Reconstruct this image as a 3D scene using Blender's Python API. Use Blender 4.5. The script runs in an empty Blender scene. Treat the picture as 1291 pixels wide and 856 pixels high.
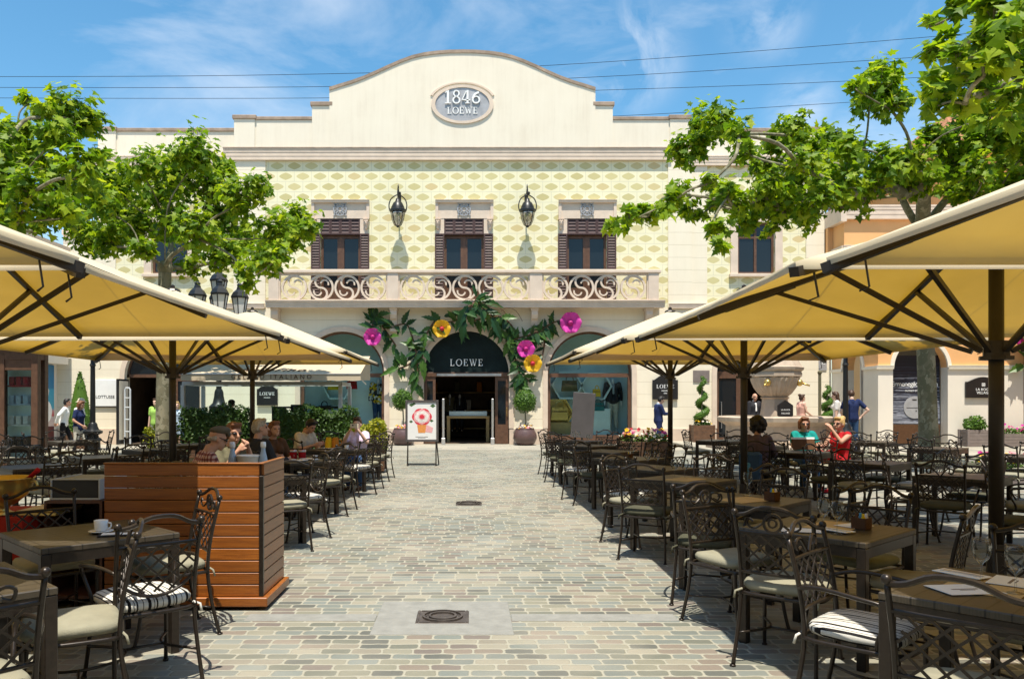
import bpy, math, random
from math import sin, cos, pi, sqrt, radians as R, atan2, hypot
from mathutils import Vector, Matrix, Euler
random.seed(7)
SC = bpy.context.scene
COL = SC.collection
F, CX, CY, H = 1000.0, 592.0, 508.0, 1.56          # focal length, vanishing point and eye height of the photograph

def at(px, py, d):                                  # a point at real distance d
    return Vector(((px-CX)*d/F, d, H+(CY-py)*d/F))
def xat(px, d): return (px-CX)*d/F
def zat(py, d): return H+(CY-py)*d/F

# ---------------------------------------------------------------- mesh helpers
class MB:
    def __init__(s): s.v, s.f, s.m = [], [], []
    def add(s, vs, fs, mat=0, M=None):
        o = len(s.v)
        if M is not None: vs = [tuple(M @ Vector(p)) for p in vs]
        s.v += [tuple(p) for p in vs]
        s.f += [tuple(i+o for i in f) for f in fs]
        s.m += [mat]*len(fs)
        return s
    def box2(s, x0, x1, y0, y1, z0, z1, mat=0, M=None):
        vs = [(x0,y0,z0),(x1,y0,z0),(x1,y1,z0),(x0,y1,z0),(x0,y0,z1),(x1,y0,z1),(x1,y1,z1),(x0,y1,z1)]
        return s.add(vs, [(0,3,2,1),(4,5,6,7),(0,1,5,4),(1,2,6,5),(2,3,7,6),(3,0,4,7)], mat, M)
    def box(s, c, sz, rz=0, mat=0, M=None):
        T = Matrix.Translation(c) @ Matrix.Rotation(rz, 4, 'Z')
        if M is not None: T = M @ T
        a, b, h = sz[0]/2, sz[1]/2, sz[2]/2
        return s.box2(-a, a, -b, b, -h, h, mat, T)
    def cbox(s, x0, x1, y0, y1, z0, z1, ch=.006, mat=0, M=None):   # box with softened edges
        vs, fs = [], []
        X, Y, Z = (x0, x1), (y0, y1), (z0, z1)
        idx = {}
        for i in (0,1):
            for j in (0,1):
                for k in (0,1):
                    sx, sy, sz = (1-2*i), (1-2*j), (1-2*k)
                    p = (X[i], Y[j], Z[k])
                    for ax in range(3):
                        q = [p[0]+sx*ch, p[1]+sy*ch, p[2]+sz*ch]; q[ax] = p[ax]
                        idx[(i,j,k,ax)] = len(vs); vs.append(tuple(q))
        g = lambda i,j,k,a: idx[(i,j,k,a)]
        for i in (0,1):
            f = [g(i,0,0,0), g(i,1,0,0), g(i,1,1,0), g(i,0,1,0)]; fs.append(f if i else f[::-1])
            f = [g(0,i,0,1), g(1,i,0,1), g(1,i,1,1), g(0,i,1,1)]; fs.append(f[::-1] if i else f)
            f = [g(0,0,i,2), g(1,0,i,2), g(1,1,i,2), g(0,1,i,2)]; fs.append(f if i else f[::-1])
        for i in (0,1):
            for j in (0,1):
                fs.append([g(i,j,0,0), g(i,j,1,0), g(i,j,1,1), g(i,j,0,1)])
                fs.append([g(i,0,j,0), g(i,1,j,0), g(i,1,j,2), g(i,0,j,2)])
                fs.append([g(0,i,j,1), g(1,i,j,1), g(1,i,j,2), g(0,i,j,2)])
                for k in (0,1): fs.append([g(i,j,k,0), g(i,j,k,1), g(i,j,k,2)])
        return s.add(vs, fs, mat, M)
    def bar(s, p0, p1, w, h, up=(0,0,1), mat=0, M=None):           # rectangular bar along a segment
        p0, p1 = Vector(p0), Vector(p1); d = (p1-p0).normalized()
        u = Vector(up)
        if abs(d.dot(u)) > .98: u = Vector((0,1,0))
        a = d.cross(u).normalized()*w/2; b = a.normalized().cross(d)*h/2
        vs = [p+sa*a+sb*b for p in (p0, p1) for sa, sb in ((-1,-1),(1,-1),(1,1),(-1,1))]
        return s.add(vs, [(3,2,1,0),(4,5,6,7),(0,1,5,4),(1,2,6,5),(2,3,7,6),(3,0,4,7)], mat, M)
    def tube(s, pts, r, seg=6, mat=0, M=None, closed=False):
        pts = [Vector(p) for p in pts]; n = len(pts)
        rs = r if isinstance(r, (list, tuple)) else [r]*n
        vs, fs = [], []; pu = None
        for i, p in enumerate(pts):
            if closed: d = pts[(i+1) % n]-pts[i-1]
            else: d = pts[min(i+1,n-1)]-pts[max(i-1,0)]
            d = d.normalized() if d.length > 1e-9 else Vector((0,0,1))
            if pu is None:
                u = Vector((0,0,1)) if abs(d.z) < .9 else Vector((1,0,0))
                u = (u-d*u.dot(d)).normalized()
            else:
                u = pu-d*pu.dot(d); u = u.normalized() if u.length > 1e-6 else pu
            pu = u; w = d.cross(u)
            for k in range(seg):
                a = 2*pi*k/seg
                vs.append(p+(u*cos(a)+w*sin(a))*rs[i])
        m = n if closed else n-1
        for i in range(m):
            j = (i+1) % n
            for k in range(seg):
                l = (k+1) % seg
                fs.append((i*seg+k, i*seg+l, j*seg+l, j*seg+k))
        if not closed:
            fs.append(tuple(range(seg))[::-1]); fs.append(tuple((n-1)*seg+k for k in range(seg)))
        return s.add(vs, fs, mat, M)
    def lathe(s, prof, c=(0,0,0), seg=16, mat=0, M=None, sx=1, sy=1):
        vs, fs = [], []; n = len(prof)
        for r, z in prof:
            for k in range(seg):
                a = 2*pi*(k+.5)/seg
                vs.append((c[0]+r*cos(a)*sx, c[1]+r*sin(a)*sy, c[2]+z))
        for i in range(n-1):
            for k in range(seg):
                l = (k+1) % seg
                fs.append((i*seg+k, i*seg+l, (i+1)*seg+l, (i+1)*seg+k))
        if prof[0][0] > 1e-4: fs.append(tuple(range(seg))[::-1])
        if prof[-1][0] > 1e-4: fs.append(tuple((n-1)*seg+k for k in range(seg)))
        return s.add(vs, fs, mat, M)
    def sph(s, c, r, u=12, v=8, mat=0, M=None):
        if not isinstance(r, (list, tuple)): r = (r, r, r)
        vs = [(c[0], c[1], c[2]-r[2])]; fs = []
        for i in range(1, v):
            t = -pi/2+pi*i/v
            for k in range(u):
                a = 2*pi*k/u
                vs.append((c[0]+r[0]*cos(t)*cos(a), c[1]+r[1]*cos(t)*sin(a), c[2]+r[2]*sin(t)))
        vs.append((c[0], c[1], c[2]+r[2]))
        for k in range(u):
            l = (k+1) % u
            fs.append((0, 1+l, 1+k)); fs.append((len(vs)-1, 1+(v-2)*u+k, 1+(v-2)*u+l))
            for i in range(v-2):
                fs.append((1+i*u+k, 1+i*u+l, 1+(i+1)*u+l, 1+(i+1)*u+k))
        return s.add(vs, fs, mat, M)
    def prism(s, poly, y0, y1, mat=0, M=None):                      # outline in the x,z plane, thickness along y
        n = len(poly)
        vs = [(x, y0, z) for x, z in poly]+[(x, y1, z) for x, z in poly]
        fs = [tuple(range(n)), tuple(range(n, 2*n))[::-1]]
        fs += [(i, n+i, n+(i+1) % n, (i+1) % n) for i in range(n)]
        return s.add(vs, fs, mat, M)
    def ring(s, cx, cz, ro, ri, y0, y1, seg=24, mat=0, a0=0, a1=2*pi, M=None, ex=1.0, ez=1.0):   # flat ring or arc band in the x,z plane
        full = abs(a1-a0-2*pi) < 1e-6; n = seg if full else seg+1
        vs, fs = [], []
        for i in range(n):
            a = a0+(a1-a0)*i/seg
            for r, y in ((ro,y0),(ri,y0),(ri,y1),(ro,y1)):
                vs.append((cx+r*cos(a)*ex, y, cz+r*sin(a)*ez))
        for i in range(seg):
            j = (i+1) % n
            for k in range(4):
                l = (k+1) % 4
                fs.append((i*4+k, j*4+k, j*4+l, i*4+l))
        if not full: fs += [(0,1,2,3), tuple((n-1)*4+k for k in (3,2,1,0))]
        return s.add(vs, fs, mat, M)
    def cap(s, p0, p1, r0, r1, seg=10):                             # rounded limb segment
        p0, p1 = Vector(p0), Vector(p1)
        s.sph(p0, r0, seg, 8); s.sph(p1, r1, seg, 8)
        if (p1-p0).length > 1e-4: s.tube([p0, p1], [r0, r1], seg)
        return s
    def build(s, name, mats, parent=None, smooth=False, loc=None, mesh_only=False):
        me = bpy.data.meshes.new(name)
        me.from_pydata(s.v, [], s.f)
        if not isinstance(mats, (list, tuple)): mats = [mats]
        for m in mats: me.materials.append(m)
        if len(mats) > 1: me.polygons.foreach_set('material_index', s.m)
        if smooth: me.polygons.foreach_set('use_smooth', [True]*len(s.f))
        me.validate(); me.update()
        if mesh_only: return me
        return link(name, me, parent, loc)

def link(name, data, parent=None, loc=None):
    o = bpy.data.objects.new(name, data); COL.objects.link(o)
    if parent is not None: o.parent = parent
    if loc is not None: o.location = loc
    return o
def tag(o, label=None, cat=None, group=None, kind=None):
    if label: o['label'] = label
    if cat: o['category'] = cat
    if group: o['group'] = group
    if kind: o['kind'] = kind
    return o
def empty(name, loc=(0,0,0), rz=0, label=None, cat=None, group=None):
    o = link(name, None, None, loc); o.rotation_euler = (0,0,rz); o.empty_display_size = .1
    return tag(o, label, cat, group)
def smooth_angle(o, deg=40):
    me = o.data
    me.polygons.foreach_set('use_smooth', [True]*len(me.polygons))
    try: me.set_sharp_from_angle(angle=R(deg))
    except Exception: pass
    return o
def curve_pts(ctrl, n=8):                                           # Catmull-Rom through the control points
    c = [Vector(p) for p in ctrl]; out = []
    for i in range(len(c)-1):
        p0, p1, p2, p3 = c[max(i-1,0)], c[i], c[i+1], c[min(i+2,len(c)-1)]
        for k in range(n):
            t = k/n
            out.append(.5*((2*p1)+(p2-p0)*t+(2*p0-5*p1+4*p2-p3)*t*t+(3*p1-p0-3*p2+p3)*t**3))
    out.append(c[-1]); return out

# ---------------------------------------------------------------- materials
class NT:
    def __init__(s, name):
        s.mat = bpy.data.materials.new(name); s.mat.use_nodes = True
        s.t = s.mat.node_tree; s.t.nodes.clear()
        s.out = s.t.nodes.new('ShaderNodeOutputMaterial')
    def n(s, typ, **kw):
        nd = s.t.nodes.new(typ)
        for k, v in kw.items(): setattr(nd, k, v)
        return nd
    def put(s, sock, v):
        if hasattr(v, 'is_output') or isinstance(v, bpy.types.NodeSocket): s.t.links.new(v, sock)
        elif isinstance(v, (tuple, list)) and len(v) == 3 and sock.type == 'RGBA': sock.default_value = (*v, 1)
        else: sock.default_value = v
    def math(s, op, a, b=None, c=None, clamp=False):
        nd = s.n('ShaderNodeMath', operation=op); nd.use_clamp = clamp
        for i, v in enumerate((a, b, c)):
            if v is not None: s.put(nd.inputs[i], v)
        return nd.outputs[0]
    def coord(s, kind='Object'):
        if kind == 'Position': return s.n('ShaderNodeNewGeometry').outputs['Position']
        return s.n('ShaderNodeTexCoord').outputs[kind]
    def sep(s, v):
        nd = s.n('ShaderNodeSeparateXYZ'); s.put(nd.inputs[0], v); return nd.outputs
    def comb(s, x, y, z=0.0):
        nd = s.n('ShaderNodeCombineXYZ')
        for i, v in enumerate((x, y, z)): s.put(nd.inputs[i], v)
        return nd.outputs[0]
    def noise(s, vec, scale=5, detail=4, rough=.55, out='Fac'):
        nd = s.n('ShaderNodeTexNoise'); s.put(nd.inputs['Vector'], vec)
        nd.inputs['Scale'].default_value = scale; nd.inputs['Detail'].default_value = detail; nd.inputs['Roughness'].default_value = rough
        return nd.outputs[out]
    def mapping(s, vec, scale=(1,1,1), rot=(0,0,0), loc=(0,0,0)):
        nd = s.n('ShaderNodeMapping'); s.put(nd.inputs['Vector'], vec)
        nd.inputs['Scale'].default_value = scale; nd.inputs['Rotation'].default_value = rot; nd.inputs['Location'].default_value = loc
        return nd.outputs[0]
    def ramp(s, fac, stops, interp='LINEAR'):
        nd = s.n('ShaderNodeValToRGB'); s.put(nd.inputs[0], fac); cr = nd.color_ramp; cr.interpolation = interp
        while len(cr.elements) > 1: cr.elements.remove(cr.elements[-1])
        for i, (p, c) in enumerate(stops):
            e = cr.elements[0] if i == 0 else cr.elements.new(p)
            e.position = p; e.color = (*c, 1) if len(c) == 3 else c
        return nd.outputs[0]
    def mix(s, fac, a, b, blend='MIX'):
        nd = s.n('ShaderNodeMix', data_type='RGBA', blend_type=blend)
        s.put(nd.inputs[0], fac); s.put(nd.inputs[6], a); s.put(nd.inputs[7], b)
        return nd.outputs[2]
    def bump(s, height, strength=.3, dist=.01):
        nd = s.n('ShaderNodeBump'); s.put(nd.inputs['Height'], height)
        nd.inputs['Strength'].default_value = strength; nd.inputs['Distance'].default_value = dist
        return nd.outputs[0]
    def principled(s, color, rough=.6, metal=0.0, spec=.5, normal=None, **kw):
        b = s.n('ShaderNodeBsdfPrincipled')
        s.put(b.inputs['Base Color'], color); s.put(b.inputs['Roughness'], rough); s.put(b.inputs['Metallic'], metal)
        b.inputs['Specular IOR Level'].default_value = spec
        if normal is not None: s.put(b.inputs['Normal'], normal)
        for k, v in kw.items(): s.put(b.inputs[k], v)
        return b.outputs[0]
    def done(s, shader):
        s.t.links.new(shader, s.out.inputs['Surface']); return s.mat

def simple(name, col, rough=.6, metal=0.0, spec=.5, var=.12, scale=6, bump=0.0, bscale=40):
    """plain material with a little uneven tone so nothing is one flat value"""
    t = NT(name); p = t.coord('Object')
    f = t.noise(p, scale, 5, .6)
    lo = tuple(c*(1-var) for c in col); hi = tuple(min(1, c*(1+var)) for c in col)
    c = t.ramp(f, [(.3, lo), (.7, hi)])
    nm = t.bump(t.noise(p, bscale, 4, .6), bump, .01) if bump else None
    return t.done(t.principled(c, rough, metal, spec, nm))

M = {}
def mats():
    M['iron'] = simple('wrought_iron', (.026,.019,.014), .34, .35, .5, .3, 30)
    M['iron_dark'] = simple('painted_post_metal', (.03,.024,.019), .4, .3, .5, .2, 8)
    M['lamp_black'] = simple('cast_iron_paint', (.018,.019,.02), .38, .3, .5, .2, 8)
    M['plaster'] = simple('cream_plaster', (.84,.755,.60), .85, 0, .2, .045, 1.2, .06, 60)
    t = NT('pale_parapet_plaster'); p = t.coord('Object'); f = t.math('ADD', t.math('MULTIPLY', t.noise(p, .8, 5, .6), .5), t.math('MULTIPLY', t.noise(t.mapping(p, (3,3,.22)), 2.0, 5, .65), .5)); M['parapet'] = t.done(t.principled(t.ramp(f, [(.3, (.72,.64,.51)), (.5, (.79,.715,.58)), (.7, (.82,.75,.615))]), .85, 0, .2, t.bump(t.noise(p, 60, 4), .06, .01)))
    M['stone'] = simple('pinkish_cast_stone', (.68,.555,.44), .8, 0, .25, .09, 2.5, .1, 50)
    M['cap'] = simple('weathered_brown_coping', (.33,.25,.19), .85, 0, .2, .3, 3, .15, 40)
    M['base'] = simple('pink_stone_base', (.64,.51,.40), .8, 0, .25, .07, 2, .08, 50)
    M['fount'] = simple('fountain_limestone', (.46,.37,.285), .75, 0, .3, .18, 3, .2, 30)
    M['peach'] = simple('peach_render', (.78,.43,.185), .85, 0, .2, .05, 1.2, .06, 60)
    M['whitewall'] = simple('off_white_render', (.76,.70,.60), .85, 0, .2, .04, 1.0, .05, 60)
    M['brownwood'] = simple('brown_window_wood', (.115,.058,.034), .45, 0, .4, .25, 8)
    M['shutter'] = simple('dark_shutter_paint', (.075,.040,.036), .5, 0, .4, .2, 9)
    M['black'] = simple('black_sign_paint', (.014,.013,.014), .35, 0, .5, .2, 4)
    M['deepgreen'] = simple('black_green_panel', (.008,.016,.016), .55, 0, .15, .3, 3)
    M['white'] = simple('white_lettering', (.85,.85,.83), .5, 0, .4, .03)
    M['chalk'] = simple('slate_menu_board', (.085,.075,.072), .5, 0, .4, .15, 3)
    M['steel'] = simple('brushed_steel', (.62,.62,.62), .3, .85, .5, .06, 20)
    M['silver'] = simple('pewter_plaque', (.36,.36,.37), .5, .15, .5, .18, 3)
    M['whiteframe'] = simple('white_frame_paint', (.55,.58,.60), .45, 0, .4, .04)
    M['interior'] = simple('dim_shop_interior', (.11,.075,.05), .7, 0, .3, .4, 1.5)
    M['display'] = simple('pale_display_panel', (.70,.84,.84), .6, 0, .3, .06, 2)
    M['porcelain'] = simple('white_porcelain', (.83,.82,.79), .2, 0, .5, .02)
    M['paper'] = simple('white_paper', (.80,.79,.76), .8, 0, .2, .03)
    M['kraft'] = simple('kraft_paper', (.52,.36,.16), .8, 0, .2, .06)
    M['cream'] = simple('cream_cushion_cloth', (.27,.255,.185), .9, 0, .15, .1, 9, .25, 90)
    M['sage'] = simple('sage_cushion_cloth', (.17,.175,.115), .9, 0, .15, .12, 9, .25, 90); M['olive'] = simple('dark_olive_cushion_cloth', (.075,.075,.05), .9, 0, .15, .14, 9, .25, 90)
    M['concrete'] = simple('pale_concrete', (.235,.235,.215), .85, 0, .25, .13, 9, .2, 60)
    M['castiron'] = simple('rusty_cover_iron', (.10,.085,.075), .6, .5, .4, .35, 14, .3, 60)
    M['planterwood'] = simple('brown_planter_boards', (.12,.062,.034), .55, 0, .4, .3, 7)
    M['pot'] = simple('plum_brown_pot', (.105,.062,.058), .35, 0, .5, .15, 5)
    M['terracotta'] = simple('clay_roof_tiles', (.36,.16,.08), .8, 0, .2, .35, 9)
    M['redcloth'] = simple('red_table_cloth', (.30,.018,.010), .75, 0, .2, .12, 4)
    M['trim'] = simple('cream_arch_trim', (.82,.75,.62), .8, 0, .2, .04)
    M['greybox'] = simple('grey_trough', (.20,.165,.15), .7, 0, .3, .15, 5)
    M['gold'] = simple('gold_brass', (.62,.44,.14), .3, .8, .5, .1)
    for k, c in dict(navy=(.018,.028,.085), teal=(.01,.24,.22), red=(.38,.014,.018), offwhite=(.72,.70,.66), jeans=(.035,.075,.16), darkcloth=(.018,.017,.019),
                     pinktop=(.70,.40,.32), lilac=(.62,.52,.70), creamshirt=(.60,.52,.40), greenshirt=(.33,.55,.12), khaki=(.14,.13,.08), paleblue=(.42,.52,.62),
                     cap_tweed=(.11,.095,.07), orange=(.62,.23,.03), purplegrey=(.10,.075,.10), charcoal=(.03,.03,.035), palepants=(.62,.58,.50), olivebag=(.12,.105,.045),
                     tealbag=(.01,.16,.17), yellow=(.78,.50,.02), brownbag=(.10,.05,.025), stonepants=(.46,.45,.38), bluebag=(.10,.30,.48)).items():
        M[k] = simple('cloth_'+k, c, .85, 0, .15, .16, 14, .15, 70)
    M['skin'] = simple('skin_tan', (.50,.27,.18), .55, 0, .4, .08, 10)
    M['skin_pale'] = simple('skin_pale', (.62,.40,.30), .55, 0, .4, .06, 10)
    for k, c in dict(hair_brown=(.055,.026,.013), hair_black=(.012,.010,.010), hair_grey=(.34,.29,.23), hair_blond=(.50,.32,.12), hair_red=(.16,.06,.022)).items():
        M[k] = simple(k, c, .5, 0, .4, .35, 40, .3, 120)

    # checked shirt
    t = NT('checked_shirt_cloth'); p = t.sep(t.coord('Object'))
    a = t.math('PINGPONG', t.math('MULTIPLY', t.math('ADD', p[0], p[1]), 40), 1.0); b = t.math('PINGPONG', t.math('MULTIPLY', p[2], 40), 1.0)
    f = t.math('MULTIPLY', t.math('ADD', t.math('GREATER_THAN', a, .55), t.math('GREATER_THAN', b, .55)), .5)
    M['check'] = t.done(t.principled(t.ramp(f, [(0, (.50,.34,.28)), (.5, (.26,.10,.08)), (1, (.13,.04,.04))]), .85, 0, .15))
    # floral blouse
    t = NT('floral_print_cloth'); v = t.n('ShaderNodeTexVoronoi'); t.put(v.inputs['Vector'], t.coord('Object')); v.inputs['Scale'].default_value = 16
    M['floral'] = t.done(t.principled(t.ramp(t.sep(v.outputs['Color'])[0], [(0, (.02,.02,.02)), (.3, (.75,.52,.02)), (.55, (.8,.78,.7)), (.75, (.04,.04,.05)), (.9, (.6,.35,.02))], 'CONSTANT'), .8, 0, .2))

    # striped cushion
    t = NT('striped_cushion_cloth'); p = t.sep(t.coord('Object'))
    u = t.math('FRACT', t.math('ADD', t.math('MULTIPLY', p[0], 1/.105), .5))
    s1 = t.ramp(u, [(0, (.60,.58,.52)), (.10, (.018,.017,.017)), (.26, (.60,.58,.52)), (.40, (.06,.055,.05)), (.44, (.60,.58,.52)), (.52, (.018,.017,.017)), (.60, (.60,.58,.52)), (.84, (.05,.048,.045)), (.88, (.60,.58,.52))], 'CONSTANT')
    M['stripe'] = t.done(t.principled(s1, .9, 0, .15, t.bump(t.noise(t.coord('Object'), 90, 3), .2, .004)))

    # slatted dark table top
    t = NT('dark_slatted_table'); p = t.coord('Object'); q = t.sep(p)
    wob = t.noise(t.mapping(p, (3, 40, 3)), 4, 4, .6)
    line = t.math('LESS_THAN', t.math('PINGPONG', t.math('MULTIPLY', q[1], 1/.045), 1.0), .09)
    line2 = t.math('LESS_THAN', t.math('PINGPONG', t.math('MULTIPLY', q[0], 1/.09), 1.0), .035)
    ln = t.math('MAXIMUM', line, line2)
    c = t.mix(ln, t.ramp(wob, [(.25, (.030,.023,.015)), (.75, (.075,.059,.038))]), (.008,.006,.004))
    M['table'] = t.done(t.principled(c, t.ramp(wob, [(0, (.34,)*3), (1, (.5,)*3)]), 0, .5, t.bump(t.math('SUBTRACT', 1.0, ln), .5, .004)))

    # varnished hardwood of the service station
    def hardwood(name, lo, mid, hi, rough):
        t = NT(name); p = t.coord('Object'); q = t.sep(p)
        board = t.math('FLOOR', t.math('MULTIPLY', q[2], 1/.0915))
        wn = t.n('ShaderNodeTexWhiteNoise', noise_dimensions='1D'); t.put(wn.inputs['W'], board)
        g = t.noise(t.mapping(t.comb(t.math('ADD', q[0], t.math('MULTIPLY', wn.outputs[0], 7.0)), q[1], q[2]), (1.6, 1.6, 42)), 3, 6, .62)
        c = t.ramp(g, [(.2, lo), (.52, mid), (.8, hi)])
        c = t.mix(t.math('MULTIPLY', wn.outputs[0], .4), c, lo)
        return t.done(t.principled(c, rough, 0, .5, t.bump(g, .12, .004), **{'Coat Weight': .25, 'Coat Roughness': .25}))
    M['teak'] = hardwood('varnished_hardwood', (.115,.032,.005), (.285,.085,.010), (.42,.145,.018), .42)
    M['teak_dark'] = hardwood('hardwood_dark', (.055,.018,.008), (.09,.032,.014), (.13,.05,.02), .5)

    # umbrella cloth : lets golden light through
    t = NT('umbrella_canvas'); p = t.coord('Object')
    f = t.noise(p, 1.0, 6, .62); wv = t.math('ADD', t.noise(p, 160, 2, .5), t.math('MULTIPLY', t.noise(t.mapping(p, (1,1,.3)), 3.2, 3, .5), 9.0))
    col = t.ramp(f, [(.3, (.66,.575,.40)), (.7, (.72,.635,.46))])
    d = t.n('ShaderNodeBsdfDiffuse'); t.put(d.inputs['Color'], col); t.put(d.inputs['Normal'], t.bump(wv, .15, .003))
    q = t.sep(p); mn = t.math('MINIMUM', t.math('ABSOLUTE', q[0]), t.math('ABSOLUTE', q[1])); seam = t.math('LESS_THAN', t.math('ABSOLUTE', t.math('SUBTRACT', mn, .72)), .009)
    tr = t.n('ShaderNodeBsdfTranslucent'); t.put(tr.inputs['Color'], t.mix(t.math('MULTIPLY', seam, .45), t.ramp(f, [(.28, (.58,.32,.012)), (.5, (.72,.40,.016)), (.72, (.82,.47,.026))]), (.20,.10,.006)))
    mx = t.n('ShaderNodeMixShader'); mx.inputs[0].default_value = .25
    t.t.links.new(d.outputs[0], mx.inputs[1]); t.t.links.new(tr.outputs[0], mx.inputs[2])
    M['canvas'] = t.done(mx.outputs[0])
    t = NT('kiosk_awning_canvas'); f = t.noise(t.coord('Object'), 1.5, 4)
    M['awning'] = t.done(t.principled(t.ramp(f, [(.3, (.47,.39,.275)), (.7, (.53,.44,.31))]), .9, 0, .15))

    # foliage
    def leaf(name, cols, trans=.42, rough=.5):
        t = NT(name); g = t.n('ShaderNodeNewGeometry'); rnd = g.outputs['Random Per Island']
        st = [(i/(len(cols)-1), c) for i, c in enumerate(cols)]
        c = t.ramp(rnd, st)
        b = t.principled(c, rough, 0, .35)
        tr = t.n('ShaderNodeBsdfTranslucent'); t.put(tr.inputs['Color'], t.mix(1.0, c, (1.0,1.0,.55), 'MULTIPLY'))
        mx = t.n('ShaderNodeMixShader'); mx.inputs[0].default_value = trans
        t.t.links.new(b, mx.inputs[1]); t.t.links.new(tr.outputs[0], mx.inputs[2])
        return t.done(mx.outputs[0])
    M['leaf'] = leaf('plane_tree_leaf', [(.075,.165,.010), (.165,.295,.012), (.28,.41,.014), (.44,.53,.022)], .58)
    M['box'] = leaf('clipped_box_leaf', [(.045,.11,.014), (.085,.18,.02), (.13,.24,.03)], .3)
    M['hedge'] = leaf('dark_hedge_leaf', [(.02,.055,.012), (.045,.10,.015), (.08,.15,.025)], .3)
    M['yellowleaf'] = leaf('yellow_green_shrub_leaf', [(.16,.22,.015), (.32,.34,.02), (.46,.42,.03)], .35)
    M['vine'] = leaf('broad_vine_leaf', [(.015,.05,.016), (.03,.085,.02), (.075,.16,.025)], .25, .35)
    for k, c in dict(rose=(.70,.045,.07), blush=(.80,.42,.42), rosewhite=(.82,.76,.70), printgreen=(.06,.12,.04), printorange=(.75,.30,.08)).items(): M['print_'+k] = simple('printed_'+k, c, .5, 0, .3, .15, 30)
    for k, c in dict(pink=(.72,.06,.42), yellowp=(.85,.50,.02), whitep=(.80,.72,.62), redp=(.62,.04,.06), magenta=(.55,.03,.25), pinkpale=(.80,.33,.38)).items():
        M['petal_'+k] = leaf('petal_'+k, [tuple(x*.8 for x in c), tuple(min(1, x*1.15) for x in c)], .3)

    # plane tree bark
    t = NT('plane_tree_bark'); p = t.coord('Object')
    vv_ = t.n('ShaderNodeTexVoronoi'); vv_.inputs['Scale'].default_value = 9; nz_ = t.n('ShaderNodeTexNoise'); t.put(nz_.inputs['Vector'], p); nz_.inputs['Scale'].default_value = 6; va_ = t.n('ShaderNodeVectorMath', operation='MULTIPLY_ADD'); t.put(va_.inputs[0], nz_.outputs['Color']); va_.inputs[1].default_value = (.35,.35,.35); t.put(va_.inputs[2], t.mapping(p, (1,1,.5))); t.put(vv_.inputs['Vector'], va_.outputs[0]); v = t.sep(vv_.outputs['Color'])[0]; v2 = t.noise(p, 14, 5, .6)
    c = t.ramp(v, [(0, (.15,.145,.085)), (.3, (.21,.19,.12)), (.55, (.27,.255,.17)), (.75, (.34,.31,.21)), (.9, (.17,.15,.085))], 'CONSTANT')
    c = t.mix(t.math('MULTIPLY', v2, .5), c, (.17,.15,.10))
    M['bark'] = t.done(t.principled(c, .8, 0, .2, t.bump(v2, .4, .01)))

    # glass
    def glass(name, tint, base, amt=1.0):
        t = NT(name); lw = t.n('ShaderNodeFresnel'); lw.inputs[0].default_value = 1.33
        tr = t.n('ShaderNodeBsdfTransparent'); t.put(tr.inputs[0], tint)
        gl = t.n('ShaderNodeBsdfGlossy'); gl.inputs['Roughness'].default_value = .02
        fac = t.math('ADD', t.math('MULTIPLY', lw.outputs[0], amt), base, clamp=True)
        mx = t.n('ShaderNodeMixShader'); t.put(mx.inputs[0], fac)
        t.t.links.new(tr.outputs[0], mx.inputs[1]); t.t.links.new(gl.outputs[0], mx.inputs[2])
        return t.done(mx.outputs[0])
    M['glass'] = glass('shop_window_glass', (.88,.95,.94), .0)
    M['lampglass'] = glass('frosted_lamp_glass', (.75,.75,.73), .35)
    M['wineglass'] = glass('wine_glass', (.97,.985,.98), .0, .75)
    t = NT('dark_window_glass')
    M['darkglass'] = t.done(t.principled((.010,.014,.018), .04, 0, .45))

    # facade : yellow blocks with an olive lozenge each, laid in running bond
    t = NT('lozenge_block_facade'); p = t.coord('Object'); q = t.sep(p)
    bw, bh = .648, .392
    zz = t.math('MULTIPLY', t.math('SUBTRACT', q[2], 10.71), 1/bh)
    row = t.math('FLOOR', zz); v = t.math('SUBTRACT', t.math('FRACT', zz), .5)
    xx = t.math('ADD', t.math('MULTIPLY', q[0], 1/bw), t.math('ADD', t.math('MULTIPLY', t.math('MODULO', t.math('ABSOLUTE', row), 2.0), .5), 200.23))
    u = t.math('SUBTRACT', t.math('FRACT', xx), .5)
    wn = t.n('ShaderNodeTexWhiteNoise', noise_dimensions='2D'); t.put(wn.inputs['Vector'], t.comb(t.math('FLOOR', xx), row))
    wob = t.math('MULTIPLY', t.math('SUBTRACT', t.noise(p, 9, 2), .5), .05)
    s = t.math('ADD', t.math('ADD', t.math('MULTIPLY', t.math('ABSOLUTE', u), 1/.375), wob), t.math('POWER', t.math('MULTIPLY', t.math('ABSOLUTE', v), 1/.355), 1.8))
    loz = t.math('LESS_THAN', s, 1.0)
    ju = t.math('LESS_THAN', t.math('SUBTRACT', .5, t.math('ABSOLUTE', u)), .012)
    jv = t.math('LESS_THAN', t.math('SUBTRACT', .5, t.math('ABSOLUTE', v)), .022)
    j = t.math('MAXIMUM', ju, jv)
    stain = t.noise(p, .8, 4, .6)
    basec = t.ramp(stain, [(.3, (.79,.735,.49)), (.7, (.845,.795,.56))])
    lozc = t.ramp(wn.outputs[0], [(0, (.56,.49,.235)), (.5, (.615,.55,.28)), (.85, (.64,.565,.29)), (1, (.65,.52,.275))])
    c = t.mix(loz, basec, lozc); c = t.mix(t.math('MULTIPLY', j, .55), c, (.50,.47,.38))
    M['lozenge'] = t.done(t.principled(c, .85, 0, .2, t.bump(t.math('SUBTRACT', 1.0, j), .2, .005)))

    # jointed plaster: shallow courses
    t = NT('coursed_plaster'); p = t.coord('Object'); q = t.sep(p)
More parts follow.
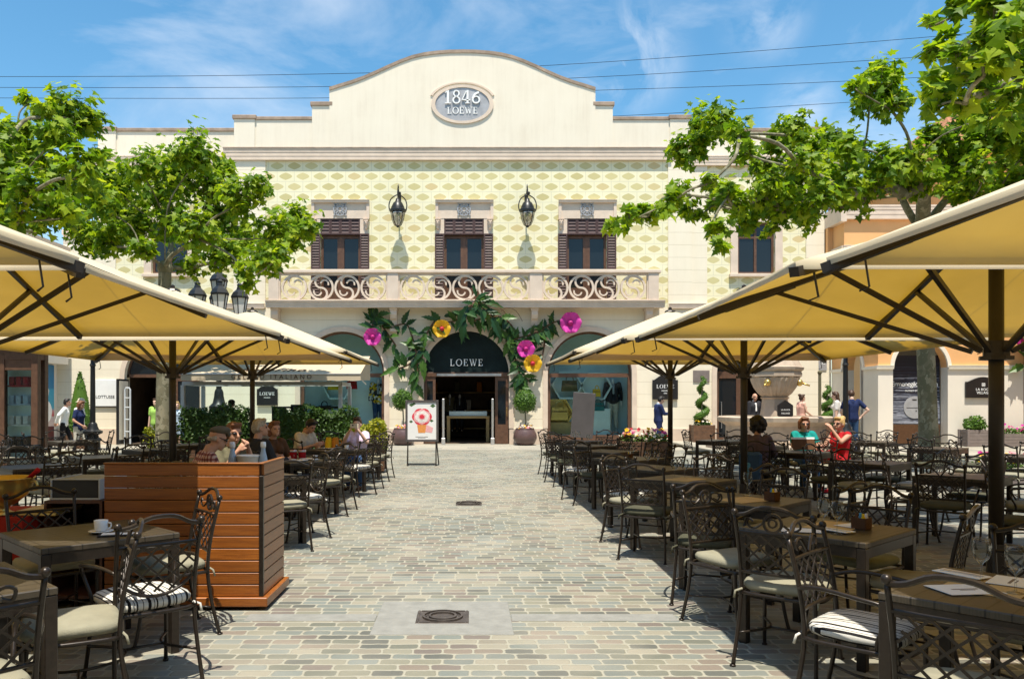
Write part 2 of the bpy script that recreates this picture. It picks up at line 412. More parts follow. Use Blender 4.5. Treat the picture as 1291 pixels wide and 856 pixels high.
    zz = t.math('MULTIPLY', q[2], 1/.47); jv = t.math('LESS_THAN', t.math('PINGPONG', zz, .5), .017)
    f = t.math('ADD', t.math('MULTIPLY', t.noise(p, 1.1, 5, .6), .6), t.math('MULTIPLY', t.noise(t.mapping(p, (4,4,.35)), 2.0, 4, .6), .4))
    c = t.mix(t.math('MULTIPLY', jv, .5), t.ramp(f, [(.3, (.80,.715,.55)), (.7, (.86,.78,.62))]), (.48,.40,.28))
    M['course'] = t.done(t.principled(c, .85, 0, .2, t.bump(t.math('SUBTRACT', 1.0, jv), .5, .01)))

    # cobbles
    def setts(name, bw, bh, joint, cols, mortar, rnd=.02):
        t = NT(name); p0 = t.coord('Position')
        nz = t.n('ShaderNodeTexNoise'); t.put(nz.inputs['Vector'], p0); nz.inputs['Scale'].default_value = 9; nz.inputs['Detail'].default_value = 2
        va = t.n('ShaderNodeVectorMath', operation='MULTIPLY_ADD'); t.put(va.inputs[0], nz.outputs['Color']); va.inputs[1].default_value = (.03,.026,0); t.put(va.inputs[2], p0)
        q = t.sep(va.outputs[0])
        vv = t.math('MULTIPLY', q[1], 1/bh); row = t.math('FLOOR', vv); fv = t.math('FRACT', vv)
        w1 = t.n('ShaderNodeTexWhiteNoise', noise_dimensions='1D'); t.put(w1.inputs['W'], row)
        uu = t.math('ADD', t.math('MULTIPLY', q[0], 1/bw), t.math('ADD', t.math('MULTIPLY', row, .5), t.math('MULTIPLY', w1.outputs[0], .75)))
        col = t.math('FLOOR', uu); fu = t.math('FRACT', uu)
        w2 = t.n('ShaderNodeTexWhiteNoise', noise_dimensions='2D'); t.put(w2.inputs['Vector'], t.comb(col, row))
        rgb = t.sep(w2.outputs['Color'])
        dx = t.math('MULTIPLY', t.math('SUBTRACT', .5, t.math('ABSOLUTE', t.math('SUBTRACT', fu, .5))), bw)
        dy = t.math('MULTIPLY', t.math('SUBTRACT', .5, t.math('ABSOLUTE', t.math('SUBTRACT', fv, .5))), bh)
        a = t.math('MAXIMUM', t.math('SUBTRACT', rnd+joint, dx), 0.0); b = t.math('MAXIMUM', t.math('SUBTRACT', rnd+joint, dy), 0.0)
        e = t.math('SQRT', t.math('ADD', t.math('MULTIPLY', a, a), t.math('MULTIPLY', b, b)))
        inside = t.math('SMOOTHSTEP', 0, 0, 0) if False else None
        mr = t.n('ShaderNodeMapRange'); mr.interpolation_type = 'SMOOTHSTEP'; t.put(mr.inputs[0], e)
        mr.inputs[1].default_value = rnd+.004; mr.inputs[2].default_value = rnd-.004; mr.inputs[3].default_value = 0; mr.inputs[4].default_value = 1
        ins = mr.outputs[0]
        st = [(i/len(cols), c) for i, c in enumerate(cols)]
        cc = t.ramp(rgb[0], st, 'CONSTANT')
        g = t.noise(p0, 45, 5, .65)
        cc = t.mix(t.math('MULTIPLY', g, .5), cc, t.mix(1.0, cc, (.62,.60,.56), 'MULTIPLY'))
        wear = t.noise(p0, .55, 4, .6)
        cc = t.mix(t.ramp(wear, [(.45, (0,0,0)), (.7, (.35,)*3)]), cc, (.47,.43,.35))
        mm = t.ramp(g, [(.3, tuple(x*.85 for x in mortar)), (.7, mortar)])
        c = t.mix(ins, mm, cc)
        hh = t.math('ADD', t.math('MULTIPLY', ins, .8), t.math('MULTIPLY', g, .25))
        rough = t.math('ADD', .55, t.math('MULTIPLY', rgb[1], .25))
        return t.done(t.principled(c, rough, 0, .4, t.bump(hh, .55, .012)))
    M['setts'] = setts('cobble_setts', .192, .101, .008, [(.155,.16,.128), (.195,.21,.185), (.25,.24,.185), (.17,.185,.165), (.23,.21,.165), (.125,.127,.11), (.20,.22,.20), (.29,.27,.21), (.17,.145,.125), (.215,.21,.16), (.215,.18,.145), (.175,.195,.175), (.115,.12,.105)], (.35,.335,.265))
    M['flags'] = setts('pale_flagstones', .9, .42, .004, [(.35,.33,.27), (.39,.37,.30), (.32,.31,.265), (.375,.345,.285), (.42,.395,.32)], (.30,.28,.23), .006)
# ---------------------------------------------------------------- text
def text_mesh(body, size, mat, name, parent, loc, rot=(pi/2,0,0), depth=.006, spacing=1.0, shear=0.0, align='CENTER'):
    cu = bpy.data.curves.new(name, 'FONT'); cu.body = body; cu.size = size; cu.extrude = depth; cu.align_x = align
    cu.space_character = spacing; cu.shear = shear; cu.resolution_u = 3
    tmp = link('tmp_text', cu); bpy.context.view_layer.update()
    me = bpy.data.meshes.new_from_object(tmp.evaluated_get(bpy.context.evaluated_depsgraph_get()))
    bpy.data.objects.remove(tmp); bpy.data.curves.remove(cu)
    me.name = name; me.materials.clear(); me.materials.append(mat)
    o = link(name, me, parent, loc); o.rotation_euler = rot
    return o

def serif(mb, word, x, z, h, gap=.28, y0=0.0, y1=.02, mat=0, wf=1.0):
    """roman capitals and old-style digits as solid letters; returns the end x"""
    T, t = .17*h, .06*h                                  # thick and thin strokes
    def rect(a, b, c, d): mb.box2(x+a*h*wf, x+b*h*wf, y0, y1, z+c*h, z+d*h, mat)
    def par(a0, a1, c0, c1, w):                          # slanted stroke
        mb.prism([(x+a0*h*wf, z+c0*h), (x+(a0+w)*h*wf, z+c0*h), (x+(a1+w)*h*wf, z+c1*h), (x+a1*h*wf, z+c1*h)], y0, y1, mat)
    def oval(cx, cz, rx, rz, th, tv):
        n = 28; vs, fs = [], []
        for i in range(n):
            a = 2*pi*i/n
            for px, pz, y in ((rx, rz, y0), (rx-th, rz-tv, y0), (rx-th, rz-tv, y1), (rx, rz, y1)):
                vs.append((x+(cx+px*cos(a))*h*wf, y, z+(cz+pz*sin(a))*h))
        for i in range(n):
            for k in range(4): fs.append((i*4+k, ((i+1) % n)*4+k, ((i+1) % n)*4+(k+1) % 4, i*4+(k+1) % 4))
        mb.add(vs, fs, mat)
    for ch in word:
        if ch == 'L':
            rect(.08,.22,.05,.95); rect(0,.34,.95,1); rect(0,.62,0,.05); rect(.56,.62,.05,.26); w = .66
        elif ch == 'O':
            oval(.47,.5,.47,.52,.15,.05); w = .94
        elif ch == 'E':
            rect(.08,.22,.05,.95); rect(0,.60,.95,1); rect(0,.64,0,.05); rect(.54,.60,.78,.95); rect(.58,.64,.05,.24); rect(.22,.46,.49,.54); rect(.44,.48,.40,.63); w = .66
        elif ch == 'W':
            par(.06,.30,1,0,.13) if False else par(.30,.06,0,.96,.13); par(.36,.58,0,.96,.06); par(.72,.48,0,.96,.13); par(.78,1.0,0,.96,.06)
            rect(0,.27,.95,1); rect(.42,.66,.95,1); rect(.90,1.14,.95,1); w = 1.14
        elif ch == '1':
            rect(.16,.32,.05,.98); rect(.02,.46,0,.05); par(.02,.14,.80,.97,.09); w = .48
        elif ch == '8':
            oval(.30,.75,.25,.25,.11,.07); oval(.30,.26,.30,.28,.12,.07); w = .6
        elif ch == '4':
            rect(.36,.51,.05,1.0); rect(.26,.60,0,.05); rect(0,.64,.24,.31); par(.0,.34,.29,1.0,.07); w = .66
        elif ch == '6':
            oval(.32,.28,.31,.29,.12,.08); mb.ring(x+.60*h*wf, z+.30*h, .60*h, .46*h, y0-.002, y1, 14, mat, .54*pi, .97*pi); w = .64
        else: w = .3
        x += (w+gap)*h*wf
    return x-gap*h*wf
def serif_width(word, h, gap=.28, wf=1.0):
    W = dict(L=.66, O=.94, E=.66, W=1.14); W.update({'1':.48, '8':.6, '4':.66, '6':.62})
    return (sum(W.get(c, .3) for c in word)+gap*(len(word)-1))*h*wf

def arch_outline(cx, r, spring, z0, seg=18, flip=False):
    pts = [(cx-r, z0), (cx-r, spring)]+[(cx-r*cos(pi*i/seg), spring+r*sin(pi*i/seg)) for i in range(1, seg)]+[(cx+r, spring), (cx+r, z0)]
    return pts

# ---------------------------------------------------------------- ground
def ground():
    tag(MB().add([(-220,-60,0),(220,-60,0),(220,300,0),(-220,300,0)], [(0,1,2,3)]).build('ground', M['setts']), kind='structure')
    b = MB(); z = .004
    b.add([(-15.6,26.2,z),(7.4,26.2,z),(7.4,30.2,z),(-15.6,30.2,z)], [(0,1,2,3)])
    tag(b.build('pavement', M['flags']), kind='structure')
    s = MB(); s.cbox(7.4, 30, 22.0, 30.2, -.02, .13, .012)
    tag(s.build('raised_pavement', M['flags']), kind='structure')
    c = MB(); c.cbox(-.675, .30, 5.34, 6.22, -.05, .005, .003)
    tag(c.build('concrete_slab', M['concrete']), kind='structure')
    st = MB(); st.cbox(-1.62, -.68, 5.68, 5.86, -.05, .004, .002); st.cbox(.305, 1.5, 5.68, 5.86, -.05, .004, .002)
    tag(st.build('pavement_strip', M['concrete']), kind='structure')
    for nm, (x0, x1, y0, y1), lab in (('manhole_cover', (-.385,-.005,5.60,5.93), 'square cast iron manhole cover with raised ring set in pale concrete slab'),
                                      ('drain_cover', (-.21,.185,12.05,12.5), 'small dark iron cover flush with cobbles midway to the shop entrance')):
        root = empty(nm, ((x0+x1)/2, (y0+y1)/2, 0), 0, lab, 'manhole cover')
        w, d = (x1-x0)/2, (y1-y0)/2
        a = MB(); a.cbox(-w, w, -d, d, -.04, .009, .003); a.build('plate', M['castiron'], root)
        a = MB()
        for r in (.9, .62): a.lathe([(r*d, .0), (r*d, .015), (r*d-.016, .015), (r*d-.016, .0)], (0,0,.0085), 28)
        for i in range(16):
            g = 2*pi*i/16; a.box((.76*d*cos(g), .76*d*sin(g), .012), (.022, .012, .007), g)
        for sx in (-1, 1):
            a.box2(sx*w*.93-.006, sx*w*.93+.006, -d*.95, d*.95, .0085, .0145); a.box2(-w*.95+.02, w*.95-.02, sx*d*.93-.006, sx*d*.93+.006, .0085, .014)
        a.build('raised_ring', M['castiron'], root)

# ---------------------------------------------------------------- main building
D0 = 30.0
def fx(px): return (px-CX)*.03
def fz(py): return H+(CY-py)*.03

def wall_holes(mb, x0, x1, z0, z1, holes, y, depth, mat=0):
    """front face with rectangular holes and their reveals"""
    xs = sorted({x0, x1, *[h[0] for h in holes], *[h[1] for h in holes]})
    for a, b in zip(xs, xs[1:]):
        hs = sorted([h for h in holes if h[0] <= a+1e-6 and h[1] >= b-1e-6], key=lambda h: h[2])
        z = z0
        for h in hs+[(0,0,z1,z1)]:
            if h[2] > z+1e-6: mb.add([(a,y,z),(b,y,z),(b,y,h[2]),(a,y,h[2])], [(0,1,2,3)], mat)
            z = h[3]
    for a, b, c, d in holes:
        mb.add([(a,y,c),(a,y+depth,c),(a,y+depth,d),(a,y,d)], [(0,1,2,3)], mat)
        mb.add([(b,y,c),(b,y+depth,c),(b,y+depth,d),(b,y,d)], [(3,2,1,0)], mat)
        mb.add([(a,y,d),(b,y,d),(b,y+depth,d),(a,y+depth,d)], [(3,2,1,0)], mat)
        mb.add([(a,y,c),(b,y,c),(b,y+depth,c),(a,y+depth,c)], [(0,1,2,3)], mat)

def cornice(mb, x0, x1, z0, z1, y, proj, mat=0, ends=True):
    """moulded horizontal band: profile stepping outwards"""
    h = z1-z0
    prof = [(0, 0), (-.78*proj, 0), (-.78*proj, .30*h), (-.84*proj, .33*h), (-.84*proj, .62*h), (-.93*proj, .68*h), (-.93*proj, .86*h), (-proj, .88*h), (-proj, h), (0, h)]
    n = len(prof)
    vs = [(x, y+p[0], z0+p[1]) for x in (x0, x1) for p in prof]
    fs = [(i, i+1, n+i+1, n+i) for i in range(n-1)]+[tuple(range(n))[::-1], tuple(range(n, 2*n))]
    mb.add(vs, fs, mat)

def louvre_panel(mb, x0, x1, z0, z1, y, th=.05, fr=.05, pitch=.075):
    mb.box2(x0, x0+fr, y-th, y, z0, z1); mb.box2(x1-fr, x1, y-th, y, z0, z1)
    mb.box2(x0+fr, x1-fr, y-th+.002, y, z0, z0+fr); mb.box2(x0+fr, x1-fr, y-th+.002, y, z1-fr, z1)
    n = max(2, int((z1-z0-2*fr)/pitch))
    for i in range(n):
        zc = z0+fr+(i+.5)*(z1-z0-2*fr)/n
        hh = (z1-z0-2*fr)/n
        mb.add([(x0+fr, y-th*.85, zc-hh*.45), (x1-fr, y-th*.85, zc-hh*.45), (x1-fr, y-th*.2, zc+hh*.45), (x0+fr, y-th*.2, zc+hh*.45),
                (x0+fr, y-th*.7, zc-hh*.5), (x1-fr, y-th*.7, zc-hh*.5), (x1-fr, y-th*.05, zc+hh*.4), (x0+fr, y-th*.05, zc+hh*.4)],
               [(0,1,2,3), (7,6,5,4), (0,4,5,1), (2,6,7,3)])

def main_building():
    B = empty('store_building', (0, D0, 0), 0, 'two storey cream boutique with yellow lozenge facade, balcony and curved gable', 'building')
    # ground floor wall with arched openings
    arches = [(205, 48, 475), (431.5, 53.5, 471), (588, 54, 471), (743.5, 53.5, 471), (946, 43, 471)]
    x0, x1, zt = fx(72), fx(1048), fz(388)
    out = [(x0, .6)]
    for px, r, sp in arches: out += arch_outline(fx(px), r*.03, fz(sp), .6)
    out += [(x1, .6), (x1, zt), (x0, zt)]
    b = MB(); b.prism(out, 0, .45); b.build('ground_wall', M['course'], B)
    b = MB(); edges = [x0]
    for px, r, sp in arches: edges += [fx(px)-r*.03, fx(px)+r*.03]
    edges.append(x1)
    for i in range(0, len(edges), 2): b = MB(); b.cbox(edges[i], edges[i+1], -.035, .45, 0, .6, .01); b.build('plinth', M['base'], B)
    # arch surrounds
    for px, r, sp in arches:
        b = MB(); rr = r*.03
        b.ring(fx(px), fz(sp), rr+.17, rr-.015, -.05, .03, 28, 0, 0, pi)
        b.box2(fx(px)-rr-.17, fx(px)-rr+.015, -.05, .03, .605, fz(sp)); b.box2(fx(px)+rr-.015, fx(px)+rr+.17, -.05, .03, .605, fz(sp))
        b.build('arch_surround', M['stone'], B)
    # string course at first floor
    for a, c in ((122,334), (843,1040)): b = MB(); cornice(b, fx(a), fx(c), fz(389), fz(383), 0, .14); b.build('string_course', M['stone'], B)
    # upper walls
    zb, ztop = fz(388), fz(203)
    wins = [(fx(404), fx(454), fz(384), fz(275)), (fx(560), fx(610), fz(384), fz(275)), (fx(715), fx(765), fz(384), fz(275))]
    b = MB(); wall_holes(b, fx(335), fx(842), zb, ztop+.05, wins, 0, .3); b.build('patterned_wall', M['lozenge'], B)
    wl = [(fx(190), fx(236), fz(345), fz(280))]; wr = [(fx(931), fx(978), fz(345), fz(280))]
    for a, c, wh in ((145,295,wl), (892,1017,wr)): b = MB(); wall_holes(b, fx(a), fx(c), zb, fz(209)+.05, wh, .1, .3); b.build('wing_wall', M['lozenge'], B)
    for a, c in ((295,335), (842,872)): b = MB(); b.box2(fx(a), fx(c), -.05, .4, zb, ztop+.05); b.build('pilaster', M['course'], B)
    for a, c in ((122,145), (872,892), (1017,1040)): b = MB(); b.box2(fx(a), fx(c), .04, .4, zb, fz(209)+.05); b.build('pilaster', M['course'], B)
    b = MB(); b.box2(fx(122), fx(1040), .42, 9, zb, fz(205)); b.box2(x0, x1, 8.9, 9.2, 0, zb); b.build('rear_block', M['plaster'], B)
    # cornices
    b = MB(); cornice(b, fx(283), fx(846), fz(203), fz(189), 0, .17); b.build('cornice', M['stone'], B)
    b = MB(); b.box2(fx(282.5), fx(846.5), -.19, .1, fz(189)+.002, fz(187.6)); b.build('cornice_capping', M['cap'], B)
    for a, c in ((118,283), (846.2,1044)): b = MB(); cornice(b, fx(a), fx(c), fz(209), fz(197), .1, .18); b.build('wing_cornice', M['stone'], B)
    # parapets and gable
    zc = fz(188)
    for a, c, y0, y1, t0, t1 in ((298,397,-.05,.3,188,152), (770,846,-.05,.3,188,152), (124,296.5,.12,.4,197,164), (868.5,1042,.12,.4,197,164)):
        b = MB(); b.box2(fx(a), fx(c), y0, y1, fz(t0), fz(t1)); b.build('parapet', M['parapet'], B)
    for a, c, y0, y1, t0, t1 in ((296,322,-.1,.36,188,150), (844,869,-.1,.36,188,150), (394,418,-.1,.36,188,134), (749,772,-.1,.36,188,134), (122.5,145,.06,.44,197,163), (1020,1043,.06,.44,197,163)):
        b = MB(); b.box2(fx(a), fx(c), y0, y1, fz(t0), fz(t1)); b.build('parapet_pier', M['parapet'], B)
    b = MB()
    gab = [(416,113), (430,108.5), (445,104), (460,98.5), (475,92), (490,85), (505,78.5), (520,73), (535,69.5), (550,67.5), (566,66.3), (583,66)]
    gab += [(1166-x, y) for x, y in gab[-2::-1]]
    gp = [(fx(x), fz(y)-.1) for x, y in gab]
    b.prism([(fx(416.5), zc)]+gp+[(fx(749.5), zc)], -.14, .34)
    b.build('gable', M['parapet'], B)
    def coping(a, c, t, y0, y1, th=.13): b = MB(); b.cbox(fx(a), fx(c), y0, y1, fz(t)-th, fz(t), .015); b.build('coping', M['cap'], B)
    coping(320,396,148,-.09,.38); coping(770.5,845,148,-.09,.38)
    for a, c, t in ((294,324,146.5), (842.5,871,146.5), (392,420,130), (747,774,130)): coping(a, c, t, -.15, .44, .15)
    coping(146,297,160.5,.07,.48); coping(868,1019,160.5,.07,.48); coping(120,146.5,159.5,.01,.52,.15); coping(1018.5,1045,159.5,.01,.52,.15)
    b = MB()
    for k in range(len(gp)-1):
        (xa, za), (xb, z_b) = gp[k], gp[k+1]
        n0 = Vector((-(z_b-za), xb-xa)).normalized()*.12
        b.add([(xa,-.175,za+.002),(xb,-.175,z_b+.002),(xb+0,-.175,z_b+.12),(xa,-.175,za+.12),(xa,.43,za+.002),(xb,.43,z_b+.002),(xb,.43,z_b+.12),(xa,.43,za+.12)],
              [(0,1,2,3),(7,6,5,4),(3,2,6,7),(1,0,4,5)]+([(0,3,7,4)] if k == 0 else [])+([(2,1,5,6)] if k == len(gp)-2 else []))
    b.build('gable_coping', M['cap'], B)
    # oval plaque
    cx, cz = fx(583), fz(134)
    b = MB(); b.ring(cx, cz, .78, .68, -.195, -.135, 40, 0, 0, 2*pi, None, 1.5, .93); b.ring(cx, cz+.05, .86, .80, -.18, -.135, 30, 0, .12*pi, .88*pi, None, 1.5, .93)
    pl = b.build('oval_frame', M['stone'], B)
    b = MB(); b.prism([(cx+1.02*cos(2*pi*i/40), cz+.635*sin(2*pi*i/40)) for i in range(40)], -.165, -.135); b.build('oval_plate', M['silver'], pl)
    b = MB()
    w = serif_width('1846', .50, .10); serif(b, '1846', cx-w/2, cz+.02, .50, .10, -.22, -.18)
    w = serif_width('LOEWE', .25, .12); serif(b, 'LOEWE', cx-w/2, cz-.36, .25, .12, -.185, -.160)
    b.build('raised_lettering', M['white'], pl)
    # first floor balcony doors with shutters
    for (a, c, z0, z1), px in zip(wins, (429, 585, 740)):
        xc = (a+c)/2
        b = MB(); g = .15
        b.box2(a, a+.09, g, g+.08, z0, fz(296)); b.box2(c-.09, c, g, g+.08, z0, fz(296)); b.box2(a+.09, c-.09, g, g+.08, fz(300), fz(296))
        b.box2(xc-.13, xc+.13, g-.01, g+.08, z0, fz(300)); b.box2(a+.09, xc-.13, g, g+.08, z0, z0+.65); b.box2(xc+.13, c-.09, g, g+.08, z0, z0+.65)
        w = b.build('window', M['brownwood'], B)
        b = MB(); b.box2(a+.09, xc-.13, g+.04, g+.05, z0+.65, fz(300)); b.box2(xc+.13, c-.09, g+.04, g+.05, z0+.65, fz(300)); b.build('pane', M['darkglass'], w)
        b = MB(); b.box2(a-.3, c+.3, .36, .4, z0, z1); b.build('window_back', M['black'], w)
        b = MB()
        pw = (c-a)/4
        for k in range(4): louvre_panel(b, a+k*pw+.003, a+(k+1)*pw-.003, fz(296), fz(276), .03, .05, .05, .12)
        b.build('transom_shutter', M['shutter'], w)
        for s in (-1, 1):
            b = MB(); e = a if s < 0 else c
            xa, xb = (e-.35, e-.0) if s < 0 else (e+.0, e+.35)
            louvre_panel(b, xa, xb, z0+.05, z0+1.35, -.0, .055, .05, .1); louvre_panel(b, xa, xb, z0+1.352, fz(295), -.0, .055, .05, .1)
            b.build('side_shutter', M['shutter'], w)
        # stone surround
        b = MB(); xl, xr = fx(px-35), fx(px+36)
        zt = fz(253)
        b.box2(xl, xr, -.04, .0, fz(276)+.002, zt-.1)
        b.box2(a-.3, a-.0, -.03, .0, fz(295)+.002, fz(276)); b.box2(c+.0, c+.3, -.03, .0, fz(295)+.002, fz(276))
        cornice(b, xl-.03, xr+.03, zt-.1, zt, -.04, .12)
        b.box2(xl-.03, xl+.08, -.09, -.04, fz(276), zt-.1); b.box2(xr-.08, xr+.03, -.09, -.04, fz(276), zt-.1)
        sr = b.build('window_surround', M['stone'], B)
        b = MB(); oz = fz(264.5)
        b.ring(xc, oz, .26, .22, -.075, -.04, 16); b.ring(xc, oz, .11, .075, -.075, -.04, 12)
        for k in range(4):
            g = pi/4+k*pi/2; b.bar((xc+.1*cos(g), -.06, oz+.1*sin(g)), (xc+.34*cos(g), -.06, oz+.34*sin(g)), .04, .03, (0,1,0))
            g2 = k*pi/2; b.ring(xc+.19*cos(g2), oz+.19*sin(g2), .075, .05, -.07, -.04, 10)
        b.build('carved_rosette', M['silver'], sr)
        for s in (-1, 1):
            b = MB(); xx = xc+s*.99
            b.box2(xx-.11, xx+.11, -.16, -.0, fz(278), fz(277)); b.sph((xx, -.08, fz(281.5)), (.1,.09,.13), 10, 8); b.sph((xx-.04,-.14,fz(280)), .04, 8, 6); b.sph((xx+.04,-.14,fz(280)), .04, 8, 6)
            b.lathe([(.0,-.3),(.05,-.24),(.08,-.1),(.10,.02)], (xx,-.06,fz(281)), 10)
            b.build('carved_corbel', M['gold'] if False else M['base'], sr)
    # wing windows
    for (a, c, z0, z1) in wl+wr:
        b = MB(); g = .2; xc = (a+c)/2; zm = z1-.55
        for p in ((a, a+.09), (c-.09, c), (xc-.05, xc+.05)): b.box2(p[0], p[1], g, g+.08, z0, z1)
        for za, zb2 in ((z0, z0+.09), (z1-.09, z1), (zm-.04, zm+.04)):
            b.box2(a+.09, xc-.05, g+.003, g+.08, za, zb2); b.box2(xc+.05, c-.09, g+.003, g+.08, za, zb2)
        w = b.build('wing_window', M['brownwood'], B)
        b = MB(); b.box2(a+.05, c-.05, g+.04, g+.05, z0+.05, z1-.05); b.build('pane', M['darkglass'], w)
        b = MB(); b.box2(a-.28, a-.0, .04, .1, z0, z1+.22); b.box2(c+.0, c+.28, .04, .1, z0, z1+.22); b.box2(a, c, .04, .1, z1, z1+.22)
        b.cbox(a-.33, c+.33, -.05, .1, z0-.12, z0, .012)
        b.build('frame_surround', M['stone'], w)
    # balcony
    gx = lambda px: (px-CX)*.0293
    gz = lambda py: H+(CY-py)*.0293
    bal = MB(); cornice(bal, gx(334), gx(839), gz(387), gz(378), -.30, .40)
    bal.box2(gx(336), gx(837), -.30, -.0, gz(387)+.02, gz(378)-.004)
    bl = bal.build('balcony', M['stone'], B)
    for a, c in ((338,351), (488,502), (668,684), (818,831)): b = MB(); b.cbox(gx(a), gx(c), -.66, -.44, gz(378), gz(344), .01); b.build('post', M['stone'], bl)
    b = MB(); b.cbox(gx(335), gx(834), -.70, -.40, gz(344), gz(339.5), .02); b.cbox(gx(335), gx(335)+.3, -.40, -.06, gz(344), gz(339.5)-.003, .01); b.cbox(gx(834)-.3, gx(834), -.40, -.06, gz(344), gz(339.5)-.003, .01)
    b.build('handrail', M['stone'], bl)
    groups = [(351, 488, (370,404,437,470)), (502, 668, (520,553,586,619,651)), (684, 818, (701,733.5,766,799))]
    for a, c, cs in groups:
        b = MB(); zc = gz(362.2)+.34*0; r = .475
        b.box2(gx(a), gx(c), -.61, -.49, gz(378)+.003, gz(377)); b.box2(gx(a), gx(c), -.61, -.49, gz(346.5), gz(344)-.003)
        for e in (gx(a), gx(c)-.05): b.box2(e, e+.05, -.60, -.50, gz(377), gz(346.5))
        for px in cs:
            x = gx(px)
            b.ring(x, zc, r, r-.075, -.605, -.495, 32)
            h = (r-.04)/2; n = 14
            b.ring(x-0, zc+h, h+.035, h-.035, -.59, -.51, 16, 0, pi*.0+pi/2-.0, pi*1.5); b.ring(x, zc-h, h+.035, h-.035, -.59, -.51, 16, 0, -pi/2, pi/2)
            b.ring(x-.13, zc-.14, .17, .115, -.585, -.515, 12, 0, pi*.9, pi*1.95); b.ring(x+.13, zc+.14, .17, .115, -.585, -.515, 12, 0, -pi*.1, pi*.95)
        b.build('scroll_panel', M['stone'], bl)
    for px in (344, 495, 675, 821):
        b = MB(); x = gx(px)+ (0)
        b.cbox(x-.15, x+.15, -.50, -.0, gz(390), gz(387)+.02, .01)
        b.prism([(0,0)]*3, 0, 0) if False else None
        prof = [(-.46,0), (-.46,-.16), (-.38,-.30), (-.28,-.36), (-.22,-.52), (-.16,-.66), (-.0,-.66), (0,0)]
        n = len(prof); vs = [(xx, p[0], gz(390)+p[1]) for xx in (x-.12, x+.12) for p in prof]
        b.add(vs, [(i, (i+1) % n, n+(i+1) % n, n+i) for i in range(n)]+[tuple(range(n))[::-1], tuple(range(n, 2*n))])
        b.cbox(x-.15, x+.15, -.3, 0, gz(390)-.78, gz(390)-.66, .01)
        b.build('bracket', M['stone'], bl)
    # ---- entrance
    cx, r, sp = fx(588), 1.62, fz(471)
    b = MB(); b.prism([(cx-r, sp+.05)]+[(cx-r*cos(pi*i/24), sp+.05+(r-.02)*sin(pi*i/24)) for i in range(1,24)]+[(cx+r, sp+.05)], .10, .16)
    tp = b.build('tympanum', M['deepgreen'], B)
    b = MB(); w = serif_width('LOEWE', .25, .22); serif(b, 'LOEWE', fx(588)-w/2, fz(461), .25, .22, .075, .098); b.build('sign_lettering', M['white'], tp)
    b = MB(); b.cbox(cx-r, cx+r, .02, .2, sp-.11, sp+.05, .01); b.build('lintel', M['brownwood'], B)
    b = MB(); b.box2(cx-r+.5, cx+r-.3, -.0, .02, sp-.09, sp+.0); b.build('steel_track', M['steel'], B)
    for s, ww in ((-1, .42), (1, .5)):                      # door leaves standing open
        b = MB(); e = cx+s*(r-.03)
        x0_, x1_ = (e, e+ww) if s < 0 else (e-ww, e)
        z1_ = sp-.11
        b.box2(x0_, x0_+.1, .06, .14, .02, z1_); b.box2(x1_-.1, x1_, .06, .14, .02, z1_); b.box2(x0_+.1, x1_-.1, .062, .14, .02, .75); b.box2(x0_+.1, x1_-.1, .062, .14, z1_-.16, z1_)
        dl = b.build('door', M['brownwood'], B)
        b = MB(); b.box2(x0_+.1, x1_-.1, .095, .105, .75, z1_-.16); b.build('pane', M['darkglass'], dl)
        b = MB(); hx = x1_-.05 if s < 0 else x1_-.06
        b.tube([(hx,.05,1.05),(hx,-.0,1.08),(hx,-.0,1.36),(hx,.05,1.39)], .014, 6); b.build('handle', M['gold'], dl)
    # rooms behind the openings
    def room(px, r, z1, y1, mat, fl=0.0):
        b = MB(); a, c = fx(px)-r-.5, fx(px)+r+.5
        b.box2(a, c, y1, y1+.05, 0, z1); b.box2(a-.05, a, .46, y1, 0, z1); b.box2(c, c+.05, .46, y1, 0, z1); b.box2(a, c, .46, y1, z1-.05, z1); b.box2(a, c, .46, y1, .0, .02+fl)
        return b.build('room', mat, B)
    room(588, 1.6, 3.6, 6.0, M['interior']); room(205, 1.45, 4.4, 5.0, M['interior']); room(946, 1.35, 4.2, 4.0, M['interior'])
    for px in (431.5, 743.5): room(px, 1.55, 4.45, 1.55, M['display'], .32)
    # shop window frames and panes
    for px in (431.5, 743.5):
        cx, r, sp = fx(px), 1.605, fz(471)
        b = MB(); b.ring(cx, sp, r-.016, r-.09, .16, .26, 28, 0, 0, pi)
        b.box2(cx-r+.016, cx-r+.13, .16, .26, .0, sp); b.box2(cx+r-.13, cx+r-.016, .16, .26, .0, sp)
        b.box2(cx-r+.13, cx+r-.13, .165, .26, sp-.13, sp+.02); b.box2(cx-r+.13, cx+r-.13, .165, .26, .0, .34)
        w = b.build('shop_window', M['brownwood'], B)
        b = MB(); b.prism(arch_outline(cx, r-.06, sp, .3, 24), .205, .215); b.build('pane', M['glass'], w)
    # left doorway
    cx, r, sp = fx(205), 1.44, fz(475)
    b = MB(); b.box2(cx-r, cx+r, .2, .3, sp-.02, sp+.1); b.ring(cx, sp, r, r-.08, .2, .3, 24, 0, 0, pi)
    b.box2(cx+.38, cx+.5, .2, .3, 0, sp-.02); b.box2(cx+r-.12, cx+r, .2, .3, 0, sp-.02); b.box2(cx+.5, cx+r-.12, .205, .3, 0, .5); b.box2(cx+.5, cx+r-.12, .205, .3, sp-.16, sp-.02)
    w = b.build('doorway_frame', M['brownwood'], B)
    b = MB(); b.box2(cx+.5, cx+r-.12, .24, .25, .5, sp-.16); b.prism([(cx-r+.08, sp+.1)]+[(cx-(r-.08)*cos(pi*i/20), sp+.1+(r-.12)*sin(pi*i/20)) for i in range(1,20)]+[(cx+r-.08, sp+.1)], .24, .25); b.build('pane', M['darkglass'], w)
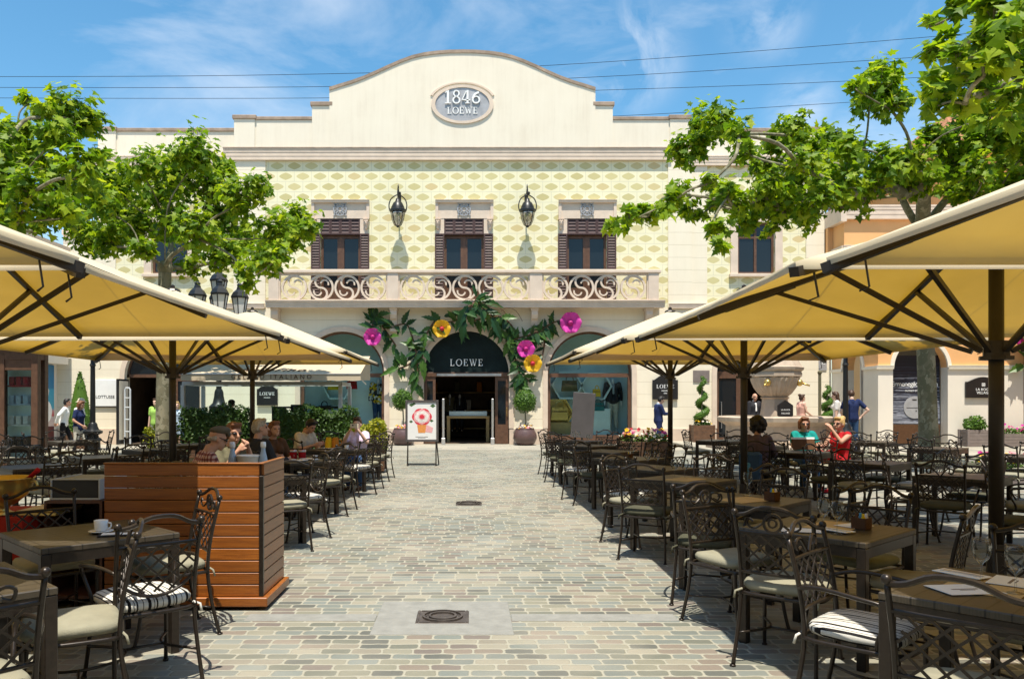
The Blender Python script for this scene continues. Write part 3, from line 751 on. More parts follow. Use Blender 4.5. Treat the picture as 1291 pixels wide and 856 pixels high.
    b = MB(); b.box2(-.04,.04,-.9,.0,.03,2.45); dl = b.build('door', M['black'], B, loc=(cx-r+.08,.1,0))
    b = MB(); b.box2(.042,.05,-.82,-.08,.2,2.38); b.build('door_pane', M['plaster'], dl)
    # right doorway
    cx, r, sp = fx(946), 1.29, fz(471)
    z1_ = fz(470)
    b = MB(); b.box2(cx-r, cx+r, .2, .3, z1_-.05, z1_+.06); b.ring(cx, sp, r, r-.07, .2, .3, 24, 0, 0, pi)
    b.box2(cx-r, cx-r+.16, .2, .3, 0, z1_-.05); b.box2(cx-r+.82, cx-r+.98, .2, .3, 0, z1_-.05); b.box2(cx-r+.16, cx-r+.82, .205, .3, 0, .25); b.box2(cx-r+.16, cx-r+.82, .205, .3, z1_-.2, z1_-.05); b.box2(cx+r-.12, cx+r, .2, .3, 0, z1_-.05)
    w = b.build('doorway_frame', M['brownwood'], B)
    b = MB(); b.box2(cx-r+.16, cx-r+.82, .24, .25, .25, z1_-.2); b.prism([(cx-r+.07, sp+.06)]+[(cx-(r-.07)*cos(pi*i/20), sp+.06+(r-.1)*sin(pi*i/20)) for i in range(1,20)]+[(cx+r-.07, sp+.06)], .24, .25); b.build('pane', M['darkglass'], w)
    b = MB(); hx = cx-r+.24; b.tube([(hx,.2,.6),(hx,.13,.6),(hx,.13,1.6),(hx,.2,1.6)], .016, 6); b.build('handle', M['steel'], w)
    return B

def wall_sign(name, px, py, w, h, d, label, lines, mat='black'):
    """board with a raised curved top; centre of the base edge at the given pixel"""
    p = at(px, py, d); root = empty(name, (p.x, p.y, p.z), 0, label, 'sign')
    sh = h*.22; ol = [(-w/2,0),(w/2,0),(w/2,h-sh)]
    for i in range(13):
        t = i/12; x = w/2*.86-(w*.86)*t
        ol.append((x, h-sh+sh*sin(pi*t)**1.1*.98+.01*sin(pi*t)))
    ol.append((-w/2, h-sh))
    b = MB(); b.prism(ol, -.03, .03); b.build('board', M[mat], root)
    for txt, sz, z, kind in lines:
        if kind == 'serif':
            b = MB(); ww = serif_width(txt, sz, .16); serif(b, txt, -ww/2, z, sz, .16, -.042, -.031); b.build('sign_lettering', M['white'], root)
        else: text_mesh(txt, sz, M['white'], 'sign_lettering', root, (0, -.034, z), depth=.003)
    return root

def facade_fittings():
    # lanterns on brackets
    for px, lab in ((503.5, 'wrought iron wall lantern left of the middle balcony window'), (663.5, 'wrought iron wall lantern right of the middle balcony window')):
        root = empty('wall_lantern', (fx(px), D0, fz(290)), 0, lab, 'lantern', 'lanterns above the balcony')
        y = -.62
        b = MB(); b.lathe([(.05,0),(.12,.04),(.20,.22),(.255,.48),(.255,.52)], (0,y,0), 14); b.build('lamp_glass', M['lampglass'], root, True)
        b = MB(); b.lathe([(.27,0),(.31,.02),(.31,.09),(.26,.12),(.24,.2),(.17,.34),(.10,.40),(.07,.50),(.0,.54)], (0,y,.52), 14)
        b.lathe([(.0,-.06),(.06,-.03),(.05,.02)], (0,y,0), 10)
        for k in range(8): g = pi*k/4; b.tube([(.055*cos(g), y+.055*sin(g), 0), (.13*cos(g), y+.13*sin(g), .04), (.21*cos(g), y+.21*sin(g), .22), (.265*cos(g), y+.265*sin(g), .5)], .009, 4)
        smooth_angle(b.build('hood', M['lamp_black'], root))
        b = MB()
        for s in (-1, 1): b.tube(curve_pts([(s*.30,y,.56),(s*.33,y,.78),(s*.26,y,1.0),(s*.1,y,1.13),(0,y,1.16)], 5), .022, 5)
        b.build('carrying_hoop', M['lamp_black'], root)
        b = MB(); b.tube(curve_pts([(0,y,1.15),(.0,y,1.3),(0,y+.12,1.42),(0,y+.35,1.32),(0,-.04,1.1)], 6), .028, 6); b.tube(curve_pts([(0,y+.2,1.38),(0,y+.3,1.52),(0,y+.12,1.58),(0,y+.05,1.48)], 5), .018, 5)
        b.box2(-.07,.07,-.05,0,.85,1.35); b.tube([(0,y,1.3),(0,y,1.52)], [.03,.008], 6); b.sph((.05,y+.1,1.25), .06, 8, 6)
        b.build('wall_bracket', M['lamp_black'], root)
    # name boards
    wall_sign('shop_sign', 838.5, 503.5, .96, .94, 29.93, 'black arched name board on the cream wall right of display window', [('LOEWE', .14, .42, 'serif'), ('MADRID', .075, .30, 'f'), ('1846', .07, .21, 'f')])
    wall_sign('shop_sign', 337, 511, .78, .80, 29.93, 'black arched name board on the wall seen through gelato kiosk', [('LOEWE', .12, .38, 'serif'), ('MADRID', .065, .27, 'f')])
    # hanging white banner sign
    root = empty('hanging_sign', (fx(133.5), D0, fz(512)), 0, 'white rectangular shop sign with black lettering beside the left doorway', 'sign')
    b = MB(); b.cbox(-.42, .42, -.06, -.01, 0, 1.0, .006); b.build('board', M['white'], root)
    b = MB(); b.box2(-.43,.43,-.065,-.005,-.04,-.003); b.build('bottom_rail', M['darkcloth'], root)
    text_mesh('LOTTUSSE', .155, M['black'], 'sign_lettering', root, (0,-.064,.30), depth=.003, spacing=1.0)
    # house number plates
    for px, py, w, h, txt, lab in ((1037, 467, .30, .6, '03', 'small grey number plate high on wall by the orange building'), (884, 482, .62, .45, '', 'pale grey blank plate on wall above spiral topiary')):
        root = empty('wall_plate', (fx(px), D0, fz(py)), 0, lab, 'plate')
        b = MB(); b.cbox(-w/2, w/2, -.03, -.0, 0, h, .005); b.build('board', M['silver'] if txt else M['greybox'], root)
        if txt: text_mesh(txt, .2, M['white'], 'number', root, (0,-.033,.22), depth=.003)
    # security gates at the entrance
    for px, lab in ((559, 'slim silver security gate left of shop entrance'), (621, 'slim silver security gate right of shop entrance')):
        p = at(px, 560, 29.7)
        root = empty('security_gate', (p.x, 29.7, 0), 0, lab, 'security gate', 'security gates at the shop entrance')
        b = MB(); b.cbox(-.07,.07,-.12,.12,.0,.25,.01); b.build('foot_cover', M['steel'], root)
        b = MB(); b.cbox(-.045,.045,-.1,.1,.25,1.72,.02); b.build('panel', M['steel'], root)
    p = at(168, 560, 29.4)
    root = empty('ladder_gate', (fx(168), 29.5, 0), 0, 'tall white ladder shaped security gate in the left doorway', 'security gate')
    b = MB(); b.tube([(-.1,0,0),(-.1,0,2.05),(-.06,0,2.12),(.06,0,2.12),(.1,0,2.05),(.1,0,0)], .03, 6); b.build('hoop', M['whiteframe'], root)
    b = MB()
    for z in (.5,.95,1.4,1.75): b.tube([(-.1,0,z),(.1,0,z)], .02, 6)
    b.build('rung', M['whiteframe'], root)

    # shop interior : counter, window displays
    root = empty('display_table', (fx(590), 31.8, 0), 0, 'pale wooden display table inside the shop entrance', 'table')
    b = MB(); b.cbox(-.85,.85,-.4,.4,.95,1.05,.01); b.build('top', M['kraft'], root)
    for x in (-.78,.78):
        b = MB(); b.box2(x-.06,x+.06,-.35,.35,0,.95); b.build('leg', M['kraft'], root)
    root = empty('glass_case', (fx(590), 31.8, 1.05), 0, 'low glass case on display table inside the shop', 'display case')
    b = MB(); b.cbox(-.75,.75,-.3,.3,.0,.18,.005); b.build('case', M['display'], root)
    root = empty('wall_shelves', (fx(590), 35.6, 0), 0, 'dim brown wall shelving with clothes at back of shop', 'shelves')
    for z in (.4, 1.2, 2.0, 2.8):
        b = MB(); b.box2(-1.8,1.8,-.3,.1,z,z+.05); b.build('shelf', M['kraft'], root)
    for i in range(7):
        b = MB(); x = -1.5+i*.5; b.cbox(x-.12,x+.12,-.2,.0,1.25 if i % 2 else 2.05,1.7 if i % 2 else 2.5,.02); b.build('folded_clothes', M[['orange','charcoal','khaki','offwhite'][i % 4]], root)
    def hexshelf(px, py, r, lab, dep=.5, mat='display'):
        root = empty('hexagonal_shelf', (fx(px), 30.9, fz(py)), 0, lab, 'display shelf', 'hexagonal shelves in the shop window')
        ol = [(r*cos(pi/3*k), r*sin(pi/3*k)) for k in range(6)]; il = [(x*.88, z*.88) for x, z in ol]
        b = MB()
        for k in range(6):
            j = (k+1) % 6
            b.add([(ol[k][0],0,ol[k][1]),(ol[j][0],0,ol[j][1]),(il[j][0],0,il[j][1]),(il[k][0],0,il[k][1]),(ol[k][0],dep,ol[k][1]),(ol[j][0],dep,ol[j][1]),(il[j][0],dep,il[j][1]),(il[k][0],dep,il[k][1])],
                  [(0,1,2,3),(7,6,5,4),(0,4,5,1),(2,6,7,3)])
        b.build('frame', M[mat], root)
        b = MB(); b.prism(il, dep-.03, dep-.01); b.build('back_panel', M[mat], root)
    hexshelf(719, 485, .62, 'hexagonal display shelf holding the olive bag', .45); hexshelf(757, 486, .62, 'hexagonal display shelf holding dark green bag', .45)
    hexshelf(707, 521, .62, 'gold lined hexagonal display shelf low in right window', .45, 'gold')
    hexshelf(420, 486, .6, 'hexagonal display shelf with yellow bag in left window', .45)
    def plinth(px, z0, z1, w, lab, mat='display'):
        root = empty('display_plinth', (fx(px), 31.0, z0), 0, lab, 'plinth')
        b = MB(); b.cbox(-w/2,w/2,-.3,.3,0,z1-z0-.04,.01); b.build('block', M[mat], root)
        b = MB(); b.cbox(-w/2-.02,w/2+.02,-.32,.32,z1-z0-.04+.001,z1-z0,.008); b.build('top', M[mat], root)
    plinth(757, .34, 1.35, 1.0, 'white display plinth under the teal handbag'); plinth(708, .34, .82, 1.0, 'gold display plinth low in the right shop window', 'kraft'); plinth(760, .34, .80, .01+.9, 'low gold plinth in front of white plinth', 'kraft') if False else None
    plinth(412, .34, 1.25, 1.3, 'black display plinth in the left shop window', 'charcoal')
    def handbag(px, py, w, h, mat, lab, y=30.75):
        root = empty('handbag', (fx(px), y, fz(py)), 0, lab, 'handbag', 'handbags in the shop windows')
        b = MB(); b.prism([(-w/2,0),(w/2,0),(w*.44,h),(-w*.44,h)], -.1, .1); b.build('body', M[mat], root)
        b = MB(); b.tube(curve_pts([(-w*.22,-.1,h*.8),(-w*.2,-.1,h*1.25),(0,-.1,h*1.45),(w*.2,-.1,h*1.25),(w*.22,-.1,h*.8)], 5), .018, 5); b.build('handle', M[mat], root)
        b = MB(); b.box2(-w*.45,w*.45,-.11,-.101,h*.62,h*.70); b.build('strap', M['brownbag'], root)
    handbag(757.5, 518, .5, .3, 'tealbag', 'teal leather handbag on the white plinth'); handbag(721, 493, .62, .42, 'olivebag', 'large olive leather bag on upper window shelf')
    handbag(756, 500, .3, .3, 'yellow', 'small mustard yellow bag on upper window shelf'); handbag(708, 530, .66, .5, 'gold', 'gold draped bag low in the right shop window')
    handbag(416, 491, .42, .32, 'yellow', 'bright yellow handbag high in left shop window'); handbag(405, 523, .5, .36, 'charcoal', 'black handbag on black plinth in left window'); handbag(440, 490, .4, .3, 'redcloth' if False else 'red', 'red and white handbag high in left window')

def leafy_leaf(mb, base, dirv, nrm, L, W, mat=0, lobes=6):
    """long notched leaf lying along a direction, folded a little along its midrib"""
    d = Vector(dirv).normalized(); n = Vector(nrm); n = (n-d*n.dot(d)).normalized(); s = d.cross(n)
    base = Vector(base); N = lobes*2; L_, R_ = [], []
    mid = []
    for i in range(N+1):
        t = i/N; w = W/2*sin(pi*min(1, t*1.02)**.75)*(1.0 if i % 2 else .72)
        c = base+d*L*t-n*(t*t*L*.18)
        mid.append(c); L_.append(c+s*w+n*w*.35); R_.append(c-s*w+n*w*.35)
    vs = mid+L_+R_; m = N+1; fs = []
    for i in range(N): fs += [(i, i+1, m+i+1, m+i), (i+1, i, 2*m+i, 2*m+i+1)]
    mb.add(vs, fs, mat)

def garland():
    rnd = random.Random(5)
    G = empty('floral_garland', (fx(588), D0, 0), 0, 'leafy vine garland with giant pink and yellow flowers round the entrance arch', 'garland')
    O = Vector((fx(588), 0, 0))
    def p(px, py, y=-.22):
        if py < 402 and 560 < px < 650: y -= .55; k = (30+y)/30; return Vector((fx(px)*k, y, H+(CY-py)*.03*k))-O
        return Vector((fx(px), y, fz(py)))-O
    vines = [[(498,412),(513,410),(520,425),(525,445),(527,468),(523,490)], [(549,405),(537,425),(532,455)], [(555,408),(575,405),(585,392),(600,380)],
             [(600,378),(590,395),(582,412),(580,425)], [(600,378),(612,392),(628,412),(640,432),(650,455),(655,475),(657,492)], [(597,405),(615,402),(632,400),(645,412),(652,430),(655,445)],
             [(640,430),(660,425),(678,420),(695,408),(712,404)], [(684,412),(686,430),(682,455)], [(469,420),(472,405),(477,398)], [(477,398),(483,412),(492,425),(500,437)], [(500,466),(512,462),(524,455)], [(660,475),(668,482)]]
    st = MB(); lf = MB()
    for v in vines:
        pts = curve_pts([p(x, y, -.16-.14*rnd.random()) for x, y in v], 6)
        st.tube(pts, .035, 5)
        for i in range(0, len(pts)-1, 2 if rnd.random() < .7 else 1):
            for q in range(1 if i % 3 else 2):
                dv = (pts[i+1]-pts[i]).normalized()
                side = Vector((dv.z, 0, -dv.x))*rnd.choice((-1, 1))
                dr = dv*rnd.uniform(-.2,.8)+side*rnd.uniform(.4,1)+Vector((0,rnd.uniform(-.5,.1),-.25))
                L = rnd.uniform(.34,.66); leafy_leaf(lf, pts[i]+Vector((0,-.05*rnd.random(),0)), dr, (rnd.uniform(-.3,.3), -1, rnd.uniform(.2,.8)), L, L*rnd.uniform(.36,.52), 0, 5)
    for (x, y, dx, dz, L) in ((590,385,-.5,-1,1.1), (585,400,-.1,-1,1.0), (606,378,1,-.3,.9), (601,374,-.2,.6,.5), (560,400,1,.2,.8), (537,420,-.2,-1,.9), (533,452,.1,-1,.9), (527,470,-.3,-1,.9), (655,470,.1,-1,.8), (500,440,.2,-.9,.7), (504,463,-.7,-.3,.8), (530,440,-.8,.3,.8), (640,425,.3,-1,.8), (620,400,.4,-.9,1.0)):
        leafy_leaf(lf, p(x, y, -.3), (dx, -.15, dz), (0,-1,.35), L, L*.34, 0, 5)
    for x, y in ((583,381),(615,388),(632,392)):
        st.tube(curve_pts([p(x,y,-.3), p(x+8,y-4,-.5), p(x+18,y+2,-.4), p(x+26,y+14,-.3)], 5), .012, 4)
    st.build('vine', M['planterwood'], G); lf.build('leaves', M['vine'], G)
    for px, py, r, k in ((471.5,426,.33,'pink'), (717.5,408.5,.40,'pink'), (662,441,.33,'pink'), (557.5,416,.34,'yellowp'), (670.5,459,.34,'yellowp')):
        flower(p(px, py, -.45), r, 'petal_'+k, G, rnd)

def flower(c, r, mat, parent, rnd):
    b = MB(); c = Vector(c)
    for k in range(6):
        a = 2*pi*k/6+rnd.uniform(-.1,.1); d = Vector((cos(a), 0, sin(a))); s = Vector((-sin(a), 0, cos(a)))
        n = 7; vs = []; fs = []
        for i in range(n):
            t = i/(n-1); w = r*.80*sin(pi*(t*.86+.1))**.8
            for j in range(5):
                q = (j-2)/2
                yy = -.18*r+.42*r*(1-t)-.10*r*sin(q*6+k)*t-.12*r*(1-q*q)*t
                vs.append(c+d*(r*t)+s*(w*q)+Vector((0, yy+.012*k, 0)))
        for i in range(n-1):
            for j in range(4): fs.append((i*5+j, i*5+j+1, (i+1)*5+j+1, (i+1)*5+j))
        b.add(vs, fs)
    f = b.build('flower', M[mat], parent, True)
    b = MB(); b.sph((c.x, c.y+.12*r, c.z), (r*.26, r*.3, r*.26), 12, 8); b.tube([c+Vector((0,.1*r,0)), c+Vector((.05*r,-.3*r,.04*r))], [.07*r,.05*r], 6)
    b.build('flower_heart', M['petal_redp'] if 'yellow' in mat else M['petal_magenta'], f, True)

# ---------------------------------------------------------------- neighbours
def orange_building():
    B = empty('arcade_building', (13.7, 26.6, .13), 0, 'peach rendered arcade building with cream arches at the right', 'building')
    # local: x along front (0..4.9), y into depth (0..3.4), z from raised pavement
    zm = 2.63; ztop = 5.6
    ol = [(0,0)]+arch_outline(1.42, .92, 2.60, 0)+[(4.88,0),(4.88,zm),(0,zm)]
    # the wall is cream up to the moulding and peach above; the arch runs into both
    def split(z0, z1):
        pts = []
        cx, r, sp = 1.42, .92, 2.60
        if z0 == 0: pts = [(0,0),(cx-r,0),(cx-r,z1),(0,z1)], [(cx+r,0),(4.88,0),(4.88,z1),(cx+r,z1)]
        return pts
    b = MB()
    for pl in split(0, zm): b = MB(); b.prism(pl, 0, .4); b.build('front_wall', M['whitewall'], B)
    b = MB(); cx, r = 1.42, .92
    arc = [(cx-r*cos(pi*i/20), zm+r*sin(pi*i/20)) for i in range(21)]
    b.prism([(0,zm)]+arc+[(4.88,zm),(4.88,ztop),(0,ztop)], 0, .4); b.build('upper_wall', M['peach'], B)
    b = MB(); b.ring(cx, zm, r+.1, r-.02, -.05, .02, 28, 0, 0, pi)
    cornice(b, -.08, cx-r-.0, zm-.06, zm+.06, 0, .09); cornice(b, cx+r, 4.95, zm-.06, zm+.06, 0, .09)
    b.build('moulding', M['trim'], B)
    # side wall facing the square (plane x = 0) with its own arch
    b = MB(); S = Matrix(((0,1,0,0),(1,0,0,0),(0,0,1,0),(0,0,0,1)))   # swaps x and y
    y0, y1, c2, r2 = .4, 3.4, 1.75, .75
    o2 = [(y0,0)]+[(c2-r2,0)]+[(c2-r2,2.55)]+[(c2-r2*cos(pi*i/16), 2.55+r2*sin(pi*i/16)) for i in range(1,16)]+[(c2+r2,2.55),(c2+r2,0),(y1,0),(y1,zm),(c2+r2,zm)]
    b.prism([(y0,0),(c2-r2,0),(c2-r2,zm),(y0,zm)], 0, .4, 0, S); b.build('side_wall', M['whitewall'], B); b = MB(); b.prism([(c2+r2,0),(y1,0),(y1,zm),(c2+r2,zm)], 0, .4, 0, S)
    b.build('side_wall', M['whitewall'], B)
    b = MB(); arc2 = [(c2-r2*cos(pi*i/16), zm+r2*sin(pi*i/16)) for i in range(17)]
    b.prism([(y0,zm)]+arc2+[(y1,zm),(y1,ztop),(y0,ztop)], 0, .4, 0, S); b.build('side_upper_wall', M['peach'], B)
    b = MB(); b.ring(c2, zm, r2+.09, r2-.02, -.05, .02, 24, 0, 0, pi, S); 
    b.box2(-.07, 0, y0-.4, c2-r2, zm-.06, zm+.05); b.box2(-.07, 0, c2+r2, y1, zm-.06, zm+.05); b.build('side_moulding', M['trim'], B)
    # inside of the arcade
    b = MB(); b.box2(.4, 4.88, 2.0, 2.05, 0, ztop); b.box2(2.9, 2.95, .4, 2.0, 0, ztop); b.box2(.4, 4.88, .4, 2.0, 3.7, 3.75); b.build('arcade_lining', M['whitewall'], B)
    # upper storey set back
    b = MB(); b.box2(-.05, 9, 2.3, 8, ztop, 8.1); b.box2(-.24, -.051, 3.2, 3.39, ztop, 7.99); b.build('upper_storey', M['peach'], B)
    b = MB(); cornice(b, -.15, 9.1, 8.1, 8.6, 2.3, .2); b.box2(-.26,-.051,2.1,8,8.0,8.6); cornice(b, -.1, 9.1, 7.0, 7.16, 2.3, .1); b.box2(-.14,-.05,2.3,8,7.0,7.16); b.box2(-.1,5.0,-.1,3.4,ztop,ztop+.18); b.build('upper_cornice', M['stone'], B)
    # window graphic in the arch : dark wavy stripes
    t = NT('wavy_stripe_print'); q = t.sep(t.coord('Object'))
    w = t.math('ADD', q[2], t.math('MULTIPLY', t.math('SUBTRACT', t.noise(t.mapping(t.coord('Object'), (.8,1,7)), 1.6, 3, .6), .5), .16))
    f = t.noise(t.comb(0.0, 0.0, t.math('MULTIPLY', w, 16.0)), 1.0, 2, .5)
    gr = t.math('MULTIPLY', t.math('SUBTRACT', 2.6, q[2]), .10)
    mt = t.done(t.principled(t.ramp(t.math('ADD', f, gr), [(.50, (.012,.012,.02)), (.60, (.03,.035,.06)), (.68, (.34,.36,.42)), (.76, (.05,.055,.08))]), .4, 0, .4))
    root = empty('shop_poster', (13.7+1.42, 27.02, .13), 0, 'dark wavy striped fashion poster with round badge filling the arch', 'poster')
    b = MB(); b.cbox(-.9,.9,0,.04,.72,3.05,.005); b.build('panel', mt, root)
    b = MB(); b.cbox(-.9,.9,-.01,.05,.05,.70,.005); b.build('bottom_board', M['brownbag'], root)
    b = MB(); b.prism([(.04+.38*cos(2*pi*i/32), 1.28+.38*sin(2*pi*i/32)) for i in range(32)], -.02, -.002); bd = b.build('badge', M['paleblue'] if False else M['silver'], root)
    b = MB(); b.box2(-.04+.04-.05,.04+.06,-.03,-.021,1.53,1.56); b.box2(-.25,.30,-.026,-.021,1.26,1.275); b.sph((.08,-.024,1.16),(.02,.006,.03),8,6); b.build('badge_marks', M['black'], bd)
    text_mesh('Ermenegildo Zegna', .24, M['white'], 'poster_lettering', root, (.04,-.006,2.0), depth=.002, spacing=.86)
    text_mesh('OUTLET STORE', .085, M['white'], 'poster_lettering', root, (.0,-.006,1.82), depth=.002)
    # board with the village name
    wall_sign('village_sign', 1239, 501.5, 1.16, .69, 26.55, 'black arched board with white village name on arcade wall', [('LA ROCA', .12, .24, 'f'), ('VILLAGE', .12, .13, 'f')])
    b = MB(); p = at(1239, 501.5, 26.5)
    root = [o for o in SC.objects if o.name.startswith('village_sign')][0]
    b.ring(-.0, .44, .075, .05, -.042, -.031, 4, 0, pi/4, 2*pi+pi/4-.001); b.box2(-.02,.02,-.042,-.031,.42,.46); b.build('emblem', M['white'], root)
    # next shop at the right edge
    S2 = empty('corner_shop', (18.75, 27.6, .13), 0, 'peach walled corner shop with striped window at right edge', 'building')
    b = MB(); b.box2(.75,6,-38,3,-.13,7.5); b.build('wall', M['peach'], S2)
    b = MB(); b.box2(.55,6.1,-38.1,3.1,7.5,7.8); b.build('cornice', M['stone'], S2)
    b = MB(); b.box2(.45,.75,-1.4,3,0,5.5); b.build('corner_pier', M['peach'], S2)
    b = MB(); b.box2(-.15,.5,.9,.95,0,4.5); b.build('window_panel', mt, S2)
    # tall block with clay tile roof behind the trees
    T = empty('tiled_roof_building', (20.6, 33, 0), 0, 'ochre building with red clay tile roof behind trees at right', 'building')
    b = MB(); b.box2(0,16,0,10,0,12.2); b.build('wall', M['peach'], T)
    b = MB(); rr = [(-.8,-.7),(16.8,-.7)]
    b.add([(-.8,-.8,12.0),(16.8,-.8,12.0),(16.8,5,15.2),(2.2,5,15.2),(-.8,10.8,12.0),(16.8,10.8,12.0),(-.8,-.8,12.2),(16.8,-.8,12.2),(16.8,5,15.4),(2.2,5,15.4),(-.8,10.8,12.2),(16.8,10.8,12.2)],
          [(0,1,7,6),(6,7,8,9),(6,9,10),(0,6,10,4),(9,8,11,10),(4,10,11,5),(0,4,5,1)])
    for i in range(58): x = -.6+i*.3; b.tube([(x,-.85,12.22),(max(x,2.2) if x < 2.2 else x,5 if x >= 2.2 else -.85+(x+.8)/3*5.8,15.42 if x >= 2.2 else 12.22+(x+.8)/3*3.2)], .09, 6)
    b.build('roof', M['terracotta'], T)

def opposite_building():
    B = empty('opposite_building', (0, -13, 0), 0, 'tiled roof building across the square, seen only as a reflection in upper windows', 'building')
    b = MB(); b.box2(-22, 22, -9, 0, 0, 11.4); b.build('wall', M['plaster'], B)
    b = MB(); b.add([(-22.6,.6,11.4),(22.6,.6,11.4),(22.6,-4.5,14.4),(-22.6,-4.5,14.4),(22.6,-9.6,11.4),(-22.6,-9.6,11.4)], [(0,1,2,3),(3,2,4,5),(0,3,5),(1,4,2),(0,5,4,1)])
    for i in range(150): x = -22.4+i*.3; b.tube([(x,.62,11.42),(x,-4.45,14.4)], .08, 5)
    b.build('roof', M['terracotta'], B)
    for z0, z1 in ((.2,3.0),(4.6,6.6),(8.2,10.2)):
        for i in range(9):
            x = -18+i*4.5; b = MB(); b.cbox(x-.8,x+.8,-.05,.06,z0,z1,.01); w = b.build('window', M['brownwood'], B)
            b = MB(); b.box2(x-.7,x-.05,.061,.066,z0+.1,z1-.1); b.box2(x+.05,x+.7,.061,.066,z0+.1,z1-.1); b.build('pane', M['darkglass'], w)

def left_buildings():
    B = empty('side_building', (-15.6, 20, 0), 0, 'off white side building at left with a tall poster in its recess', 'building')
    b = MB(); b.box2(-6, 0, -32, 10.5, 0, 7.2); b.build('wall', M['whitewall'], B)
    b = MB(); b.box2(-6,.18,-32.1,10.4,7.2,7.32); b.box2(-6,.3,-32.2,10.4,7.322,7.5); b.build('cornice', M['stone'], B)
    for y in range(-28, 5, 6):
        b = MB(); b.cbox(-.05,.06,y-.7,y+.7,3.9,5.7,.01); w = b.build('window', M['brownwood'], B); b = MB(); b.box2(.061,.066,y-.6,y-.05,4.0,5.6); b.box2(.061,.066,y+.05,y+.6,4.0,5.6); b.build('pane', M['darkglass'], w)
    b = MB(); b.box2(.0,.55,7.7,9.75,3.0,4.0); b.build('canopy_box', M['whitewall'], B)
    C = empty('link_building', (-15.6, 30.45, 0), 0, 'plain cream link wall between left building and boutique', 'building')
    b = MB(); b.box2(.0,1.5,0,4,0,8.0); b.build('wall', M['plaster'], C)
    b = MB(); b.box2(.0,1.5,-.12,4,8.0,8.2); b.build('coping', M['stone'], C)
    # poster
    t = NT('beach_poster_print'); q = t.sep(t.coord('Object')); pz = q[2]
    n = t.noise(t.coord('Object'), 2.2, 3)
    c = t.ramp(t.math('ADD', t.math('MULTIPLY', pz, 1/2.85), t.math('MULTIPLY', t.math('SUBTRACT', n, .5), .04)), [(0, (.10,.012,.014)), (.20, (.10,.012,.014)), (.205, (.62,.52,.50)), (.33, (.52,.42,.42)), (.335, (.45,.035,.05)), (.40, (.55,.25,.26)), (.44, (.05,.34,.50)), (.68, (.03,.30,.48)), (.70, (.01,.17,.36)), (1, (.005,.14,.33))])
    m = t.done(t.principled(c, .35, 0, .4))
    root = empty('wall_poster', (-15.58, 28.9, .12), 0, 'tall blue and red poster with white round badge on side wall', 'poster')
    b = MB(); b.box2(0,.05,-.75,.75,0,2.85); b.build('panel', m, root)
    b = MB(); S = Matrix(((0,1,0,.07),(1,0,0,0),(0,0,1,0),(0,0,0,1)))
    b.prism([(.12+.42*cos(2*pi*i/28), 1.12+.42*sin(2*pi*i/28)) for i in range(28)], -.01, .01, 0, S); b.build('badge', M['white'], root)
    b = MB(); b.prism([(-.45,1.55),(-.2,1.62),(.25,1.5),(.35,1.9),(.1,2.3),(-.15,2.5),(-.4,2.3),(-.55,1.9)], -.008, .006, 0, S); b.build('figure_print', M['offwhite'], root)
    # wooden kiosk at left edge
    K = empty('wooden_kiosk', (-10.35, 19.0, 0), 0, 'dark wood framed glass shop front at the left edge', 'kiosk')
    b = MB()
    for x0, x1 in ((-.16,0), (-.98,-.80), (-2.1,-1.9), (-3.4,-3.2)): b.cbox(x0, x1, 0, .16, 0, 2.75, .01)
    b.cbox(-.16,0,.34,.5,0,2.75,.01)
    b.box2(-3.3,-.02,.01,.15,2.6,2.95); b.box2(-.15,-.01,.15,.5,2.6,2.95); b.box2(-.8,-.16,.03,.13,.0,.25); b.box2(-.8,-.16,.03,.13,2.35,2.6); b.box2(-3.3,-.98,.03,.13,0,.5)
    b.build('frame', M['brownwood'], K)
    b = MB(); b.box2(-3.6,.12,-.15,.7,2.95,3.15); b.build('roof', M['black'], K)
    b = MB(); b.box2(-.8,-.16,.07,.08,.25,2.35); b.box2(-3.2,-.98,.07,.08,.5,2.6); b.build('pane', M['glass'], K)
    b = MB(); b.box2(-3.3,-.17,.45,.5,0,2.9); b.box2(-3.3,-.2,.2,.45,.02,.04); b.build('back_panel', M['display'], K)
    for z, m_ in ((.5,'brownbag'),(1.0,'offwhite'),(1.5,'paleblue'),(1.95,'red')):
        b = MB(); b.box2(-.85,-.3,.2,.44,z,z+.04)
        for k in range(3): b.cbox(-.82+k*.17,-.70+k*.17,.22,.40,z+.042,z+.25,.01)
        b.build('shelf', M[m_], K)
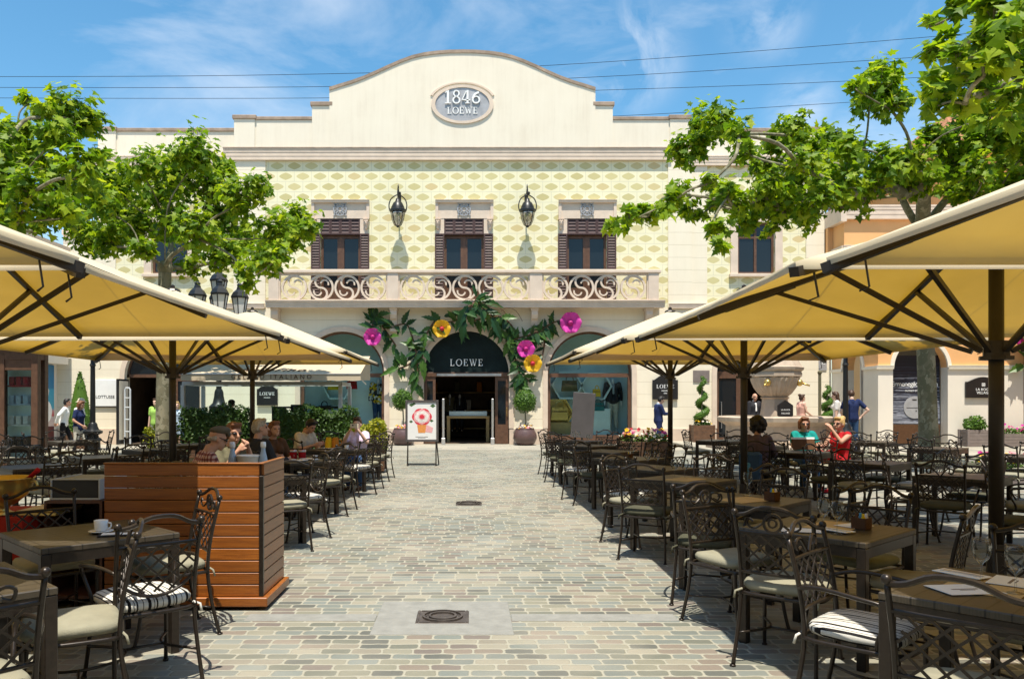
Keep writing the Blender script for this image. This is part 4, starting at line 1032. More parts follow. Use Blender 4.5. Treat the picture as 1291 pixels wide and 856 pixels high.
# ---------------------------------------------------------------- umbrellas
ORD = ['first', 'second', 'third', 'fourth', 'fifth', 'sixth', 'seventh', 'eighth', 'ninth', 'tenth']
def umbrella_parts():
    ze, za, hw = 2.295, 3.12, 2.1
    P = []
    b = MB(); n = 10
    cor = [(-hw,-hw),(hw,-hw),(hw,hw),(-hw,hw)]
    for k in range(4):                                  # four sagging slopes with a hem
        a, c = Vector((*cor[k], 0)), Vector((*cor[(k+1) % 4], 0)); vs, fs = [], []
        for i in range(n+1):
            t = i/n                                     # 0 at the eave, 1 at the apex
            for j in range(n+1):
                u = j/n; p = a.lerp(c, u)*(1-t)
                sag = -.05*sin(pi*u)*sin(pi*min(1, t*1.05+.02)) if 0 < t < 1 else 0
                inn = 1-.018*sin(pi*u)*(1-t)
                vs.append((p.x*inn, p.y*inn, ze+(za-ze)*t+sag))
        for i in range(n):
            for j in range(n): fs.append((i*(n+1)+j, i*(n+1)+j+1, (i+1)*(n+1)+j+1, (i+1)*(n+1)+j))
        o = len(vs)
        for j in range(n+1): v = vs[j]; vs.append((v[0]*.997, v[1]*.997, v[2]-.04))
        for j in range(n): fs.append((o+j, o+j+1, j+1, j))
        b.add(vs, fs)
    P.append(('canopy', b.build('canopy', M['canvas'], mesh_only=True, smooth=True), []))
    b = MB(); b.tube([(0,0,0),(0,0,za-.05)], .048, 10); P.append(('pole', b.build('pole', M['iron_dark'], mesh_only=True, smooth=True), []))
    b = MB(); b.cbox(-.32,.32,-.32,.32,0,.05,.01); b.tube([(0,0,.05),(0,0,.45)], .062, 10); P.append(('base', b.build('base', M['iron_dark'], mesh_only=True), []))
    b = MB(); b.tube([(0,0,1.93),(0,0,2.05)], .085, 8); b.tube([(0,0,1.9),(0,0,1.93)], .11, 8); P.append(('hub', b.build('hub', M['iron_dark'], mesh_only=True), []))
    b = MB(); b.lathe([(.09,-.05),(.11,-.03),(.09,.0),(.03,.02),(.03,.05),(0,.07)], (0,0,za), 10); P.append(('finial', b.build('finial', M['iron_dark'], mesh_only=True), []))
    ends = cor+[(0,-hw),(hw,0),(0,hw),(-hw,0)]
    for e in ends:
        e = Vector((*e, 0)); k = .985 if abs(e.x*e.y) > .1 else .97
        lo = Vector((e.x*k, e.y*k, ze-.045)); hi = Vector((e.x*.03, e.y*.03, za-.075))
        b = MB(); b.bar(lo, hi, .04, .05)
        if abs(e.x*e.y) > .1:
            b.bar(lo+Vector((e.x*.02, e.y*.02, -.012)), lo.lerp(hi, .12), .046, .052); b.bar(lo.lerp(hi, .30), lo.lerp(hi, .52), .052, .062)
            q = lo.lerp(hi, .05); b.tube([q+Vector((0,0,-.03)), q+Vector((.02,0,-.16)), q+Vector((-.02,.02,-.18))], .006, 4)
        mid = lo.lerp(hi, .47)
        s = MB(); s.bar((e.x*.05, e.y*.05, 1.97), mid-Vector((0,0,.02)), .03, .036)
        P.append(('rib', b.build('rib', M['iron_dark'], mesh_only=True), [('strut', s.build('strut', M['iron_dark'], mesh_only=True))]))
    return P

def place(name, parts, loc, rz, label, cat, group=None):
    r = empty(name, loc, rz, label, cat, group)
    for nm, me, subs in parts:
        o = link(nm, me, r)
        for sn, sm in subs: link(sn, sm, o)
    return r

def umbrellas():
    U = umbrella_parts()
    for sx, side, X in ((1, 'right', 3.77), (-1, 'left', -4.08)):
        for i, (y, dx) in enumerate(((1.95,(.17 if sx > 0 else -.03)), (6.28,(.40 if sx > 0 else -.03)), (10.9,0), (14.9,0))):
            d = ('nearest and mostly out of view' if i == 0 else 'second nearest' if i == 1 else 'third nearest' if i == 2 else 'furthest back')
            u = place('parasol', U, (X+dx, y, 0), R((1.0,-1.6 if sx > 0 else .8,.9,.4)[i])*(1 if sx > 0 else -1), 'square cream canvas parasol, %s in the %s row' % (d, side), 'umbrella', 'square parasols shading the terrace tables')
            if i == 3: u.scale = (1,1,1.055)
            if i == 1 and sx > 0: u.scale = (1.15,1.06,1)

# ---------------------------------------------------------------- chairs
def chair_parts(kind, cushion):
    P = []; r = .0115
    for s in (-1, 1):                                   # rear legs rise into the back posts
        b = MB(); b.tube(curve_pts([(s*.235,-.285,0),(s*.222,-.235,.22),(s*.212,-.21,.44),(s*.214,-.232,.66),(s*.222,-.285,.90)], 4), .0122, 6)
        b.sph((s*.223,-.288,.918), .021, 8, 6); b.tube([(s*.235,-.285,0),(s*.235,-.285,.012)], .019, 6)
        P.append(('leg', b.build('leg', M['iron'], mesh_only=True, smooth=True), []))
        b = MB(); b.tube(curve_pts([(s*.232,.262,0),(s*.222,.232,.12),(s*.212,.205,.30),(s*.215,.205,.435)], 4), .0125, 6); b.tube([(s*.232,.262,0),(s*.232,.262,.012)], .018, 6)
        P.append(('leg', b.build('leg', M['iron'], mesh_only=True, smooth=True), []))
    b = MB(); b.tube(curve_pts([(-.215,-.21,.43),(-.235,0,.43),(-.205,.215,.43),(0,.245,.43),(.205,.215,.43),(.235,0,.43),(.215,-.21,.43),(0,-.235,.43),(-.215,-.21,.43)], 3), .0115, 6)
    for x in (-.1, .1): b.box2(x-.015,x+.015,-.22,.23,.428,.434)
    b.tube(curve_pts([(-.222,-.23,.19),(-.10,-.03,.20),(-.222,.218,.19)], 4), .008, 5); b.tube(curve_pts([(.222,-.23,.19),(.10,-.03,.20),(.222,.218,.19)], 4), .008, 5); b.tube([(-.11,-.03,.2),(.11,-.03,.2)], .008, 5)
    P.append(('seat_frame', b.build('seat_frame', M['iron'], mesh_only=True, smooth=True), []))
    # back : yoke, rails and lattice
    yb = lambda z: -.21-.075*max(0, (z-.44)/.46)**1.6
    b = MB()
    b.tube(curve_pts([(-.222,yb(.9),.90),(-.15,yb(.92)-.01,.915),(-.06,yb(.95)-.02,.955),(.06,yb(.95)-.02,.955),(.15,yb(.92)-.01,.915),(.222,yb(.9),.90)], 4), .012, 6)
    zt, zb = .80, .56
    if kind == 'ring': zt = .80
    b.tube([(-.216,yb(zt),zt),(0,yb(zt)-.012,zt),(.216,yb(zt),zt)], .010, 6)
    bow = lambda x: .10*(1-(abs(x)/.21)**2.2) if kind == 'bow' else 0
    low = [(x, yb(zb)-.012*(1-(x/.21)**2), zb+ (.06-bow(x) if kind == 'bow' else 0)) for x in [(-.21+.42*i/10) for i in range(11)]]
    b.tube(low, .010, 6)
    n = 5
    def bot(x): return zb+(.06-bow(x) if kind == 'bow' else 0)
    step = .42/n
    H_ = zt-zb
    for i in range(-4, n+1):
        for sg in (1, -1):
            xa = -.21+i*step if sg > 0 else .21-i*step
            pts = []
            for k in range(13):
                t = k/12; x = xa+sg*t*step*4*.9; z = zb-.04+t*(H_+.04)
                if -.209 <= x <= .209 and z >= bot(x)-.002 and z <= zt: pts.append((x, yb(z)-.012*(1-(x/.21)**2), z))
            if len(pts) > 1: b.bar(pts[0], pts[-1], .011, .005, (0,1,0))
    if kind == 'ring':
        b.ring(0, .868, .058, .044, yb(.87)-.022, yb(.87)-.008, 18); b.ring(0, .868, .028, .018, yb(.87)-.022, yb(.87)-.010, 12)
        for s in (-1, 1): b.tube(curve_pts([(s*.06,yb(.87)-.014,.86),(s*.11,yb(.86)-.01,.83),(s*.15,yb(.88),.85),(s*.14,yb(.88),.885),(s*.115,yb(.88),.87)], 4), .007, 5)
    elif kind == 'scroll':
        for s in (-1, 1): b.tube(curve_pts([(s*.01,yb(.82)-.01,.81),(s*.07,yb(.86)-.012,.88),(s*.12,yb(.87)-.01,.87),(s*.11,yb(.85)-.01,.83),(s*.075,yb(.85)-.01,.84)], 4), .008, 5)
    b.tube([(-.214,yb(.62),.62),(-.212,yb(zb),zb)], .006, 4)
    P.append(('backrest', b.build('backrest', M['iron'], mesh_only=True, smooth=False), []))
    if kind in ('bow', 'scroll'):
        for s in (-1, 1):
            b = MB(); b.tube(curve_pts([(s*.216,-.235,.665),(s*.265,-.12,.69),(s*.285,.06,.675),(s*.275,.165,.655),(s*.258,.18,.60),(s*.235,.13,.50),(s*.222,.12,.435)], 4), .011, 6)
            P.append(('armrest', b.build('armrest', M['iron'], mesh_only=True, smooth=True), []))
    # cushion : soft pad with a seam and tie
    b = MB(); vs, fs = [], []; n = 24
    rows = [(.0,-.03),(.80,-.03),(.95,-.022),(1.0,-.006),(1.0,.012),(.95,.028),(.80,.037),(.45,.043),(.0,.045)]
    for f_, z in rows:
        for k in range(n):
            a = 2*pi*k/n; c_, s_ = cos(a), sin(a); e = .42
            x = .225*abs(c_)**e*(1 if c_ > 0 else -1)*f_; y = .222*abs(s_)**e*(1 if s_ > 0 else -1)*f_
            vs.append((x, y, .472+z+.004*sin(3*a+f_*4)*f_))
    for i in range(len(rows)-1):
        for k in range(n): fs.append((i*n+k, i*n+(k+1) % n, (i+1)*n+(k+1) % n, (i+1)*n+k))
    b.add(vs, fs); b.tube([(-.2,-.22,.455),(-.235,-.24,.44),(-.24,-.25,.40)], .008, 4); b.tube([(.2,-.22,.455),(.235,-.24,.44),(.24,-.25,.40)], .008, 4)
    P.append(('cushion', b.build('cushion', M[cushion], mesh_only=True, smooth=True), []))
    return P

def table_parts():
    P = []
    b = MB(); b.cbox(-.40,.40,-.40,.40,.715,.75,.005); P.append(('tabletop', b.build('tabletop', M['table'], mesh_only=True), []))
    b = MB()
    for s in (-1, 1): b.box2(-.345,.345,s*.385-.012,s*.385+.012,.655,.715); b.box2(s*.385-.012,s*.385+.012,-.345,.345,.655,.715)
    P.append(('apron', b.build('apron', M['iron'], mesh_only=True), []))
    for sx in (-1, 1):
        for sy in (-1, 1):
            b = MB(); b.cbox(sx*.372-.027, sx*.372+.027, sy*.372-.027, sy*.372+.027, 0, .7145, .004); P.append(('leg', b.build('leg', M['iron'], mesh_only=True), []))
    return P

def visible(x, y):
    if y < 1.2: return False
    px = CX+x*F/y
    return -90 < px < 1380

def furniture():
    T = table_parts(); C = {}
    rnd = random.Random(11)
    occupied = {('left aisle row',2,2):1}
    rows = [('right aisle row', 2.32, [3.38, 5.15, 6.68, 8.45, 9.95, 11.7, 13.4, 15.2, 17.0], 1),
            ('right outer row', 5.5, [6.9, 8.85, 10.9, 13.2, 15.2, 17.2], 1),
            ('far right row', 8.5, [12.3, 14.4, 16.8], 1),
            ('left aisle row', -2.38, [3.5, 4.97, 8.85, 11.2, 13.9, 16.1], -1),
            ('left outer row', -5.55, [7.6, 10.2, 12.0, 13.9, 15.6], -1),
            ('far left row', -8.5, [12.8, 14.8, 17.0], -1)]
    stripes = {('left aisle row',0,'-+'), ('left aisle row',1,'+-'), ('right aisle row',0,'-+'), ('right aisle row',4,'--'), ('left aisle row',2,'++'), ('left aisle row',4,'+-'), ('right outer row',2,'+-'), ('right outer row',1,'-+'), ('right aisle row',6,'--'), ('left aisle row',3,'-+')}
    kinds = {('right aisle row',1,'--'):'ring', ('right aisle row',1,'-+'):'ring', ('left aisle row',1,'+-'):'bow', ('right aisle row',0,'--'):'plain', ('left aisle row',0,'+-'):'scroll', ('right aisle row',2,'--'):'scroll', ('right aisle row',3,'--'):'plain'}
    tables = {}
    for row, X, ys, sd in rows:
        for i, y in enumerate(ys):
            x = X+rnd.uniform(-.05,.05)*(i > 2); rot = pi/4+R(rnd.uniform(-3,3))*(i > 1)
            if row == 'right aisle row' and i < 2: rot = pi/4-R(3)
            tables[(row,i)] = (x, y, rot)
            if visible(x, y) or visible(x-.5, y):
                place('terrace_table', T, (x, y, 0), rot, 'square dark slatted terrace table, %s from the front in the %s' % (ORD[i], row), 'table', 'square terrace tables')
            for a, b_ in ((-1,-1),(-1,1),(1,-1),(1,1)):
                key = (row, i, ('+' if a > 0 else '-')+('+' if b_ > 0 else '-'))
                if key in SKIP_CHAIRS: continue
                g = rnd.uniform(.48,.66); sh = rnd.uniform(-.05,.05)
                if key == ('left aisle row',1,'+-'): g, sh = .72, .02
                if key == ('left aisle row',1,'++'): g, sh = .50, .06
                if key == ('right aisle row',0,'--'): g, sh = .60, 0
                if key == ('right aisle row',1,'--'): g, sh = .52, -.02
                n = Vector((a*.7071, b_*.7071)); t = Vector((-n.y, n.x))
                cx, cy = x+n.x*(g+.02)+t.x*sh, y+n.y*(g+.02)+t.y*sh
                if not visible(cx, cy) or (i > 3 and rnd.random() < .09): continue
                rz = atan2(-n.y, -n.x)-pi/2+R(rnd.uniform(-20,20))
                kd = kinds.get(key) or rnd.choice(['plain','plain','bow','ring','scroll'])
                cu = 'stripe' if key in stripes else 'cream' if (y < 5.5 or X < 0) and key != ('right aisle row',1,'++') else rnd.choice(['olive','olive','sage','cream','cream'])
                if key == ('right aisle row',2,'--'): cu = 'olive'
                if (kd, cu) not in C: C[(kd, cu)] = chair_parts(kd, cu)
                aisle = (a < 0) == (X > 0)
                desc = {'plain':'armless iron chair', 'bow':'bow backed iron armchair', 'ring':'ring backed iron chair', 'scroll':'scroll backed iron armchair'}[kd]
                desc = dict(stripe='stripe cushioned ', olive='olive cushioned ', sage='sage cushioned ', cream='')[cu]+desc
                lab = '%s, %s %s side of %s table, %s' % (desc, 'near' if b_ < 0 else 'far', 'aisle' if aisle else 'outer', ORD[i], row)
                place('iron_chair', C[(kd, cu)], (cx, cy, 0), rz, lab, 'chair', 'wrought iron chairs round the terrace tables')
    return tables, C
SKIP_CHAIRS = {('right aisle row',2,'-+'), ('right aisle row',4,'-+'), ('right aisle row',6,'-+'),('left aisle row',3,'++') if False else ('right outer row',0,'++'), ('right outer row',0,'+-'), ('left aisle row',1,'--'), ('left aisle row',0,'--'), ('left outer row',0,'--')}

def tableware(tables):
    def glass_mesh():
        b = MB(); b.lathe([(.033,0),(.034,.003),(.006,.010),(.0042,.02),(.004,.085),(.010,.095),(.030,.115),(.040,.145),(.040,.175),(.034,.205),(.0335,.205),(.039,.172),(.039,.146),(.029,.117),(.0,.10)], (0,0,0), 16)
        return b.build('wine_glass', M['wineglass'], mesh_only=True, smooth=True)
    G = glass_mesh()
    def top(row, i, dx, dy): x, y, r = tables[(row,i)]; return (x+dx, y+dy, .7505)
    spots = [('right aisle row',0,-.03,.17),('right aisle row',0,.0,-.01),('right aisle row',1,-.08,-.13),('right aisle row',1,-.05,-.25),('right aisle row',2,.12,.28),('right aisle row',3,-.08,.05),('right aisle row',3,.03,.05),
             ('right aisle row',4,-.06,0),('right aisle row',4,.06,.02),('right aisle row',5,.05,0),('right aisle row',6,-.1,0),('right aisle row',7,0,0),('right aisle row',8,-.06,0),('right aisle row',8,.05,.03),('right outer row',1,-.05,.1),('right outer row',1,.06,.1),('right outer row',2,.0,.1)]
    seen = {}
    for row, i, dx, dy in spots:
        k = seen.get((row,i), 0); seen[(row,i)] = k+1
        o = link('wine_glass', G, None, top(row,i,dx,dy))
        pair = sum(1 for s in spots if s[:2] == (row,i)) > 1
        tag(o, ('empty stemmed wine glass%s on %s table, %s' % ((' at left of the pair' if k == 0 else ' at right of the pair') if pair else '', ORD[i], row)), 'wine glass', 'wine glasses on the terrace tables')
    # caddies of sauce and sugar
    def caddy(row, i, dx, dy, lab):
        r = empty('condiment_caddy', top(row,i,dx,dy), R(40), lab, 'caddy', 'condiment caddies on the tables')
        b = MB(); b.cbox(-.045,.045,-.045,.045,0,.008,.002)
        for s in (-1, 1): b.box2(s*.045-.003,s*.045+.003,-.045,.045,.008,.075); b.box2(-.042,.042,s*.045-.003,s*.045+.003,.008,.075)
        b.build('tray', M['brownbag'], r)
        for px, py, m_ in ((-.02,-.02,'yellow'),(.02,.015,'bluebag'),(.018,-.022,'offwhite'),(-.02,.022,'brownbag')):
            b = MB(); b.lathe([(.014,.009),(.015,.07),(.008,.085),(.009,.10),(0,.102)], (px,py,0), 8); b.build('bottle', M[m_], r, True)
    caddy('right aisle row',1,.20,-.05,'small dark caddy of sauce bottles on second table, right aisle row'); caddy('right aisle row',2,.19,-.10,'small dark caddy of sauce bottles on third table, right aisle row'); caddy('right aisle row',5,-.05,-.18,'small caddy of sauces on sixth table, right aisle row')
    lay = {}
    def sheet(name, row, i, dx, dy, w, h, rz, mat, lab, cat, lines=False, dz=0.0, grp=None):
        x, y, r0 = tables[(row,i)]
        lay[(row,i)] = k = lay.get((row,i), -1)+1; r = empty(name, (x+dx, y+dy, .7512+.0028*k), rz, lab, cat, grp)
        b = MB(); b.box2(-w/2,w/2,-h/2,h/2,0,.0022); b.build('sheet', M[mat], r)
        if lines:
            b = MB(); b.box2(-.06,.06,-.006,.006,.0024,.003); b.box2(-.035,.035,-.022,-.016,.0024,.003); b.build('print', M['greybox'], r)
    q = pi/4
    g1 = 'paper table mats'
    sheet('paper_mat','right aisle row',0,-.02,.13,.42,.30,q,'kraft','brown paper mat under the glasses on first table, right aisle row','table mat',grp=g1)
    sheet('paper_menu','right aisle row',0,-.18,.05,.25,.18,.1,'paper','white printed sheet at aisle end of first table, right aisle row','menu',True,grp='menus on the tables')
    sheet('paper_menu','right aisle row',0,.12,.19,.22,.16,q,'paper','white menu on brown mat, first table, right aisle row','menu',True,.0025,'menus on the tables')
    sheet('paper_mat','right aisle row',1,.08,.06,.40,.28,q,'kraft','brown paper mat at far side of second table, right aisle row','table mat',grp=g1)
    sheet('paper_menu','right aisle row',1,-.22,-.12,.24,.17,-.3,'paper','white sheet on aisle corner of second table, right aisle row','menu',grp='menus on the tables')
    sheet('paper_menu','right aisle row',1,.20,.05,.2,.15,.5,'paper','pale folded menu on brown mat, second table, right aisle row','menu',False,.0025,'menus on the tables')
    sheet('paper_mat','right aisle row',2,-.03,-.06,.42,.30,q-.25,'kraft','brown paper mat on third table, right aisle row','table mat',grp=g1)
    sheet('paper_mat','right aisle row',3,0,-.05,.42,.30,q,'kraft','brown paper mat on fourth table, right aisle row','table mat',grp=g1)
    sheet('paper_mat','left aisle row',0,-.15,.06,.40,.28,q,'paper','white paper mat on nearest left aisle table','table mat',grp=g1)
    def cutlery(row, i, dx, dy, lab):
        x, y, r0 = tables[(row,i)]
        r = empty('napkin', (x+dx, y+dy, .7600), .5, lab, 'napkin', 'napkins with cutlery')
        b = MB(); b.cbox(-.05,.05,-.11,.11,0,.005,.002); b.build('cloth', M['paper'], r)
        b = MB(); b.box2(-.012,-.006,-.09,.05,.0052,.008); b.box2(-.016,-.002,.05,.09,.0052,.008); b.build('fork', M['steel'], r)
        b = MB(); b.box2(.010,.022,-.09,.09,.0052,.008); b.build('knife', M['steel'], r)
    cutlery('right aisle row',0,-.02,.33,'white napkin with fork and knife, first table, right aisle row'); cutlery('right aisle row',1,-.02,-.16,'white napkin with cutlery on second table, right aisle row')
    # left table : cup on saucer, tray with papers
    x, y, r0 = tables[('left aisle row',1)]
    r = empty('coffee_cup', (x+.08-.0, y-.02, .7505), 0, 'white cup on saucer on the slatted table beside wooden station', 'cup')
    b = MB(); b.lathe([(.03,0),(.055,.006),(.075,.014),(.073,.016),(.0,.008)], (0,0,0), 18); b.build('saucer', M['porcelain'], r, True)
    b = MB(); b.lathe([(.026,.012),(.038,.02),(.042,.08),(.039,.08),(.0,.03)], (0,0,0), 16); b.tube(curve_pts([(.04,0,.065),(.062,0,.06),(.06,0,.035),(.038,0,.03)], 4), .005, 5); b.build('cup', M['porcelain'], r, True)
    r = empty('bill_tray', (x+.22, y-.1, .7505), .3, 'dark bill tray with receipts beside the white coffee cup', 'tray')
    b = MB(); b.cbox(-.11,.11,-.06,.06,0,.008,.002); b.build('tray', M['charcoal'], r)
    b = MB(); b.box2(-.09,.02,-.04,.04,.0085,.011); b.box2(.03,.10,-.045,.02,.0085,.0105); b.build('receipt', M['paper'], r)
    # carafes and bucket on the diners' table
    x, y, r0 = tables[('left aisle row',2)]
    for dx, dy, lab in ((-.20,-.22,'pale blue glass carafe at left of the white bucket'), (.13,-.20,'pale blue glass carafe at right of the white bucket')):
        r = empty('water_carafe', (x+dx, y+dy, .7505), 0, lab, 'carafe', 'carafes behind the wooden station')
        b = MB(); b.lathe([(.045,0),(.058,.02),(.056,.12),(.04,.22),(.024,.29),(.022,.33)], (0,0,0), 16); b.build('bottle', M['paleblue'], r, True)
        b = MB(); b.lathe([(.026,.32),(.03,.345),(.028,.385),(0,.39)], (0,0,0), 12); b.build('stopper', M['porcelain'], r, True)
    r = empty('ice_bucket', (x-.03, y-.22, .7505), 0, 'white ice bucket between two carafes behind the wooden station', 'bucket')
    b = MB(); b.lathe([(.09,0),(.095,.01),(.12,.23),(.128,.235),(.124,.245),(.112,.235),(.09,.03),(0,.02)], (0,0,0), 20); b.build('pail', M['porcelain'], r, True)
    b = MB(); b.tube(curve_pts([(-.12,0,.22),(-.08,-.06,.24),(0,-.10,.235),(.08,-.06,.24),(.12,0,.22)], 5), .005, 5); b.build('handle', M['steel'], r)
    # plates and cups on further left tables
    for i, spots in ((3, ((.1,.1),(-.15,-.05),(.05,-.2))), (4, ((0,0),(-.2,.1)))):
        x, y, r0 = tables[('left aisle row',i)]
        for k, (dx, dy) in enumerate(spots):
            r = empty('dinner_plate', (x+dx, y+dy, .7505), 0, 'white plate, %s on %s table, left aisle row' % (('far side','near side','aisle corner')[k], ORD[i]), 'plate', 'white plates on left tables')
            b = MB(); b.lathe([(.05,0),(.09,.006),(.12,.018),(.118,.02),(.085,.01),(0,.006)], (0,0,0), 20); b.build('dish', M['porcelain'], r, True)
        r = empty('coffee_cup', (x+.22, y+.02, .7505), 0, 'white coffee cup on %s table, left aisle row' % ORD[i], 'cup')
        b = MB(); b.lathe([(.05,0),(.07,.012),(.068,.013),(0,.006)], (0,0,0), 14); b.build('saucer', M['porcelain'], r, True)
        b = MB(); b.lathe([(.024,.010),(.036,.02),(.04,.07),(.037,.07),(0,.03)], (0,0,0), 14); b.build('cup', M['porcelain'], r, True)
    x, y, r0 = tables[('left aisle row',4)]
    for dx, m_, lab in ((-.12,'yellow','yellow juice jug on the table of the photographing woman'),(.0,'orange','orange drink pitcher beside the yellow juice jug')):
        r = empty('juice_jug', (x+dx, y+.16, .7505), 0, lab, 'jug')
        b = MB(); b.lathe([(.05,0),(.065,.02),(.06,.13),(.045,.18),(.05,.2),(.045,.2),(0,.19)], (0,0,0), 14); b.build('jug', M[m_], r, True)
        b = MB(); b.tube(curve_pts([(.045,0,.17),(.095,0,.16),(.1,0,.08),(.06,0,.05)], 4), .008, 5); b.build('handle', M[m_], r)
    x, y, r0 = tables[('left aisle row',3)]
    for dx, lab in ((-.15,'red sugar tin at left, on fourth table of left aisle row'),(-.02,'red sugar tin at right, on fourth table of left aisle row')):
        r = empty('sugar_tin', (x+dx, y+.30, .7505), 0, lab, 'tin', 'red tins on a left table')
        b = MB(); b.lathe([(.05,0),(.052,.01),(.052,.12),(.045,.13),(0,.132)], (0,0,0), 14); b.build('can', M['red'], r, True)
        b = MB(); b.lathe([(.053,.10),(.055,.105),(.055,.125),(.053,.128)], (0,0,0), 14); b.build('lid', M['steel'], r, True)

def station():
    S = empty('service_station', (-2.16, 6.32, 0), 0, 'slatted hardwood service station, orange in sun, beside left aisle', 'service counter')
    b = MB(); n = 11; h = 1.10; x0, x1, y0, y1 = -.60, .60, -.33, .35; zz = .10
    hh = (h-zz)/n
    for k in range(n): b.cbox(x0, x1-.03, y0, y0+.022, zz+k*hh+.003, zz+(k+1)*hh-.003, .004)
    b.build('front_boards', M['teak'], S)
    b = MB()
    for k in range(n): b.cbox(x1-.022, x1, y0+.03, y1, zz+k*hh+.003, zz+(k+1)*hh-.003, .004)
    b.build('side_boards', M['teak'], S)
    b = MB(); b.cbox(x1-.03, x1+.002, y0-.003, y0+.03, .1, h-hh-.0, .003); b.build('corner_strip', M['iron'], S)
    b = MB(); b.box2(x0+.0, x1-.024, y0+.024, y1, .1, .84); b.box2(x0+.02, x1-.05, y0+.03, y1-.02, .03, .1); b.build('carcass', M['black'], S)
    b = MB(); b.cbox(x0-.012, x1+.04, y0-.035, y1+.02, .03, .099, .006); b.build('base_board', M['teak'], S)
    b = MB(); b.cbox(x0-.004, x1+.004, y0-.006, y0+.028, h-.002, h+.010, .003); b.build('front_cap', M['teak'], S); b = MB(); b.cbox(x1-.028, x1+.006, y0+.029, y1, h-.002, h+.010, .003); b.build('side_cap', M['teak'], S)
    b = MB(); b.box2(x1-.05, x1-.0235, y0+.03, y1, .84, h-.003); b.build('side_lining', M['teak_dark'], S)
    for sx in (-1, 1):
        for sy in (-1, 1):
            b = MB(); b.cbox(sx*.5-.03, sx*.5+.03, sy*.26-.03, sy*.26+.03, 0, .03, .004); b.build('foot', M['iron_dark'], S)
    # the open shelf unit on its left
    W = empty('shelf_unit', (-3.0, 6.3, 0), 0, 'dark wooden shelf unit with a black tray left of the service station', 'shelf unit')
    b = MB(); b.box2(-.22,-.2,-.3,.3,0,.82); b.box2(.2,.22,-.3,.3,0,.82); b.box2(-.2,.2,.28,.3,0,.82); b.build('side_panel', M['teak_dark'], W)
    for z in (.08,.45,.80):
        b = MB(); b.box2(-.2,.2,-.3,.28,z,z+.025); b.build('shelf', M['teak_dark'], W)
    b = MB(); b.cbox(-.19,-.02,-.25,.1,.476,.60,.01); b.build('folded_napkins', M['cream'], W)
    T = empty('black_crate', (-3.0, 6.3, .826), 0, 'black box with pale rim on top of the shelf unit', 'box')
    b = MB(); b.cbox(-.18,.18,-.26,.2,0,.15,.006); b.build('body', M['black'], T)
    b = MB()
    for s in (-1, 1): b.box2(s*.183-.004,s*.183+.004,-.27,.21,.001,.156)
    b.box2(-.179,.179,-.27,-.262,.15,.157); b.box2(-.179,.179,-.27,-.262,.0,.012); b.build('rim', M['whiteframe'], T)
    # red covered buffet table
    R_ = empty('buffet_table', (-3.72, 6.15, 0), 0, 'buffet table covered to the ground with a red cloth', 'table')
    b = MB(); b.box2(-.42,.42,-.32,.32,.69,.712)
    for sx in (-1,1):
        for sy in (-1,1): b.box2(sx*.36-.03,sx*.36+.03,sy*.26-.03,sy*.26+.03,.0,.69)
    b.build('tabletop', M['teak_dark'], R_)
    b = MB(); n = 60; per = []
    for k in range(n):
        t = k/n*4; s = int(t); f = t-s; c = [(-.45,-.35),(.45,-.35),(.45,.35),(-.45,.35)]
        p0, p1 = c[s % 4], c[(s+1) % 4]; per.append((p0[0]+(p1[0]-p0[0])*f, p0[1]+(p1[1]-p0[1])*f))
    vs = [(x, y, .718) for x, y in per]+[(x*(1+.03*sin(i*1.9)+.03), y*(1+.03*sin(i*1.9)+.03), .02) for i, (x, y) in enumerate(per)]
    fs = [tuple(range(n))]+[(i, n+i, n+(i+1) % n, (i+1) % n) for i in range(n)]
    b.add(vs, fs); b.build('cloth', M['redcloth'], R_)
    zt = .7185
    Bw = empty('champagne_bowl', (-3.52, 5.98, zt), 0, 'large brass champagne bowl on the red buffet table', 'ice bowl')
    b = MB(); b.lathe([(.09,0),(.10,.01),(.05,.03),(.045,.06),(.10,.09),(.17,.15),(.205,.22),(.215,.27),(.225,.275),(.222,.283),(.205,.272),(.16,.16),(.08,.10),(0,.09)], (0,0,0), 24); b.build('bowl', M['gold'], Bw, True)
    b = MB()
    for s in (-1, 1): b.tube(curve_pts([(s*.21,0,.25),(s*.25,0,.25),(s*.26,0,.2),(s*.2,0,.19)], 4), .010, 6)
    b.build('handle', M['gold'], Bw)
    Bt = empty('champagne_bottle', (-3.50, 5.98, zt+.115), 0, 'dark champagne bottle with red foil leaning in the brass bowl', 'bottle')
    Bt.rotation_euler = (0, R(48), 0)
    b = MB(); b.lathe([(.0,0),(.04,.0),(.042,.14),(.03,.2),(.016,.24)], (0,0,.0), 14); b.build('glass_body', M['brownbag'], Bt, True)
    b = MB(); b.lathe([(.0165,.24),(.016,.31),(.019,.32),(.018,.34),(0,.345)], (0,0,.0), 12); b.build('foil', M['red'], Bt, True)
    Tr = empty('serving_tray', (-3.40, 5.92, zt), 0, 'shallow brass serving tray in front of the champagne glasses', 'tray')
    Tr.location.x = -3.22; Tr.location.y = 6.1
    b = MB(); b.cbox(-.14,.14,-.2,.2,0,.03,.006); b.build('base', M['gold'], Tr); b = MB(); b.cbox(-.15,.15,-.21,.21,.0305,.042,.004); b.build('rim', M['gold'], Tr)
    b = MB(); b.lathe([(.028,0),(.029,.002),(.004,.008),(.0035,.07),(.016,.09),(.024,.13),(.024,.17),(.020,.20),(.0195,.2),(.023,.13),(.0,.08)], (0,0,0), 12)
    gm = b.build('champagne_flute', M['wineglass'], mesh_only=True, smooth=True)
